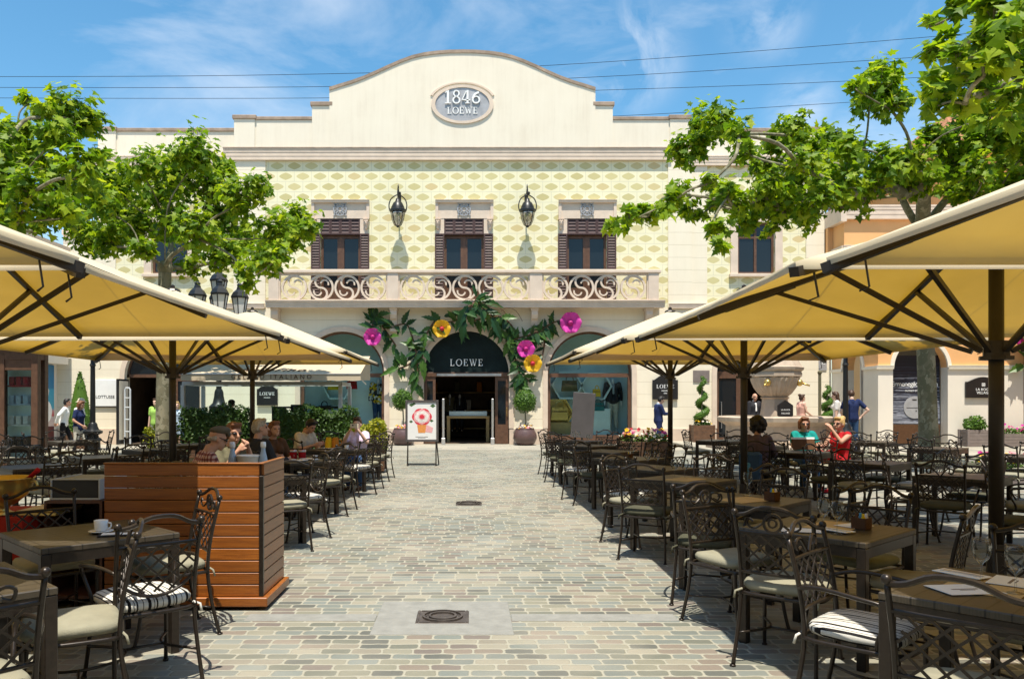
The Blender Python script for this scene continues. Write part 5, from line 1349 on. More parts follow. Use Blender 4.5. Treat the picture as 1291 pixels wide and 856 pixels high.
    for i in range(5):
        for j in range(3):
            o = link('champagne_flute', gm, None, (-3.30+i*.065+.02*j, 6.26+j*.08, zt))
            tag(o, 'one of the identical champagne flutes lined up on the red buffet table', 'champagne glass', 'champagne flutes on the buffet')

# ---------------------------------------------------------------- trees and plants
def leaf_outline():
    o = [(0,0),(.22,-.06),(.46,.02),(.30,.20),(.56,.46),(.27,.48),(.20,.62),(0,1.0),(-.20,.62),(-.27,.48),(-.56,.46),(-.30,.20),(-.46,.02),(-.22,-.06)]
    return o
LEAF = leaf_outline()
def add_leaf(vs, fs, c, nrm, size, rnd, spin=None):
    n = Vector(nrm).normalized(); u = n.orthogonal().normalized(); a = rnd.uniform(0, 2*pi) if spin is None else spin
    w = n.cross(u); d = u*cos(a)+w*sin(a); s = n.cross(d); o = len(vs); cup = rnd.uniform(-.16,.22); dr = rnd.uniform(0,.3)
    vs.append(c+d*(.3*size))
    for x, y in LEAF: vs.append(c+d*((y)*size)+s*(x*size)+n*((abs(x)*cup-(y-.3)**2*dr)*size))
    k = len(LEAF)
    for i in range(k): fs.append((o, o+1+i, o+1+(i+1) % k))

def tree(name, base, trunk_r, fork, clumps, leaf, label, per=70, seed=1, lean=(0,0), upright=.5, limb_r=.11):
    """clumps: (point, radius) in world space"""
    rnd = random.Random(seed)
    base, fork = Vector(base), Vector(fork)
    T = empty(name, base, 0, label, 'tree', 'pollarded plane trees')
    nodes = [fork]; par = [-1]; order = sorted(range(len(clumps)), key=lambda i: (clumps[i][0]-fork).length)
    plen = [0.0]
    for i in order:
        c = clumps[i][0]-Vector((0,0,clumps[i][1]*.35))
        best = min(range(len(nodes)), key=lambda k: (nodes[k]-c).length+.42*plen[k]+(.8 if k == 0 and (nodes[k]-c).length > 2.5 else 0))
        par.append(best); plen.append(plen[best]+(nodes[best]-c).length); nodes.append(c)
    cnt = [1]*len(nodes)
    for i in range(len(nodes)-1, 0, -1): cnt[par[i]] += cnt[i]
    rad = lambda i: max(.016, min(limb_r, .016*(cnt[i])**.62))
    b = MB()
    pts = curve_pts([base-base, (fork-base)*.35+Vector((lean[0]*.5,lean[1]*.5,0)), (fork-base)*.75+Vector((lean[0]*.6,lean[1]*.6,0)), fork-base], 5)
    m = len(pts)
    b.tube(pts, [trunk_r*(1.28-.28*min(1, i/3.0))*(1-.28*i/(m-1)) for i in range(m)], 14)
    b.sph(fork-base, trunk_r*.95, 12, 8)
    for i in range(1, len(nodes)):
        p0, p1 = nodes[par[i]]-base, nodes[i]-base; L = (p1-p0).length
        mid = p0.lerp(p1, .5)+Vector((rnd.uniform(-1,1), rnd.uniform(-1,1), rnd.uniform(-.2,1)))*L*.13
        r0, r1 = rad(i)*1.12, rad(i)*.85
        cp = curve_pts([p0, mid, p1], 4); b.tube(cp, [r0+(r1-r0)*k/(len(cp)-1) for k in range(len(cp))], 7)
    tr = b.build('trunk', M['bark'], T, True)
    vs, fs = [], []; tw = MB()
    for c, r in clumps:
        c0 = c-base; ntw = max(4, int(per*r*r/.16/16))
        n = int(per*(r/.4)**2*rnd.uniform(.8,1.15))
        tips = []
        for k in range(ntw):
            d = Vector((rnd.gauss(0,1), rnd.gauss(0,1), rnd.gauss(upright,.9))).normalized()*r*rnd.uniform(.7,1.25)
            s0 = c0-Vector((0,0,r*.35)); tw.tube([s0, s0.lerp(c0+d,.55)+Vector((0,0,.05)), c0+d], [.008,.006,.003], 4); tips.append((s0, c0+d))
        for k in range(n):
            s0, e = rnd.choice(tips); t = rnd.uniform(.3,1.08)
            p = s0.lerp(e, t)+Vector((rnd.gauss(0,1), rnd.gauss(0,1), rnd.gauss(0,1)))*r*.24
            out = (p-c0)
            nr = out.normalized()*.6+Vector((rnd.gauss(0,.5), rnd.gauss(0,.5)-.15, .65+rnd.gauss(0,.4))) if out.length > 1e-3 else Vector((0,0,1))
            add_leaf(vs, fs, p, nr, leaf*rnd.uniform(.55,1.15), rnd)
    cb = MB(); cb.add(vs, fs); cr = cb.build('crown', M['leaf'], T)
    tw.build('twigs', M['bark'], cr)
    return T

def trees():
    rnd = random.Random(3)
    def C(px, py, r, d): return (at(px, py, d), 1.15*r*d/F)
    L2 = [(245,198,26),(222,222,24),(182,215,22),(152,235,24),(262,238,24),(300,250,22),(322,236,16),(204,250,24),(124,252,24),(345,292,22),(376,282,20),(390,292,12),(302,300,24),(330,330,22),(284,322,22),(250,292,24),(214,282,24),(170,285,24),(140,302,22),(112,300,20),(92,285,18),(312,348,14),(270,270,22),(238,335,14),(180,318,14),(350,318,16),(150,262,22),(366,300,16),(280,212,12)]
    tree('plane_tree', (-6.95,18,0), .19, at(208,338,18), [C(x,y,r,18+rnd.uniform(-2.0,2.2)) for x, y, r in L2], .17, 'young plane tree with broad bright crown left of the boutique balcony', 300, 21)
    L1 = [(88,140,24),(62,142,16),(104,160,20),(70,168,22),(22,165,16),(5,182,24),(32,200,22),(64,208,24),(102,214,24),(122,196,12),(40,234,24),(82,244,24),(14,246,24),(112,232,18),(22,272,22),(62,268,24),(92,268,18),(-10,215,26),(-30,250,28),(-25,180,24),(36,128,8),(0,290,18),(48,288,12)]
    tree('plane_tree', (-8.3,12.4,0), .18, at(-10,318,12.6), [C(x,y,r,12.6+rnd.uniform(-1.5,1.8)) for x, y, r in L1], .165, 'plane tree at the left edge with knotty branches', 300, 22)
    G = [(862,188,18),(886,168,22),(910,152,20),(932,164,16),(880,186,14),(960,212,20),(982,180,18),(1002,164,18),(1022,192,20),(962,240,20),(1002,232,24),(1040,214,22),(988,264,20),(1030,258,22),(950,268,16),(1052,180,20),(1062,232,24),(1080,202,22),(1102,232,22),(1122,206,22),(1152,196,20),(972,288,12),(940,282,10),
         (792,276,12),(816,268,14),(842,252,16),(858,240,12),(772,282,8),(868,262,12),(902,252,16),(918,242,14),(884,270,10),(902,292,14),(906,310,10),(930,258,14),(894,228,10),(1110,112,24),(1112,92,18),(1096,128,18),(1124,132,18),(1080,110,10),(1204,232,20),(1240,214,20),(1272,206,22),(1200,200,18),(1262,166,18),(1232,186,18),(1140,240,16),(1290,240,20),(1300,180,24),(1180,170,16),(1320,215,24),(1135,215,22),(1160,228,20),(1225,245,18),(1255,240,18),(1085,245,20),(1040,240,20),(1015,275,16),(975,258,18),(1220,150,20),(1245,140,20),(1285,150,22),(1195,180,18),(1010,205,18),(945,190,14),(1060,255,18),(1070,182,16),(1210,212,18),(1275,180,20)]
    tree('plane_tree', (11.6,20,0), .23, at(1162,292,19.2), [C(x,y,r,(17.6 if x > 950 else 16.2)+rnd.uniform(-1.8,1.6)) for x, y, r in G], .19, 'big plane tree with mottled trunk before the peach arcade', 230, 23, limb_r=.17)
    Hh = [(1284,24,26),(1252,18,22),(1220,6,18),(1288,64,26),(1258,58,24),(1240,88,22),(1192,58,16),(1172,32,9),(1208,78,18),(1200,110,20),(1172,98,18),(1234,112,18),(1284,98,18),(1182,128,14),(1320,40,30),(1330,90,28),(1310,10,26),(1350,60,30),(1176,66,12),(1268,40,22),(1236,38,18),(1262,84,22),(1222,96,18),(1216,124,16),(1262,112,20),(1276,126,18),(1296,122,20)]
    tree('plane_tree', (7.35,9.6,0), .2, Vector((7.2,9.5,4.6)), [C(x,y,r,9.0+rnd.uniform(-1.0,1.2)) for x, y, r in Hh], .19, 'plane tree leaning in at the top right corner', 220, 24, limb_r=.1)

def leaf_shell(vs, fs, pts, size, rnd, jit=.3):
    for p, n in pts:
        nn = Vector(n)+Vector((rnd.gauss(0,.5), rnd.gauss(0,.5), rnd.gauss(.15,.5)))
        u = nn.normalized(); a = u.orthogonal().normalized(); w = u.cross(a); g = rnd.uniform(0, 2*pi); d = a*cos(g)+w*sin(g); s = u.cross(d); z = size*rnd.uniform(.6,1.2); o = len(vs)
        p = Vector(p)
        vs += [p, p+d*z*.45+s*z*.3+u*z*.06, p+d*z, p+d*z*.45-s*z*.3+u*z*.06]; fs += [(o,o+1,o+2,o+3)]

def foliage(name, parent, mat, surf, n, size, seed, core=None, inward=.10):
    """leaves over a surface function that returns (point, normal) at random; core: mesh builder of the dense inside"""
    rnd = random.Random(seed); pts = []
    for _ in range(n):
        p, nn = surf(rnd); pts.append((Vector(p)-Vector(nn)*abs(rnd.gauss(0, inward)), nn))
    vs, fs = [], []; leaf_shell(vs, fs, pts, size, rnd)
    b = core or MB(); b.add(vs, fs)
    return b.build(name, M[mat], parent)
def surf_ball(c, r):
    def f(rnd):
        d = Vector((rnd.gauss(0,1), rnd.gauss(0,1), rnd.gauss(0,1))).normalized()
        rr = (1+.07*sin(5*d.x+3*d.z)+.05*sin(9*d.y+2))
        return (Vector(c)+Vector((d.x*r[0], d.y*r[1], d.z*r[2]))*rr, d)
    return f
def surf_box(x0, x1, y0, y1, z0, z1):
    def f(rnd):
        k = rnd.choices((0,1,2,3,4), ((y1-y0)*(z1-z0), (y1-y0)*(z1-z0), (x1-x0)*(z1-z0), (x1-x0)*(z1-z0), (x1-x0)*(y1-y0)))[0]
        x, y, z = rnd.uniform(x0,x1), rnd.uniform(y0,y1), rnd.uniform(z0,z1)
        if k == 0: return ((x0,y,z),(-1,0,.1))
        if k == 1: return ((x1,y,z),(1,0,.1))
        if k == 2: return ((x,y0,z),(0,-1,.1))
        if k == 3: return ((x,y1,z),(0,1,.1))
        return ((x,y,z1+.09*sin(x*5+y*3)*1+.06*sin(x*11)),(0,0,1))
    return f
def surf_cone(r, z0, z1):
    def f(rnd):
        t = 1-sqrt(rnd.random()); t = rnd.random()**1.5; a = rnd.uniform(0, 2*pi); rr = r*(1-t)**.72*(1+.05*sin(a*4))
        return ((rr*cos(a), rr*sin(a), z0+(z1-z0)*t), (cos(a), sin(a), .4))
    return f

def flowers_in(parent, x0, x1, y0, y1, z0, z1, n, cols, seed, r=.045):
    rnd = random.Random(seed)
    for k in cols:
        b = MB()
        for _ in range(n):
            c = Vector((rnd.uniform(x0,x1), rnd.uniform(y0,y1), rnd.uniform(z0,z1))); rr = r*rnd.uniform(.7,1.3); nn = Vector((rnd.gauss(0,.5), -.5+rnd.gauss(0,.4), .8)).normalized(); a = nn.orthogonal().normalized(); w = nn.cross(a)
            vs = [c]; m = 10
            for i in range(m): g = 2*pi*i/m; q = rr*(1 if i % 2 == 0 else .72); vs.append(c+(a*cos(g)+w*sin(g))*q+nn*rr*.35)
            b.add(vs, [(0, 1+i, 1+(i+1) % m) for i in range(m)])
        b.build('blossoms', M['petal_'+k], parent)

def wood_planter(name, loc, w, d, h, label, cat='planter', mat='planterwood', feet=True):
    r = empty(name, loc, 0, label, cat)
    b = MB(); n = max(2, round(h/.12)); z0 = .05 if feet else 0
    for k in range(n):
        za, zb = z0+k*(h-z0)/n+.004, z0+(k+1)*(h-z0)/n-.004
        b.cbox(-w/2, w/2, -d/2, -d/2+.025, za, zb, .004); b.cbox(-w/2, w/2, d/2-.025, d/2, za, zb, .004)
        b.cbox(-w/2, -w/2+.025, -d/2+.026, d/2-.026, za, zb, .004); b.cbox(w/2-.025, w/2, -d/2+.026, d/2-.026, za, zb, .004)
    b.box2(-w/2+.03, w/2-.03, -d/2+.03, d/2-.03, z0, h-.05); b.build('box', M[mat], r)
    for s in (-1, 1):
        for ya, yb in ((-d/2-.02, -d/2+.05), (d/2-.05, d/2+.02)): b = MB(); b.cbox(s*w/2-.035, s*w/2+.035, ya, yb, z0, h+.01, .005); b.build('corner_post', M[mat], r)
    if feet:
        for sx in (-1, 1):
            for sy in (-1, 1):
                b = MB(); b.sph((sx*w*.42, sy*d*.38, .028), .027, 10, 6); b.build('caster', M['iron_dark'], r, True)
    return r

def plants():
    # clipped balls in round pots beside the entrance
    for px, py, r, d, lab, mt in ((662,506,.42,29.3,'clipped green box ball in plum pot right of the entrance','box'), (508,504,.38,29.3,'paler clipped box ball in plum pot left of the entrance','box')):
        x = xat(px, d); P_ = empty('topiary_ball', (x, d, .004), 0, lab, 'topiary', 'topiary balls flanking the entrance')
        b = MB(); b.lathe([(.26,0),(.36,.08),(.43,.24),(.43,.38),(.36,.55),(.33,.60),(.345,.63),(.31,.63),(.29,.56),(.0,.54)], (0,0,0), 24); b.build('pot', M['pot'], P_, True)
        b = MB(); b.tube([(0,0,.54),(.02,0,.9),(0,0,1.3)], .025, 8); b.build('stem', M['bark'], P_, True)
        zc = zat(py, d); core = MB(); core.sph((0,0,zc), r*.86, 14, 10)
        foliage('ball', P_, mt, surf_ball((0,0,zc), (r,r,r)), 1500, .075, int(px), core, .03)
        flowers_in(P_, -.26,.26,-.28,.1,.60,.74, 14, ('pinkpale','yellowp','whitep'), int(px), .05)
    # spiral topiaries
    for px, d, z0, z1, lab, w, bx in ((885,29.2,.75,2.5,'spiral clipped topiary in brown planter beside arched black sign',.30,True), (1043,28.0,.85,2.15,'spiral clipped topiary by the peach arcade corner',.27,True)):
        x = xat(px, d); gz = .13
        P_ = wood_planter('spiral_topiary', (x, d, gz), .72, .6, .62, lab, 'topiary', feet=False)
        b = MB(); b.tube([(0,0,.5),(0,0,z1-gz-.1)], .03, 7); b.build('stem', M['bark'], P_)
        turns = 3.2; core = MB(); path = []
        for i in range(70):
            t = i/69; a = turns*2*pi*t; rr = w*(1-.62*t)*.62; path.append((Vector((rr*cos(a), rr*sin(a), z0-gz+(z1-z0)*t)), w*(.60-.36*t)))
        core.tube([p for p, _ in path], [q*.8 for _, q in path], 8)
        def sf(rnd, path=path):
            p, q = rnd.choice(path); dd = Vector((rnd.gauss(0,1), rnd.gauss(0,1), rnd.gauss(0,1))).normalized(); return (p+dd*q, dd)
        foliage('spiral', P_, 'box', sf, 2200, .06, int(px), core, .02)
        foliage('ground_cover', P_, 'hedge', surf_ball((0,0,.66), (.3,.25,.14)), 350, .07, int(px)+1, None, .04); flowers_in(P_, -.3,.3,-.3,.1,.66,.8, 8, ('yellowp','whitep'), int(px), .045)
    # clipped cone at the left
    d = 27.2; x = xat(101, d); P_ = wood_planter('topiary_cone', (x, d, .004), .7, .7, .6, 'tall clipped cone topiary behind the walkers at left', 'topiary', feet=False)
    core = MB(); core.lathe([(.30,.62),(.34,.9),(.27,1.6),(.14,2.25),(0,2.55)], (0,0,0), 14)
    foliage('cone', P_, 'box', surf_cone(.40,.62,2.62), 2600, .075, 77, core, .02)
    # hedges and shrubs before the kiosk
    for x0, x1, y, h, hb, lab, mt, n in ((-6.75,-5.2,18.7,1.42,.5,'dark clipped hedge in planter at left in front of gelato kiosk','hedge',3600), (-4.62,-3.55,18.9,1.42,.45,'dark clipped hedge in planter left of the photographing woman','hedge',2500), (-3.5,-2.66,18.8,1.38,.5,'dark clipped hedge in planter directly behind photographing woman','hedge',2300), (-7.5,-6.85,18.5,1.02,.4,'bright yellow green shrub in planter by the left tree trunk','yellowleaf',1300), (-2.62,-1.9,17.9,1.08,.52,'bright yellow green shrub in wooden planter at the aisle end','yellowleaf',2000)):
        w = x1-x0; P_ = wood_planter('hedge_planter' if mt == 'hedge' else 'shrub_planter', ((x0+x1)/2, y, 0), w-.06, .5, hb, lab, 'hedge' if mt == 'hedge' else 'shrub')
        core = MB(); core.cbox(-w/2+.08, w/2-.08, -.2, .2, hb-.1, h-.1, .05)
        foliage('foliage', P_, mt, surf_box(-w/2, w/2, -.27, .27, hb-.04, h), n, .085 if mt == 'hedge' else .075, int(abs(x0)*100), core, .05)
    # flower boxes
    for x0, x1, y, z0, h, cols, lab, feet in ((3.72,4.86,19.5,0,.62,('pinkpale','magenta','yellowp','whitep','redp'),'long wooden flower box of pink and yellow blooms amid right tables',True), (9.85,11.6,15.4,0,.30,('magenta','yellowp','redp','pinkpale'),'low flower box with yellow and crimson blooms behind outer tables',False), (17.35,19.3,26.2,.13,.42,('magenta','pink','pinkpale'),'grey trough of magenta flowers at right edge of arcade',False)):
        w = x1-x0; P_ = wood_planter('flower_box', ((x0+x1)/2, y, z0), w, .42, h, lab, 'flower box', 'planterwood' if feet else 'greybox', feet)
        foliage('greenery', P_, 'box', surf_box(-w/2+.03, w/2-.03, -.18, .18, h-.06, h+.16), int(w*700), .07, int(y*10), None, .06)
        flowers_in(P_, -w/2, w/2, -.22, .2, h+.08, h+.3, int(w*12), cols, int(y*7), .05)
    P_ = wood_planter('plant_trough', (xat(1229,26.2), 26.2, .13), .74, .5, .55, 'square grey trough with a leafy green plant below village sign', 'planter', 'greybox', False)
    foliage('plant', P_, 'box', surf_ball((0,0,.75), (.36,.3,.26)), 700, .12, 91, None, .12)
    # hanging creeper with purple bloom at right edge
    P_ = empty('potted_conifer', (18.85, 26.9, .13), 0, 'dark green clipped conifer at the right edge with purple bloom above', 'plant')
    core = MB(); core.lathe([(.2,.5),(.28,.8),(.2,1.6),(0,2.3)], (0,0,0), 12); foliage('cone', P_, 'hedge', surf_cone(.34,.5,2.4), 1500, .08, 92, core, .03)
    b = MB(); b.lathe([(.2,0),(.28,.5),(.25,.5),(0,.45)], (0,0,0), 14); b.build('pot', M['greybox'], P_, True)
    Q = empty('flower_garland', (18.6, 26.5, 0), 0, 'giant purple paper flower with leaves hung on corner of arcade', 'garland')
    rnd = random.Random(9); lf = MB()
    for k in range(14): leafy_leaf(lf, (rnd.uniform(-.2,.3), rnd.uniform(-.2,0), rnd.uniform(2.8,4.2)), (rnd.uniform(-1,1),-.2,rnd.uniform(-1,.3)), (0,-1,.4), .6, .3, 0, 4)
    lf.build('leaves', M['vine'], Q); flower((-.02,-.25,3.75), .52, 'petal_pink', Q, rnd)
# ---------------------------------------------------------------- street furniture
def lamp_post(px, d, label, bs=.62):
    x = xat(px, d); P_ = empty('lamp_post', (x, d, 0), 0, label, 'street lamp', 'cast iron lamp posts')
    b = MB(); b.lathe([(.25,0),(.25,.30),(.21,.34),(.20,.75),(.24,.80),(.23,.88),(.16,.95),(.15,1.05),(.26,1.13),(.27,1.22),(.17,1.30),(.13,1.45),(.12,1.55),(.09,1.62)], (0,0,0), 16); b.v = [(x, y, z*bs) for x, y, z in b.v]; smooth_angle(b.build('base', M['lamp_black'], P_), 35)
    b = MB(); b.lathe([(.075,1.62*bs),(.065,2.6),(.09,2.63),(.06,2.7),(.05,3.9),(.08,3.95),(.05,4.02),(.04,4.35),(.02,4.5)], (0,0,0), 12); smooth_angle(b.build('pole', M['lamp_black'], P_), 35)
    def lantern(c):
        g = MB(); g.lathe([(.13,0),(.215,.50)], c, 6); o = g.build('lantern', M['porcelain'], P_)
        h = MB(); h.lathe([(.245,.50),(.25,.55),(.19,.66),(.10,.74),(.07,.84),(.09,.87),(.03,.93),(.0,1.0)], c, 6); h.lathe([(.03,-.26),(.06,-.16),(.13,-.06),(.15,0),(.13,.01)], c, 6)
        for k in range(6): a = 2*pi*(k+.5)/6; h.bar((c[0]+.133*cos(a), c[1]+.133*sin(a), c[2]), (c[0]+.219*cos(a), c[1]+.219*sin(a), c[2]+.50), .024, .024)
        h.build('lantern_cage', M['lamp_black'], o)
    for k in range(4):
        a = R(20)+k*pi/2; e = (.56*cos(a), .56*sin(a))
        b = MB(); b.tube(curve_pts([(0,0,3.5),(e[0]*.4,e[1]*.4,3.55),(e[0]*.85,e[1]*.85,3.42),(e[0],e[1],3.55),(e[0],e[1],3.76)], 5), .022, 6); b.tube(curve_pts([(0,0,3.75),(e[0]*.4,e[1]*.4,3.72),(e[0]*.6,e[1]*.6,3.55)], 4), .013, 5)
        b.build('arm', M['lamp_black'], P_); lantern((e[0], e[1], 3.98))
    lantern((0, 0, 4.42))

def fountain():
    x, y = 9.62, 25.0
    Fn = empty('stone_fountain', (x, y, .13), 0, 'pale stone fountain with fluted bowl on pedestal and wide basin', 'fountain')
    b = MB(); b.lathe([(2.1,0),(2.1,.14),(2.05,.16),(0,.16)], (0,0,0), 8); b.build('step', M['fount'], Fn)
    b = MB(); b.lathe([(1.56,.16),(1.56,.28),(1.48,.32),(1.48,.72),(1.60,.80),(1.72,.86),(1.74,.98),(1.68,1.02),(1.42,1.02),(1.40,.80),(0,.78)], (0,0,0), 8); b.build('basin', M['fount'], Fn)
    b = MB(); b.lathe([(.60,.78),(.60,.9),(.46,.95),(.40,1.30),(.38,1.55),(.44,1.60),(.34,1.64)], (0,0,0), 8); b.build('pedestal', M['fount'], Fn)
    b = MB(); n = 56; vs, fs = [], []; pr = [(.24,1.58),(.36,1.62),(.50,1.74),(.62,1.92),(.70,2.12),(.73,2.22)]
    for i, (r, z) in enumerate(pr):
        for k in range(n): a = 2*pi*k/n; q = r*(1+(.028 if k % 2 else -.028)*(1 if 0 < i < 5 else .2)); vs.append((q*cos(a), q*sin(a), z))
    for i in range(len(pr)-1):
        for k in range(n): fs.append((i*n+k, i*n+(k+1) % n, (i+1)*n+(k+1) % n, (i+1)*n+k))
    b.add(vs, fs); b.lathe([(.73,2.22),(.80,2.26),(.80,2.36),(.77,2.40),(.84,2.46),(.86,2.54),(.80,2.56),(0,2.56)], (0,0,0), 8); b.build('bowl', M['fount'], Fn)
    b = MB(); b.lathe([(.80,2.56),(.56,3.02),(.50,3.04),(.0,3.06)], (0,0,0), 8); b.lathe([(.22,3.05),(.26,3.2),(.16,3.4),(.2,3.5),(0,3.72)], (0,0,0), 10); b.build('stone_cap', M['fount'], Fn)
    for a in (R(-128), R(-28), R(100)):
        b = MB(); c, s = cos(a), sin(a); b.sph((.72*c,.72*s,2.06), (.11,.11,.11), 10, 8); b.tube([(.78*c,.78*s,2.05),(1.02*c,1.02*s,1.96)], [.035,.028], 7); b.build('spout', M['gold'], Fn, True)
    p = MB(); h = empty('fountain_sign', (x+.08, y-.62, 1.33), 0, 'small black hexagonal sign on the fountain pedestal', 'sign')
    p.prism([(.27*cos(pi/6+pi/3*k), .32*sin(pi/6+pi/3*k)) for k in range(6)], -.03, .03); p.build('board', M['black'], h)
    text_mesh('LA ROCA', .065, M['white'], 'sign_lettering', h, (0,-.033,.0), depth=.002); text_mesh('VILLAGE', .07, M['white'], 'sign_lettering', h, (0,-.033,-.11), depth=.002)
    g = empty('green_signpost', (x+1.55, y+.3, .13), 0, 'dark green post standing beside the fountain', 'post')
    b = MB(); b.tube([(0,0,0),(0,0,2.35)], .05, 8); b.build('pole', M['khaki'], g); b = MB(); b.sph((0,0,2.4), .07, 10, 7); b.build('cap', M['khaki'], g, True)

def kiosk():
    K = empty('gelato_kiosk', (-5.15, 20.4, 0), 0, 'white framed glass gelato kiosk under a wide beige awning', 'kiosk')
    w, dp = 1.95, 1.5
    b = MB()
    for sx in (-1, 1):
        for sy in (-1, 1): b.cbox(sx*w-.045, sx*w+.045, sy*dp/2-.045, sy*dp/2+.045, .0, 2.0, .006)
    for y in (-dp/2, dp/2): b.cbox(-w, w, y-.04, y+.04, 2.0, 2.09, .006); b.cbox(-w, w, y-.03, y+.03, 1.0, 1.05, .004)
    for x in (-w, w): b.cbox(x-.04, x+.04, -dp/2+.04, dp/2-.04, 2.002, 2.088, .004)
    b.build('frame', M['whiteframe'], K)
    b = MB(); b.box2(-w+.03, w-.03, -dp/2+.0, -dp/2+.03, .05, 1.0); b.box2(-w+.0, -w+.03, -dp/2+.03, dp/2, .05, 1.0); b.box2(w-.03, w, -dp/2+.03, dp/2, .05, 1.0); b.build('counter_front', M['creamshirt'], K)
    b = MB(); b.cbox(.2, w-.05, -dp/2+.05, dp/2-.1, 1.05, 1.1, .006); b.build('counter_top', M['teak_dark'], K)
    b = MB(); b.box2(-w+.05, w-.05, -dp/2-.005, -dp/2+.005, 1.05, 2.0); b.build('pane', M['glass'], K)
    b = MB(); b.box2(.0,w-.1,dp/2-.35,dp/2-.05,1.42,1.47)
    for x, ww, h in ((.25,.28,.35),(.7,.22,.42),(1.25,.5,.2)): b.cbox(x-ww/2, x+ww/2, -.2, .2, 1.101, 1.101+h, .01)
    b.build('machines', M['charcoal'], K)
    b = MB(); b.cbox(1.55,1.85,-.3,.0,1.101,1.38,.01); b.cbox(.9,1.1,-.2,.1,1.101,1.3,.01); b.build('tubs', M['porcelain'], K)
    # awning : sloping cloth with hanging valance and printed words
    x0, x1, yf, yb, zf, zb = -1.75, 2.55, -1.45, .35, 2.27, 2.78
    b = MB(); n = 24
    vs = []; 
    for i in range(n+1):
        t = i/n; x = x0+(x1-x0)*t
        vs += [(x, yf, zf-.0), (x, yb, zb), (x, yf-.01, zf-.17-.014*sin(i*pi/2)**2)]
    fs = []
    for i in range(n): a = i*3; fs += [(a, a+3, a+4, a+1), (a+2, a+5, a+3, a)]
    for x in (x0, x1): o = len(vs); vs += [(x, yf, zf), (x, yb, zb), (x, yb, zf-.12), (x, yf, zf-.17)]; fs.append((o, o+1, o+2, o+3))
    b.add(vs, fs); aw = b.build('awning', M['awning'], K)
    b = MB(); b.tube([(x0,yf,zf-.02),(x1,yf,zf-.02)], .02, 6)
    for x in (x0+.1, x1-.1): b.tube([(x,yf,zf-.03),(x,.3,2.05)], .016, 6)
    b.build('awning_rail', M['steel'], aw)
    sl = atan2(zb-zf, yb-yf)
    text_mesh('Amorino', .42, M['brownbag'], 'awning_lettering', aw, (.35, yf+.17, zf+.055), (sl,0,0), .002, 1.1, .3)
    text_mesh('GELATO ITALIANO', .15, M['brownbag'], 'awning_lettering', aw, (.42, yf-.016, zf-.135), (pi/2,0,0), .002, 1.6)

def boards():
    d = 19.7
    P_ = empty('poster_easel', (xat(532,d), d, 0), 0, 'dark framed easel board showing a big red rose picture', 'easel board')
    w = .41; z0, z1 = .60, 1.63
    b = MB(); T_ = .055
    b.cbox(-w,-w+T_,-.03,.03,z0,z1,.006); b.cbox(w-T_,w,-.03,.03,z0,z1,.006); b.box2(-w+T_,w-T_,-.028,.03,z0,z0+T_); b.box2(-w+T_,w-T_,-.028,.03,z1-T_,z1); b.build('frame', M['chalk'], P_)
    for sx in (-1, 1):
        b = MB(); b.tube([(sx*(w-.06),-.06,0),(sx*(w-.06),0,.62)], .016, 6); b.build('leg', M['iron_dark'], P_)
        b = MB(); b.tube([(sx*(w-.01),.45,0),(sx*(w-.06),.04,.75)], .016, 6); b.build('leg', M['iron_dark'], P_)
    b = MB(); b.tube([(-w+.06,-.055,.06),(w-.06,-.055,.06)], .012, 6); b.build('rail', M['iron_dark'], P_)
    b = MB(); b.box2(-w+T_,w-T_,-.012,.02,z0+T_,z1-T_); po = b.build('poster', M['paper'], P_)
    b = MB(); cz = z0+.62
    for lay, (r, k, m) in enumerate(((.30,.0,0),(.26,.5,1),(.21,.2,2),(.165,.9,2),(.11,1.5,1),(.075,2.2,3))):
        for i in range(6):
            a = 2*pi*i/6+k; q = r*.62; b.prism([(q*.62*cos(a)+q*.72*cos(2*pi*j/14), cz+q*.5*sin(a)+q*.66*sin(2*pi*j/14)) for j in range(14)], -.0135-.0022*lay-.0003*i, -.012, m)
    b.build('rose_picture', [M['print_rose'], M['print_blush'], M['print_rosewhite'], M['print_rose']], po)
    b = MB(); b.prism([(-.09,z0+.22),(.08,z0+.22),(.11,z0+.42),(-.12,z0+.42)], -.0145, -.012, 0)
    for px, pz, s in ((-.26,z1-.12,.06),(.27,z1-.14,.07),(.24,z0+.52,.05),(-.27,z0+.5,.05),(-.2,z1-.09,.05)): b.prism([(px-s,pz),(px,pz-s*.7),(px+s,pz),(px,pz+s*.7)], -.014, -.012, 1)
    b.prism([(.02,z0+.25),(.25,z0+.22),(.28,z0+.35),(.12,z0+.42)], -.0142, -.012, 2)
    b.box2(-.16,.15,-.0135,-.012,z0+.115,z0+.125,3); b.box2(-.10,.09,-.0135,-.012,z0+.085,z0+.093,3)
    b.build('picture_print', [M['print_printorange'], M['print_printgreen'], M['print_blush'], M['black']], po)
    d = 21.5; G = empty('menu_board', (xat(731,d), d, 0), R(-12), 'tall blank grey menu panel standing behind right aisle tables', 'menu board')
    b = MB(); Mx = Matrix.Rotation(R(4), 4, 'Y'); b.cbox(-.30,.30,-.02,.02,.62,1.84,.006, 0, Mx); b.build('panel', M['chalk'], G)
    b = MB(); b.tube([(0.05,.02,.04),(.06,.02,1.0)], .025, 8); b.lathe([(.24,0),(.24,.03),(.05,.05)], (.05,.02,0), 18); b.build('stand', M['iron_dark'], G)

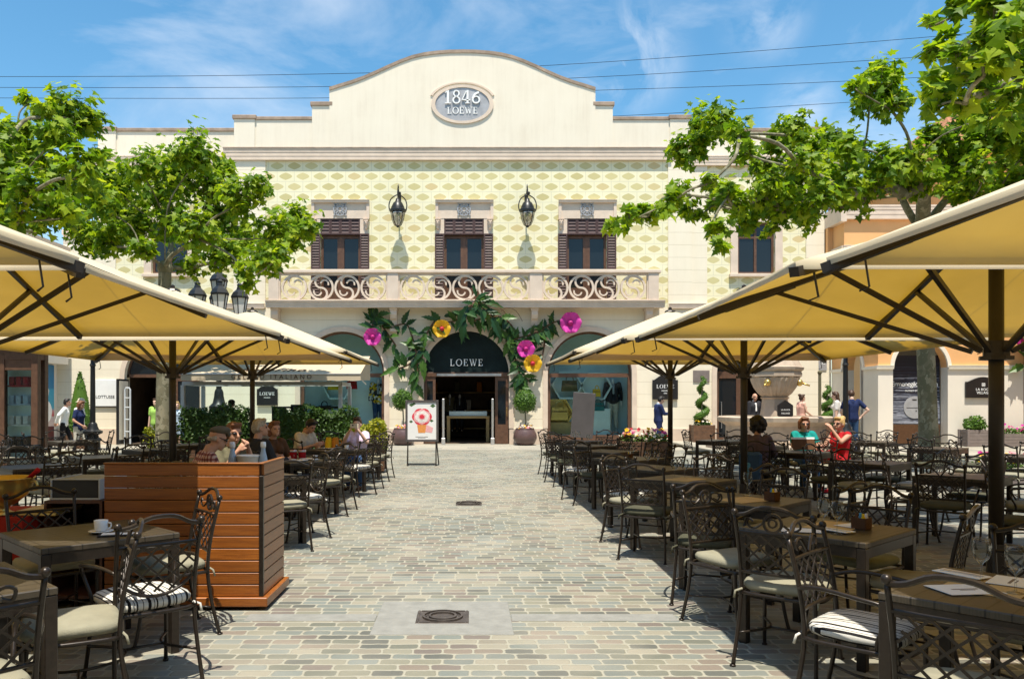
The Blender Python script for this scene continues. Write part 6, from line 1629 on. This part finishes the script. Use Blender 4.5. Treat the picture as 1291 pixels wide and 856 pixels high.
def wires():
    d = 62
    for k, (pts, lab) in enumerate(((((-250,97),(300,95.5),(690,83),(1160,48),(1500,15)), 'thin power line across the sky, topmost of the set'), (((-250,110),(380,110),(750,97.5),(1150,73),(1500,48)), 'thin power line across sky, second from the top'),
                         (((-250,123),(400,124),(760,114),(1060,103),(1500,80)), 'thin power line across sky, third from the top'), (((-250,182),(300,166),(780,146.5),(1060,130),(1500,104)), 'thin power line across sky, lowest of the set'))):
        b = MB(); b.tube(curve_pts([at(x, y, d+k*1.2) for x, y in pts], 8), .019, 5)
        tag(b.build('power_line', M['charcoal']), lab, 'power line', 'power lines over the roof')

# ---------------------------------------------------------------- people
def remesh(mb, voxel, name, mats, parent, smooth_it=2):
    me = mb.build(name, mats[0], mesh_only=True)
    o = link('tmp_body', me); m = o.modifiers.new('r', 'REMESH'); m.mode = 'VOXEL'; m.voxel_size = voxel
    s = o.modifiers.new('s', 'SMOOTH'); s.iterations = smooth_it; s.factor = .5
    bpy.context.view_layer.update()
    out = bpy.data.meshes.new_from_object(o.evaluated_get(bpy.context.evaluated_depsgraph_get()))
    bpy.data.objects.remove(o); bpy.data.meshes.remove(me)
    out.name = name; out.materials.clear()
    for q in mats: out.materials.append(q)
    out.polygons.foreach_set('use_smooth', [True]*len(out.polygons))
    return link(name, out, parent)

def person(loc, rz, label, Ht=1.75, pose='stand', top='navy', legs='jeans', hair='hair_brown', skin='skin', sleeves='short', hairlen='short', woman=False, head_tilt=0.0, head_turn=0.0,
           hands=None, lean=0.0, shoes='brownbag', skirt=False, hat=None, voxel=.012, glasses=False, elbows=None, jacket=None):
    """hands: ((x,y,z) left wrist, right wrist) in the body's own frame, +y ahead; left is -x"""
    s = Ht/1.75; P_ = empty('person', loc, rz, label, 'person')
    V = Vector; sw = (.165 if woman else .185); hw = .088
    if pose == 'sit':
        hipz = .545/s; hip = V((0,-.06,hipz)); seat = True
        kn = [V((-.11,.40,.53/s)), V((.11,.40,.53/s))]; an = [V((-.12,.40,.09)), V((.12,.34,.09))]
    elif pose == 'walk':
        hip = V((0,0,.925)); kn = [V((-.09,.17,.52)), V((.09,-.02,.50))]; an = [V((-.09,.30,.10)), V((.09,-.36,.20))]
    else:
        hip = V((0,0,.945)); kn = [V((-.10,.025,.50)), V((.10,.015,.50))]; an = [V((-.11,-.02,.09)), V((.12,-.02,.09))]
    L = lambda h, f=0: hip+V((0, sin(lean)*h, cos(lean)*h))+V((0,f,0))
    waist, chest, neck = L(.14), L(.34), L(.505)
    sh = [L(.455)+V((-sw,0,0)), L(.455)+V((sw,0,0))]
    hd = neck+V((0, .045+.11*sin(head_tilt+lean*.5), .155*cos(head_tilt*.8)))
    if hands is None:
        if pose == 'walk': hands = ((-.23,-.20,.86),(.23,.24,.92))
        elif pose == 'sit': hands = ((-.17,.34,.78/s),(.17,.34,.78/s))
        else: hands = ((-.24,.03,.80),(.24,.05,.80))
    wr = [V(h) for h in hands]; el = []
    for k in (0, 1):
        a, c = sh[k], wr[k]; sg = -1 if k == 0 else 1
        if elbows: el.append(V(elbows[k])); continue
        mid = (a+c)/2; dd = c-a; l1, l2 = .285, .255
        hgt = sqrt(max(0, ((l1+l2)/2)**2-(dd.length/2)**2)); out = V((sg*.45, -.55, -.7)); out = out-dd.normalized()*out.dot(dd.normalized())
        el.append(mid+out.normalized()*hgt)
    S = lambda v: v*s
    B = MB()
    def cap(mb, a, c, ra, rc): mb.cap(S(a), S(c), ra*s, rc*s, 10)
    # body
    for sg in (-1, 1):
        cap(B, hip+V((sg*.055,0,.02)), waist+V((sg*.045,0,0)), .105, .088 if woman else .098); cap(B, waist+V((sg*.045,0,0)), chest+V((sg*.07,.01,0)), .092, .108)
        cap(B, chest+V((sg*.075,0,0)), sh[0 if sg < 0 else 1]+V((-sg*.03,0,0)), .10, .06)
        if woman: B.sph(S(chest+V((sg*.075,.085,-.01))), .065*s, 10, 8)
    cap(B, L(.45), neck+V((0,.01,.05)), .068, .052); cap(B, neck, hd-V((0,.01,.05)), .052, .05)
    fwd = V((sin(head_turn), cos(head_turn), -sin(head_tilt))).normalized(); rgt = fwd.cross(V((0,0,1))).normalized(); up = rgt.cross(fwd)
    hp = lambda r, f, u: hd+rgt*r+fwd*f+up*u
    B.sph(S(hp(0,-.012,.03)), (.078*s,.088*s,.090*s), 16, 12); B.sph(S(hp(0,.022,-.035)), (.058*s,.062*s,.072*s), 14, 10)
    cap(B, hp(0,.085,.012), hp(0,.104,-.022), .011, .0165); cap(B, hp(-.02,.085,-.062), hp(.02,.085,-.062), .011, .011); B.sph(S(hp(0,.066,-.09)), .024*s, 10, 8)
    cap(B, hp(-.045,.068,.032), hp(.045,.068,.032), .013, .013)
    for sg in (-1, 1): B.sph(S(hp(sg*.078,-.01,-.01)), (.014*s,.024*s,.034*s), 8, 6)
    for k in (0, 1):
        sg = -1 if k == 0 else 1
        cap(B, sh[k], el[k], .052, .040); cap(B, el[k], wr[k], .040, .028)
        f = (wr[k]-el[k]).normalized(); side = V((-sg,0,0)); side = (side-f*side.dot(f)); side = side.normalized() if side.length > .05 else V((0,1,0)); nrm = f.cross(side)
        pal = wr[k]+f*.085
        for o in (-.022, 0, .022): cap(B, wr[k]+f*.01+nrm*o*.6, pal+nrm*o, .019, .0165)
        for j, (o, ln) in enumerate(((-.033,.062),(-.011,.074),(.011,.070),(.033,.055))):
            p0 = pal+nrm*o; p1 = p0+f*ln*.55+side*.012; p2 = p1+f*ln*.35+side*.028; cap(B, p0, p1, .0105, .0098); cap(B, p1, p2, .0098, .0088)
        t0 = wr[k]+f*.03-nrm*.03*1; t1 = t0+f*.035-nrm*.028+side*.012; t2 = t1+f*.032-nrm*.004+side*.014; cap(B, t0, t1, .013, .011); cap(B, t1, t2, .011, .0095)
    for k in (0, 1):
        hj = hip+V((-hw if k == 0 else hw,0,-.02)); cap(B, hj, kn[k], .092, .058); cap(B, kn[k], kn[k].lerp(an[k],.35)-V((0,.012,0)), .056, .058); cap(B, kn[k].lerp(an[k],.35)-V((0,.012,0)), an[k], .056, .038)
        toe = an[k]+V((.0,.15,-.055)); cap(B, an[k]-V((0,.03,.045)), toe, .04, .03)
    remesh(B, voxel, 'body', [M[skin]], P_)
    # shirt or jacket
    T = MB(); e = .026
    def torso(mb, e, low):
        for sg in (-1, 1):
            cap(mb, hip+V((sg*.055,0,low)), waist+V((sg*.05,0,0)), .108+e, .094+e); cap(mb, waist+V((sg*.05,0,0)), chest+V((sg*.07,.01,0)), .094+e, .106+e); cap(mb, chest+V((sg*.075,0,0)), sh[0 if sg < 0 else 1]+V((-sg*.025,0,0)), .10+e*.6, .062+e*.6)
            if woman: mb.sph(S(chest+V((sg*.075,.088,-.01))), (.066+e*.5)*s, 10, 8)
        cap(mb, L(.43), L(.475), .098, .074)
    torso(T, e, -.02 if pose != 'sit' else .02)
    for k in (0, 1):
        if sleeves == 'none': continue
        if sleeves == 'short': cap(T, sh[k], sh[k].lerp(el[k], .62), .070, .064)
        else: cap(T, sh[k], el[k], .072, .060); cap(T, el[k], el[k].lerp(wr[k], .95), .060, .046)
    remesh(T, .014, 'shirt' if not jacket else 'jacket', [M[top]], P_, 3)
    if jacket:                                             # pale shirt front and collar in the opening
        T = MB(); cap(T, L(.20,.115), L(.43,.085), .035, .04); cap(T, L(.455), neck+V((0,.0,.03)), .065, .058); remesh(T, .012, 'shirt', [M[jacket]], P_, 2)
    # trousers or skirt
    T = MB()
    if skirt:
        for sg in (-1, 1): cap(T, hip+V((sg*.05,0,.05)), hip+V((sg*.07,0,-.1)), .115, .125); cap(T, hip+V((sg*.07,0,-.1)), kn[0 if sg < 0 else 1]+V((0,-.02,.12)), .115, .10)
    else:
        for sg in (-1, 1):
            k = 0 if sg < 0 else 1; hj = hip+V((sg*hw,0,-.02))
            cap(T, hip+V((sg*.05,0,.04)), hj, .112, .108); cap(T, hj, kn[k], .104, .073); cap(T, kn[k], an[k]+V((0,0,.02)), .073, .058)
    remesh(T, .014, 'skirt' if skirt else 'trousers', [M[legs]], P_, 3)
    for k in (0, 1):
        T = MB(); a = an[k]; cap(T, a-V((0,.035,.05)), a+V((0,.15,-.058)), .044, .034); cap(T, a-V((0,.035,.05)), a+V((0,-.01,-.02)), .044, .042); o = remesh(T, .012, 'shoe', [M[shoes]], P_, 2)
    # hair
    T = MB()
    if hairlen != 'bald':
        T.sph(S(hp(0,-.022,.045)), (.086*s,.093*s,.090*s), 16, 12); T.sph(S(hp(0,-.055,.0)), (.078*s,.065*s,.085*s), 14, 10)
        for sg in (-1, 1): T.sph(S(hp(sg*.066,-.03,.01)), (.026*s,.05*s,.062*s), 10, 8)
        cap(T, hp(-.04,.045,.105), hp(.04,.045,.105), .030, .030)
        if hairlen == 'long':
            for sg in (-1, 0, 1): cap(T, hp(sg*.055,-.05,.02), hp(sg*.075,-.065,-.20), .05, .04)
        if hairlen == 'bob':
            for sg in (-1, 1): cap(T, hp(sg*.07,-.03,.03), hp(sg*.075,-.02,-.08), .042, .034)
            cap(T, hp(-.03,-.07,-.02), hp(.03,-.07,-.05), .05, .05)
        if hairlen == 'bun': T.sph(S(hp(0,-.10,.10)), .055*s, 10, 8)
        if hairlen == 'curly':
            rr = random.Random(4)
            for _ in range(60):
                d = V((rr.gauss(0,1), rr.gauss(0,1)-.3, rr.gauss(.2,1))).normalized(); T.sph(S(hp(d.x*.12,-.03+d.y*.10,.03+d.z*.13)), .038*s, 8, 6)
    else:
        for sg in (-1, 1): T.sph(S(hp(sg*.072,-.04,-.005)), (.014*s,.042*s,.032*s), 10, 8)
        cap(T, hp(-.05,-.078,-.02), hp(.05,-.078,-.02), .024, .024)
    remesh(T, .012, 'hair', [M[hair]], P_, 1)
    for sg in (-1, 1):
        b = MB(); b.sph(S(hp(sg*.032,.070,.012)), .0115*s, 8, 6); b.build('eye', M['black'], P_, True)
    if glasses:
        b = MB()
        for sg in (-1, 1): c = hp(sg*.034,.088,.01); b.sph(S(c), (.026*s,.009*s,.017*s), 10, 6); b.tube([S(c+rgt*sg*.028), S(hp(sg*.082,-.01,.015))], .004, 4)
        b.build('glasses', M['black'], P_, True)
    if hat == 'flatcap':
        T = MB(); T.sph(S(hp(0,-.005,.095)), (.098*s,.112*s,.048*s), 14, 8); cap(T, hp(-.04,.09,.075), hp(.04,.09,.075), .022, .022); remesh(T, .010, 'cap', [M['cap_tweed']], P_, 1)
    if hat == 'black': T = MB(); T.sph(S(hp(0,-.01,.075)), (.096*s,.10*s,.07*s), 14, 8); cap(T, hp(-.05,.10,.05), hp(.05,.10,.05), .015, .015); remesh(T, .010, 'cap', [M['darkcloth']], P_, 1)
    if hat == 'white': T = MB(); T.sph(S(hp(0,-.01,.085)), (.098*s,.105*s,.07*s), 14, 8); T.lathe([(.10*s,.04*s),(.16*s,.025*s),(.165*s,.032*s),(.10*s,.06*s)], S(hd), 16); remesh(T, .010, 'hat', [M['creamshirt']], P_, 1)
    return P_

def people(tables, C):
    right, left, toward, away = R(-90), R(90), R(180), 0.0
    g = .13
    X = lambda px, d: xat(px, d)
    person((X(99,22.4),22.4,0), right, 'woman in navy blouse and white trousers walking past the left lamp post', 1.66, 'walk', 'navy', 'palepants', 'hair_red', 'skin', 'short', 'bob', True, .25, hands=((-.22,.05,.84),(.20,.20,.98)), shoes='stonepants')
    person((X(100,23.4),23.4,0), right, 'person in pale straw hat and jeans walking behind the navy blouse woman', 1.72, 'walk', 'offwhite', 'jeans', 'hair_blond', 'skin_pale', 'short', 'short', False, .1, hat='white')
    person((X(80,25),25,0), R(-70), 'man in white shirt and black trousers striding behind others at left', 1.74, 'walk', 'white', 'darkcloth', 'hair_black', 'skin', 'long', 'short', hands=((-.20,-.2,.95),(.2,-.18,.95)), lean=.12, shoes='black')
    person((X(197,25.5),25.5,0), R(170), 'person in lime green shirt half hidden by the left tree trunk', 1.72, 'stand', 'greenshirt', 'stonepants', 'hair_brown', 'skin_pale', 'short', 'short')
    person((X(223,25.8),25.8,0), R(-160), 'blonde woman in pale blue dress in the left doorway', 1.62, 'stand', 'paleblue', 'paleblue', 'hair_blond', 'skin_pale', 'none', 'long', True, skirt=True)
    person((X(297,20.9),20.5,0), R(200), 'kiosk worker in black cap and black top bending behind the hedge', 1.68, 'stand', 'darkcloth', 'darkcloth', 'hair_black', 'skin', 'long', 'short', hat='black', head_tilt=.5, lean=.22, hands=((-.14,.32,1.08),(.16,.34,1.08)))
    def seatat(row, i, a, b_, out=.66):
        x, y, r = tables[(row,i)]; n = Vector((a,b_)).normalized(); return x+n.x*out, y+n.y*out, atan2(-n.y,-n.x)-pi/2
    x, y, r = seatat('left aisle row',2,-1,-1,.68); person((x,y,0), r-.25, 'seated man in checked shirt and tweed flat cap at the carafe table', 1.76, 'sit', 'check', 'stonepants', 'hair_grey', 'skin', 'long', 'bald', head_tilt=.35, lean=.32, hat='flatcap', glasses=True, hands=((-.10,.40,.86),(.12,.42,.80)))
    x, y, r = seatat('left aisle row',2,-1,1,.64); person((x,y,0), r, 'seated reddish haired man in dark glasses with hands at his chin', 1.80, 'sit', 'khaki', 'jeans', 'hair_red', 'skin', 'short', 'short', head_tilt=.12, lean=.25, glasses=True, hands=((-.07,.33,1.00),(.06,.33,.98)))
    x, y, r = seatat('left aisle row',3,-1,-1,.66); person((x,y,0), r+.1, 'seated grey haired man in black jacket seen from behind', 1.80, 'sit', 'charcoal', 'jeans', 'hair_grey', 'skin', 'long', 'short', head_turn=.5, lean=.12)
    x, y, r = seatat('left aisle row',3,-1,1,.72); person((x,y,0), r, 'seated person with reddish hair beyond the grey haired man', 1.68, 'sit', 'brownbag', 'darkcloth', 'hair_red', 'skin', 'long', 'bob', True, lean=.15)
    x, y, r = seatat('left aisle row',4,-1,.6,.74); person((x,y,0), r, 'seated black haired man in cream polo looking down at his plate', 1.72, 'sit', 'creamshirt', 'stonepants', 'hair_black', 'skin', 'short', 'short', head_tilt=.75, lean=.28, hands=((-.10,.40,.83),(.12,.40,.83)))
    x, y, r = seatat('left aisle row',4,.45,1,.76); pw = person((x,y,0), R(176), 'seated dark haired woman in pale lilac top holding up a phone', 1.66, 'sit', 'lilac', 'jeans', 'hair_brown', 'skin_pale', 'short', 'bun', True, lean=.05, hands=((-.10,.30,1.10),(.09,.30,1.10)))
    ph = empty('phone', (x-.0, y-.375, 1.15), 0, 'pale phone held up by the seated woman in lilac', 'phone'); b = MB(); b.cbox(-.075,.075,-.005,.005,-.035,.04,.003); b.build('case', M['creamshirt'], ph); b = MB(); b.box2(-.04,-.015,-.007,-.0052,.0,.025); b.build('camera_bump', M['black'], ph)
    person((X(830,27.2),27.2,0), R(-80), 'dark haired man in navy suit jacket looking at his phone by black sign', 1.84, 'walk', 'navy', 'navy', 'hair_black', 'skin_pale', 'long', 'short', head_tilt=.45, hands=((-.14,.34,1.13),(.10,.36,1.13)), jacket='paleblue', shoes='black')
    ph = empty('phone', (X(830,27.2)+.43, 27.15, 1.22), .3, 'small dark phone in hand of the navy suited man', 'phone'); b = MB(); b.cbox(-.004,.004,-.035,.035,-.07,.07,.003); b.build('case', M['black'], ph); b = MB(); b.box2(-.006,-.0041,-.03,.03,-.06,.06); b.build('screen', M['darkglass'], ph)
    person((X(955,26.9),27.2,g), R(190), 'bald man in white shirt and dark jacket standing behind the fountain', 1.78, 'stand', 'charcoal', 'khaki', 'hair_grey', 'skin', 'long', 'bald', jacket='white')
    bg = empty('carrier_bag', (X(968,26.6)+.06, 26.85, .50), 0, 'red carrier bag held by the bald man behind fountain', 'bag'); b = MB(); b.prism([(-.12,0),(.12,0),(.13,.36),(-.13,.36)], -.05, .05); b.build('bag_body', M['red'], bg); b = MB(); b.tube(curve_pts([(-.06,0,.35),(-.03,0,.47),(.03,0,.47),(.06,0,.35)], 4), .006, 4); b.build('handle', M['offwhite'], bg)
    person((X(1010,26.9),26.9,g), R(-80), 'dark haired woman in pale pink sleeveless top by fountain', 1.74, 'stand', 'pinktop', 'pinktop', 'hair_brown', 'skin_pale', 'none', 'bun', True, skirt=True, hands=((-.12,.28,1.02),(.12,.30,1.02)))
    person((X(1074,23.6),23.6,g), R(-8), 'man in navy tee and jeans seen from behind with hand on hip', 1.84, 'stand', 'navy', 'jeans', 'hair_brown', 'skin_pale', 'short', 'short', hands=((-.20,.22,1.02),(.24,-.04,.98)), head_tilt=.3, elbows=((-.30,-.02,1.12),(.40,-.10,1.16)), shoes='charcoal')
    person((X(1056,24.3),24.3,g), R(60), 'woman with long dark hair in white top facing the navy tee man', 1.80, 'stand', 'offwhite', 'stonepants', 'hair_brown', 'skin_pale', 'short', 'long', True, head_tilt=.2)
    # right terrace diners with chairs of their own
    for (px, d, rz, lab, kw) in ((955, 12.75, R(-28), 'seated woman with big dark curly hair seen from behind beside parasol pole', dict(Ht=1.70, top='purplegrey', legs='charcoal', hair='hair_black', sleeves='long', hairlen='curly', woman=True, lean=.12)),
                                 (1014, 14.35, R(172), 'seated person in turquoise tee and sunglasses facing the camera', dict(Ht=1.70, top='teal', legs='jeans', hair='hair_red', hairlen='bob', head_tilt=.15, glasses=True, woman=True, hands=((-.16,.36,.82),(.16,.36,.82)))),
                                 (1057, 14.1, R(118), 'seated fair haired woman in red sleeveless dress with hand at mouth', dict(Ht=1.70, top='red', legs='red', hair='hair_blond', sleeves='none', hairlen='bun', woman=True, skirt=True, skin='skin', glasses=True, hands=((-.06,.26,1.13),(.14,.38,.80)), shoes='red'))):
        x = X(px, d); person((x, d, 0), rz, lab, pose='sit', **kw)
        place('iron_chair', C[('plain','cream')], (x, d-.0, 0), rz, 'iron chair under the %s' % lab[:lab.index(' seen' if ' seen' in lab else ' and' if ' and' in lab else ' in ')].replace('seated ', '')+(' by parasol pole' if 'curly' in lab else ''), 'chair', 'wrought iron chairs round the terrace tables')
    x = X(945,12.45); bp = empty('backpack', (x-.02, 12.35, .46), R(-20), 'dark blue backpack with pale blue panel hanging behind curly haired woman', 'backpack')
    b = MB(); b.cbox(-.17,.17,-.11,.08,-.12,.34,.04); b.build('body', M['jeans'], bp); b = MB(); b.cbox(-.12,.0,-.135,-.1,-.08,.18,.02); b.build('front_pocket', M['bluebag'], bp); b = MB(); b.tube(curve_pts([(-.05,-.02,.33),(-.03,-.02,.42),(.03,-.02,.42),(.05,-.02,.33)], 4), .01, 5); b.build('strap', M['charcoal'], bp)
    mt = empty('menu_holder', (X(1014,13.75), 13.75, .7505), 0, 'open brown menu standing before the turquoise tee diner', 'menu'); b = MB(); b.cbox(-.20,.20,-.004,.004,.0,.22,.002, 0, Matrix.Rotation(R(-20),4,'X')); b.build('cover', M['brownbag'], mt); b = MB(); b.box2(-.205,.205,-.007,-.0045,-.0+.19,.225, 0, Matrix.Rotation(R(-20),4,'X')); b.build('edge', M['offwhite'], mt)
    # shop window dummies
    for px, y, top, legs, lab in ((779, 31.1, 'charcoal', 'stonepants', 'headless mannequin in dark jacket and pale trousers in right shop window'), (473, 31.1, 'floral', 'jeans', 'headless mannequin in yellow floral print jacket in left shop window')):
        mannequin(fx(px), y, .45, top, legs, lab, 1.3)
    for px, lab in ((564, 'yellowish dressed mannequin inside the entrance at left'), (578, 'dark dressed mannequin inside the entrance beside the yellowish one')):
        mannequin(fx(px), 33.6, .35, 'khaki' if px == 564 else 'charcoal', 'charcoal', lab)

def mannequin(x, y, z, top, legs, label, sc=1.0):
    P_ = empty('mannequin', (x, y, z), pi, label, 'mannequin'); P_.scale = (sc,)*3
    B = MB()
    for sg in (-1, 1):
        B.cap((sg*.06,0,.92), (sg*.05,0,1.08), .10, .09); B.cap((sg*.05,0,1.08), (sg*.08,0,1.32), .09, .10); B.cap((sg*.09,0,.90), (sg*.09,.01,.5), .085, .055); B.cap((sg*.09,.01,.5), (sg*.10,0,.06), .055, .035); B.cap((sg*.10,-.03,.04), (sg*.10,.12,.035), .035, .03)
        B.cap((sg*.19,0,1.42), (sg*.25,-.02,1.14), .05, .038); B.cap((sg*.25,-.02,1.14), (sg*.25,.05,.88), .038, .028); B.cap((sg*.25,.05,.88), (sg*.25,.07,.78), .026, .02)
    B.cap((0,0,1.38), (0,0,1.54), .06, .05); remesh(B, .014, 'body', [M['porcelain']], P_)
    T = MB()
    for sg in (-1, 1): T.cap((sg*.07,0,.90), (sg*.06,0,1.1), .125, .115); T.cap((sg*.06,0,1.1), (sg*.09,0,1.33), .115, .118); T.cap((sg*.09,0,1.33), (sg*.18,0,1.42), .11, .07); T.cap((sg*.19,0,1.42), (sg*.255,-.02,1.14), .072, .058); T.cap((sg*.255,-.02,1.14), (sg*.255,.03,.95), .056, .05)
    remesh(T, .016, 'jacket', [M[top]], P_)
    T = MB()
    for sg in (-1, 1): T.cap((sg*.06,0,.95), (sg*.09,0,.86), .115, .11); T.cap((sg*.09,0,.86), (sg*.09,.01,.5), .105, .075); T.cap((sg*.09,.01,.5), (sg*.10,0,.12), .075, .06)
    remesh(T, .016, 'trousers', [M[legs]], P_)
    b = MB(); b.cap((0,.13,1.15), (0,.11,1.40), .03, .035); b.build('shirt_front', M['paleblue'], P_, True)
# ---------------------------------------------------------------- light, sky, camera
def world():
    w = bpy.data.worlds.new('World'); SC.world = w; w.use_nodes = True; t = w.node_tree; t.nodes.clear()
    N = t.nodes.new; Lk = t.links.new
    out = N('ShaderNodeOutputWorld'); bg = N('ShaderNodeBackground'); sky = N('ShaderNodeTexSky'); sky.sky_type = 'NISHITA'; sky.sun_disc = False
    sky.sun_elevation = SUN_EL; sky.sun_rotation = SUN_ROT; sky.air_density = 1.0; sky.dust_density = .6; sky.ozone_density = 1.6; sky.altitude = 50
    tc = N('ShaderNodeTexCoord'); mp = N('ShaderNodeMapping'); mp.inputs['Scale'].default_value = (1.0,1.6,3.2); mp.inputs['Rotation'].default_value = (.25,.5,.3)
    n1 = N('ShaderNodeTexNoise'); n1.inputs['Scale'].default_value = 2.6; n1.inputs['Detail'].default_value = 9; n1.inputs['Roughness'].default_value = .58; n1.inputs['Distortion'].default_value = .5
    n2 = N('ShaderNodeTexNoise'); n2.inputs['Scale'].default_value = 1.1; n2.inputs['Detail'].default_value = 3
    Lk(tc.outputs['Generated'], mp.inputs['Vector']); Lk(mp.outputs[0], n1.inputs['Vector']); Lk(tc.outputs['Generated'], n2.inputs['Vector'])
    r1 = N('ShaderNodeValToRGB'); r1.color_ramp.elements[0].position = .46; r1.color_ramp.elements[1].position = .80; r1.color_ramp.elements[1].color = (.75,.75,.75,1)
    r2 = N('ShaderNodeValToRGB'); r2.color_ramp.elements[0].position = .38; r2.color_ramp.elements[1].position = .62; r2.color_ramp.elements[0].color = (.3,.3,.3,1)
    Lk(n1.outputs['Fac'], r1.inputs[0]); Lk(n2.outputs['Fac'], r2.inputs[0])
    m = N('ShaderNodeMath'); m.operation = 'MULTIPLY'; Lk(r1.outputs[0], m.inputs[0]); Lk(r2.outputs[0], m.inputs[1])
    blob = None
    for (px, py, rad, amt) in ((792,66,.085,.8), (965,22,.06,.55), (745,92,.05,.5), (1010,135,.05,.7), (620,30,.05,.3)):      # small cumulus right of the gable
        v = N('ShaderNodeVectorMath'); v.operation = 'DISTANCE'; nrm = N('ShaderNodeVectorMath'); nrm.operation = 'NORMALIZE'; Lk(tc.outputs['Generated'], nrm.inputs[0]); Lk(nrm.outputs[0], v.inputs[0])
        v.inputs[1].default_value = Vector(((px-CX)/F, 1, (CY-py)/F)).normalized()
        mr = N('ShaderNodeMapRange'); mr.interpolation_type = 'SMOOTHSTEP'; Lk(v.outputs['Value'], mr.inputs[0]); mr.inputs[1].default_value = rad; mr.inputs[2].default_value = 0; mr.inputs[3].default_value = 0; mr.inputs[4].default_value = amt
        if blob is None: blob = mr.outputs[0]
        else: a = N('ShaderNodeMath'); a.operation = 'MAXIMUM'; Lk(blob, a.inputs[0]); Lk(mr.outputs[0], a.inputs[1]); blob = a.outputs[0]
    n3 = N('ShaderNodeTexNoise'); n3.inputs['Scale'].default_value = 11; n3.inputs['Detail'].default_value = 8; n3.inputs['Roughness'].default_value = .6; n3.inputs['Distortion'].default_value = .6; Lk(tc.outputs['Generated'], n3.inputs['Vector'])
    r3 = N('ShaderNodeValToRGB'); r3.color_ramp.elements[0].position = .40; r3.color_ramp.elements[1].position = .66; Lk(n3.outputs['Fac'], r3.inputs[0])
    b2 = N('ShaderNodeMath'); b2.operation = 'MULTIPLY'; Lk(blob, b2.inputs[0]); Lk(r3.outputs[0], b2.inputs[1])
    mm = N('ShaderNodeMath'); mm.operation = 'MAXIMUM'; Lk(m.outputs[0], mm.inputs[0]); Lk(b2.outputs[0], mm.inputs[1]); m = mm
    mx = N('ShaderNodeMix'); mx.data_type = 'RGBA'; Lk(m.outputs[0], mx.inputs[0]); hs = N('ShaderNodeHueSaturation'); hs.inputs['Saturation'].default_value = 1.25; hs.inputs['Hue'].default_value = .485; hs.inputs['Value'].default_value = 1.4; Lk(sky.outputs[0], hs.inputs['Color']); Lk(hs.outputs[0], mx.inputs[6]); mx.inputs[7].default_value = (7.0,7.4,8.0,1)
    Lk(mx.outputs[2], bg.inputs[0]); bg.inputs[1].default_value = SKY; Lk(bg.outputs[0], out.inputs[0])
    sd = Vector((.0,.33,-1)).normalized()
    l = bpy.data.lights.new('sun', 'SUN'); l.energy = SUN; l.angle = R(.5); l.color = (1.0,.93,.81)
    o = link('sun', l); o.rotation_euler = sd.to_track_quat('-Z', 'Y').to_euler(); o.location = (0,-10,30)
SUN_EL = math.atan2(1, hypot(.0,.33)); SUN_ROT = R(180); SUN = 5.0; SKY = .10; EXPO = .56
def camera():
    c = bpy.data.cameras.new('camera'); c.sensor_fit = 'HORIZONTAL'; c.sensor_width = 36; c.lens = 36*F/1291
    c.shift_x = (645.5-CX)/1291; c.shift_y = (CY-428)/1291; c.clip_end = 2000; c.clip_start = .05
    o = link('camera', c, None, (0,0,H)); o.rotation_euler = (pi/2,0,0); SC.camera = o
    v = SC.view_settings; v.view_transform = 'Standard'; v.look = 'None'; v.exposure = EXPO; v.gamma = 1; v.use_curve_mapping = False
    SC.cycles.max_bounces = 8; SC.cycles.diffuse_bounces = 3; SC.cycles.transparent_max_bounces = 16; SC.cycles.caustics_reflective = False; SC.cycles.caustics_refractive = False
    SC.cycles.use_denoising = True; SC.cycles.sample_clamp_indirect = 8

mats(); ground(); main_building(); facade_fittings(); garland(); orange_building(); left_buildings(); opposite_building()
umbrellas(); TABLES, CH = furniture(); tableware(TABLES); station(); trees(); plants()
for px, d, lab, q in ((276, 22.0, 'black cast iron lamp post with five lanterns behind the left hedge', 1.2), (117, 22.6, 'black cast iron lamp post beside the walking woman at left', .62), (1066, 22.2, 'black cast iron lamp post on the right near the navy tee man', .62)): lamp_post(px, d, lab, q)
fountain(); kiosk(); boards(); wires(); people(TABLES, CH); world(); camera()
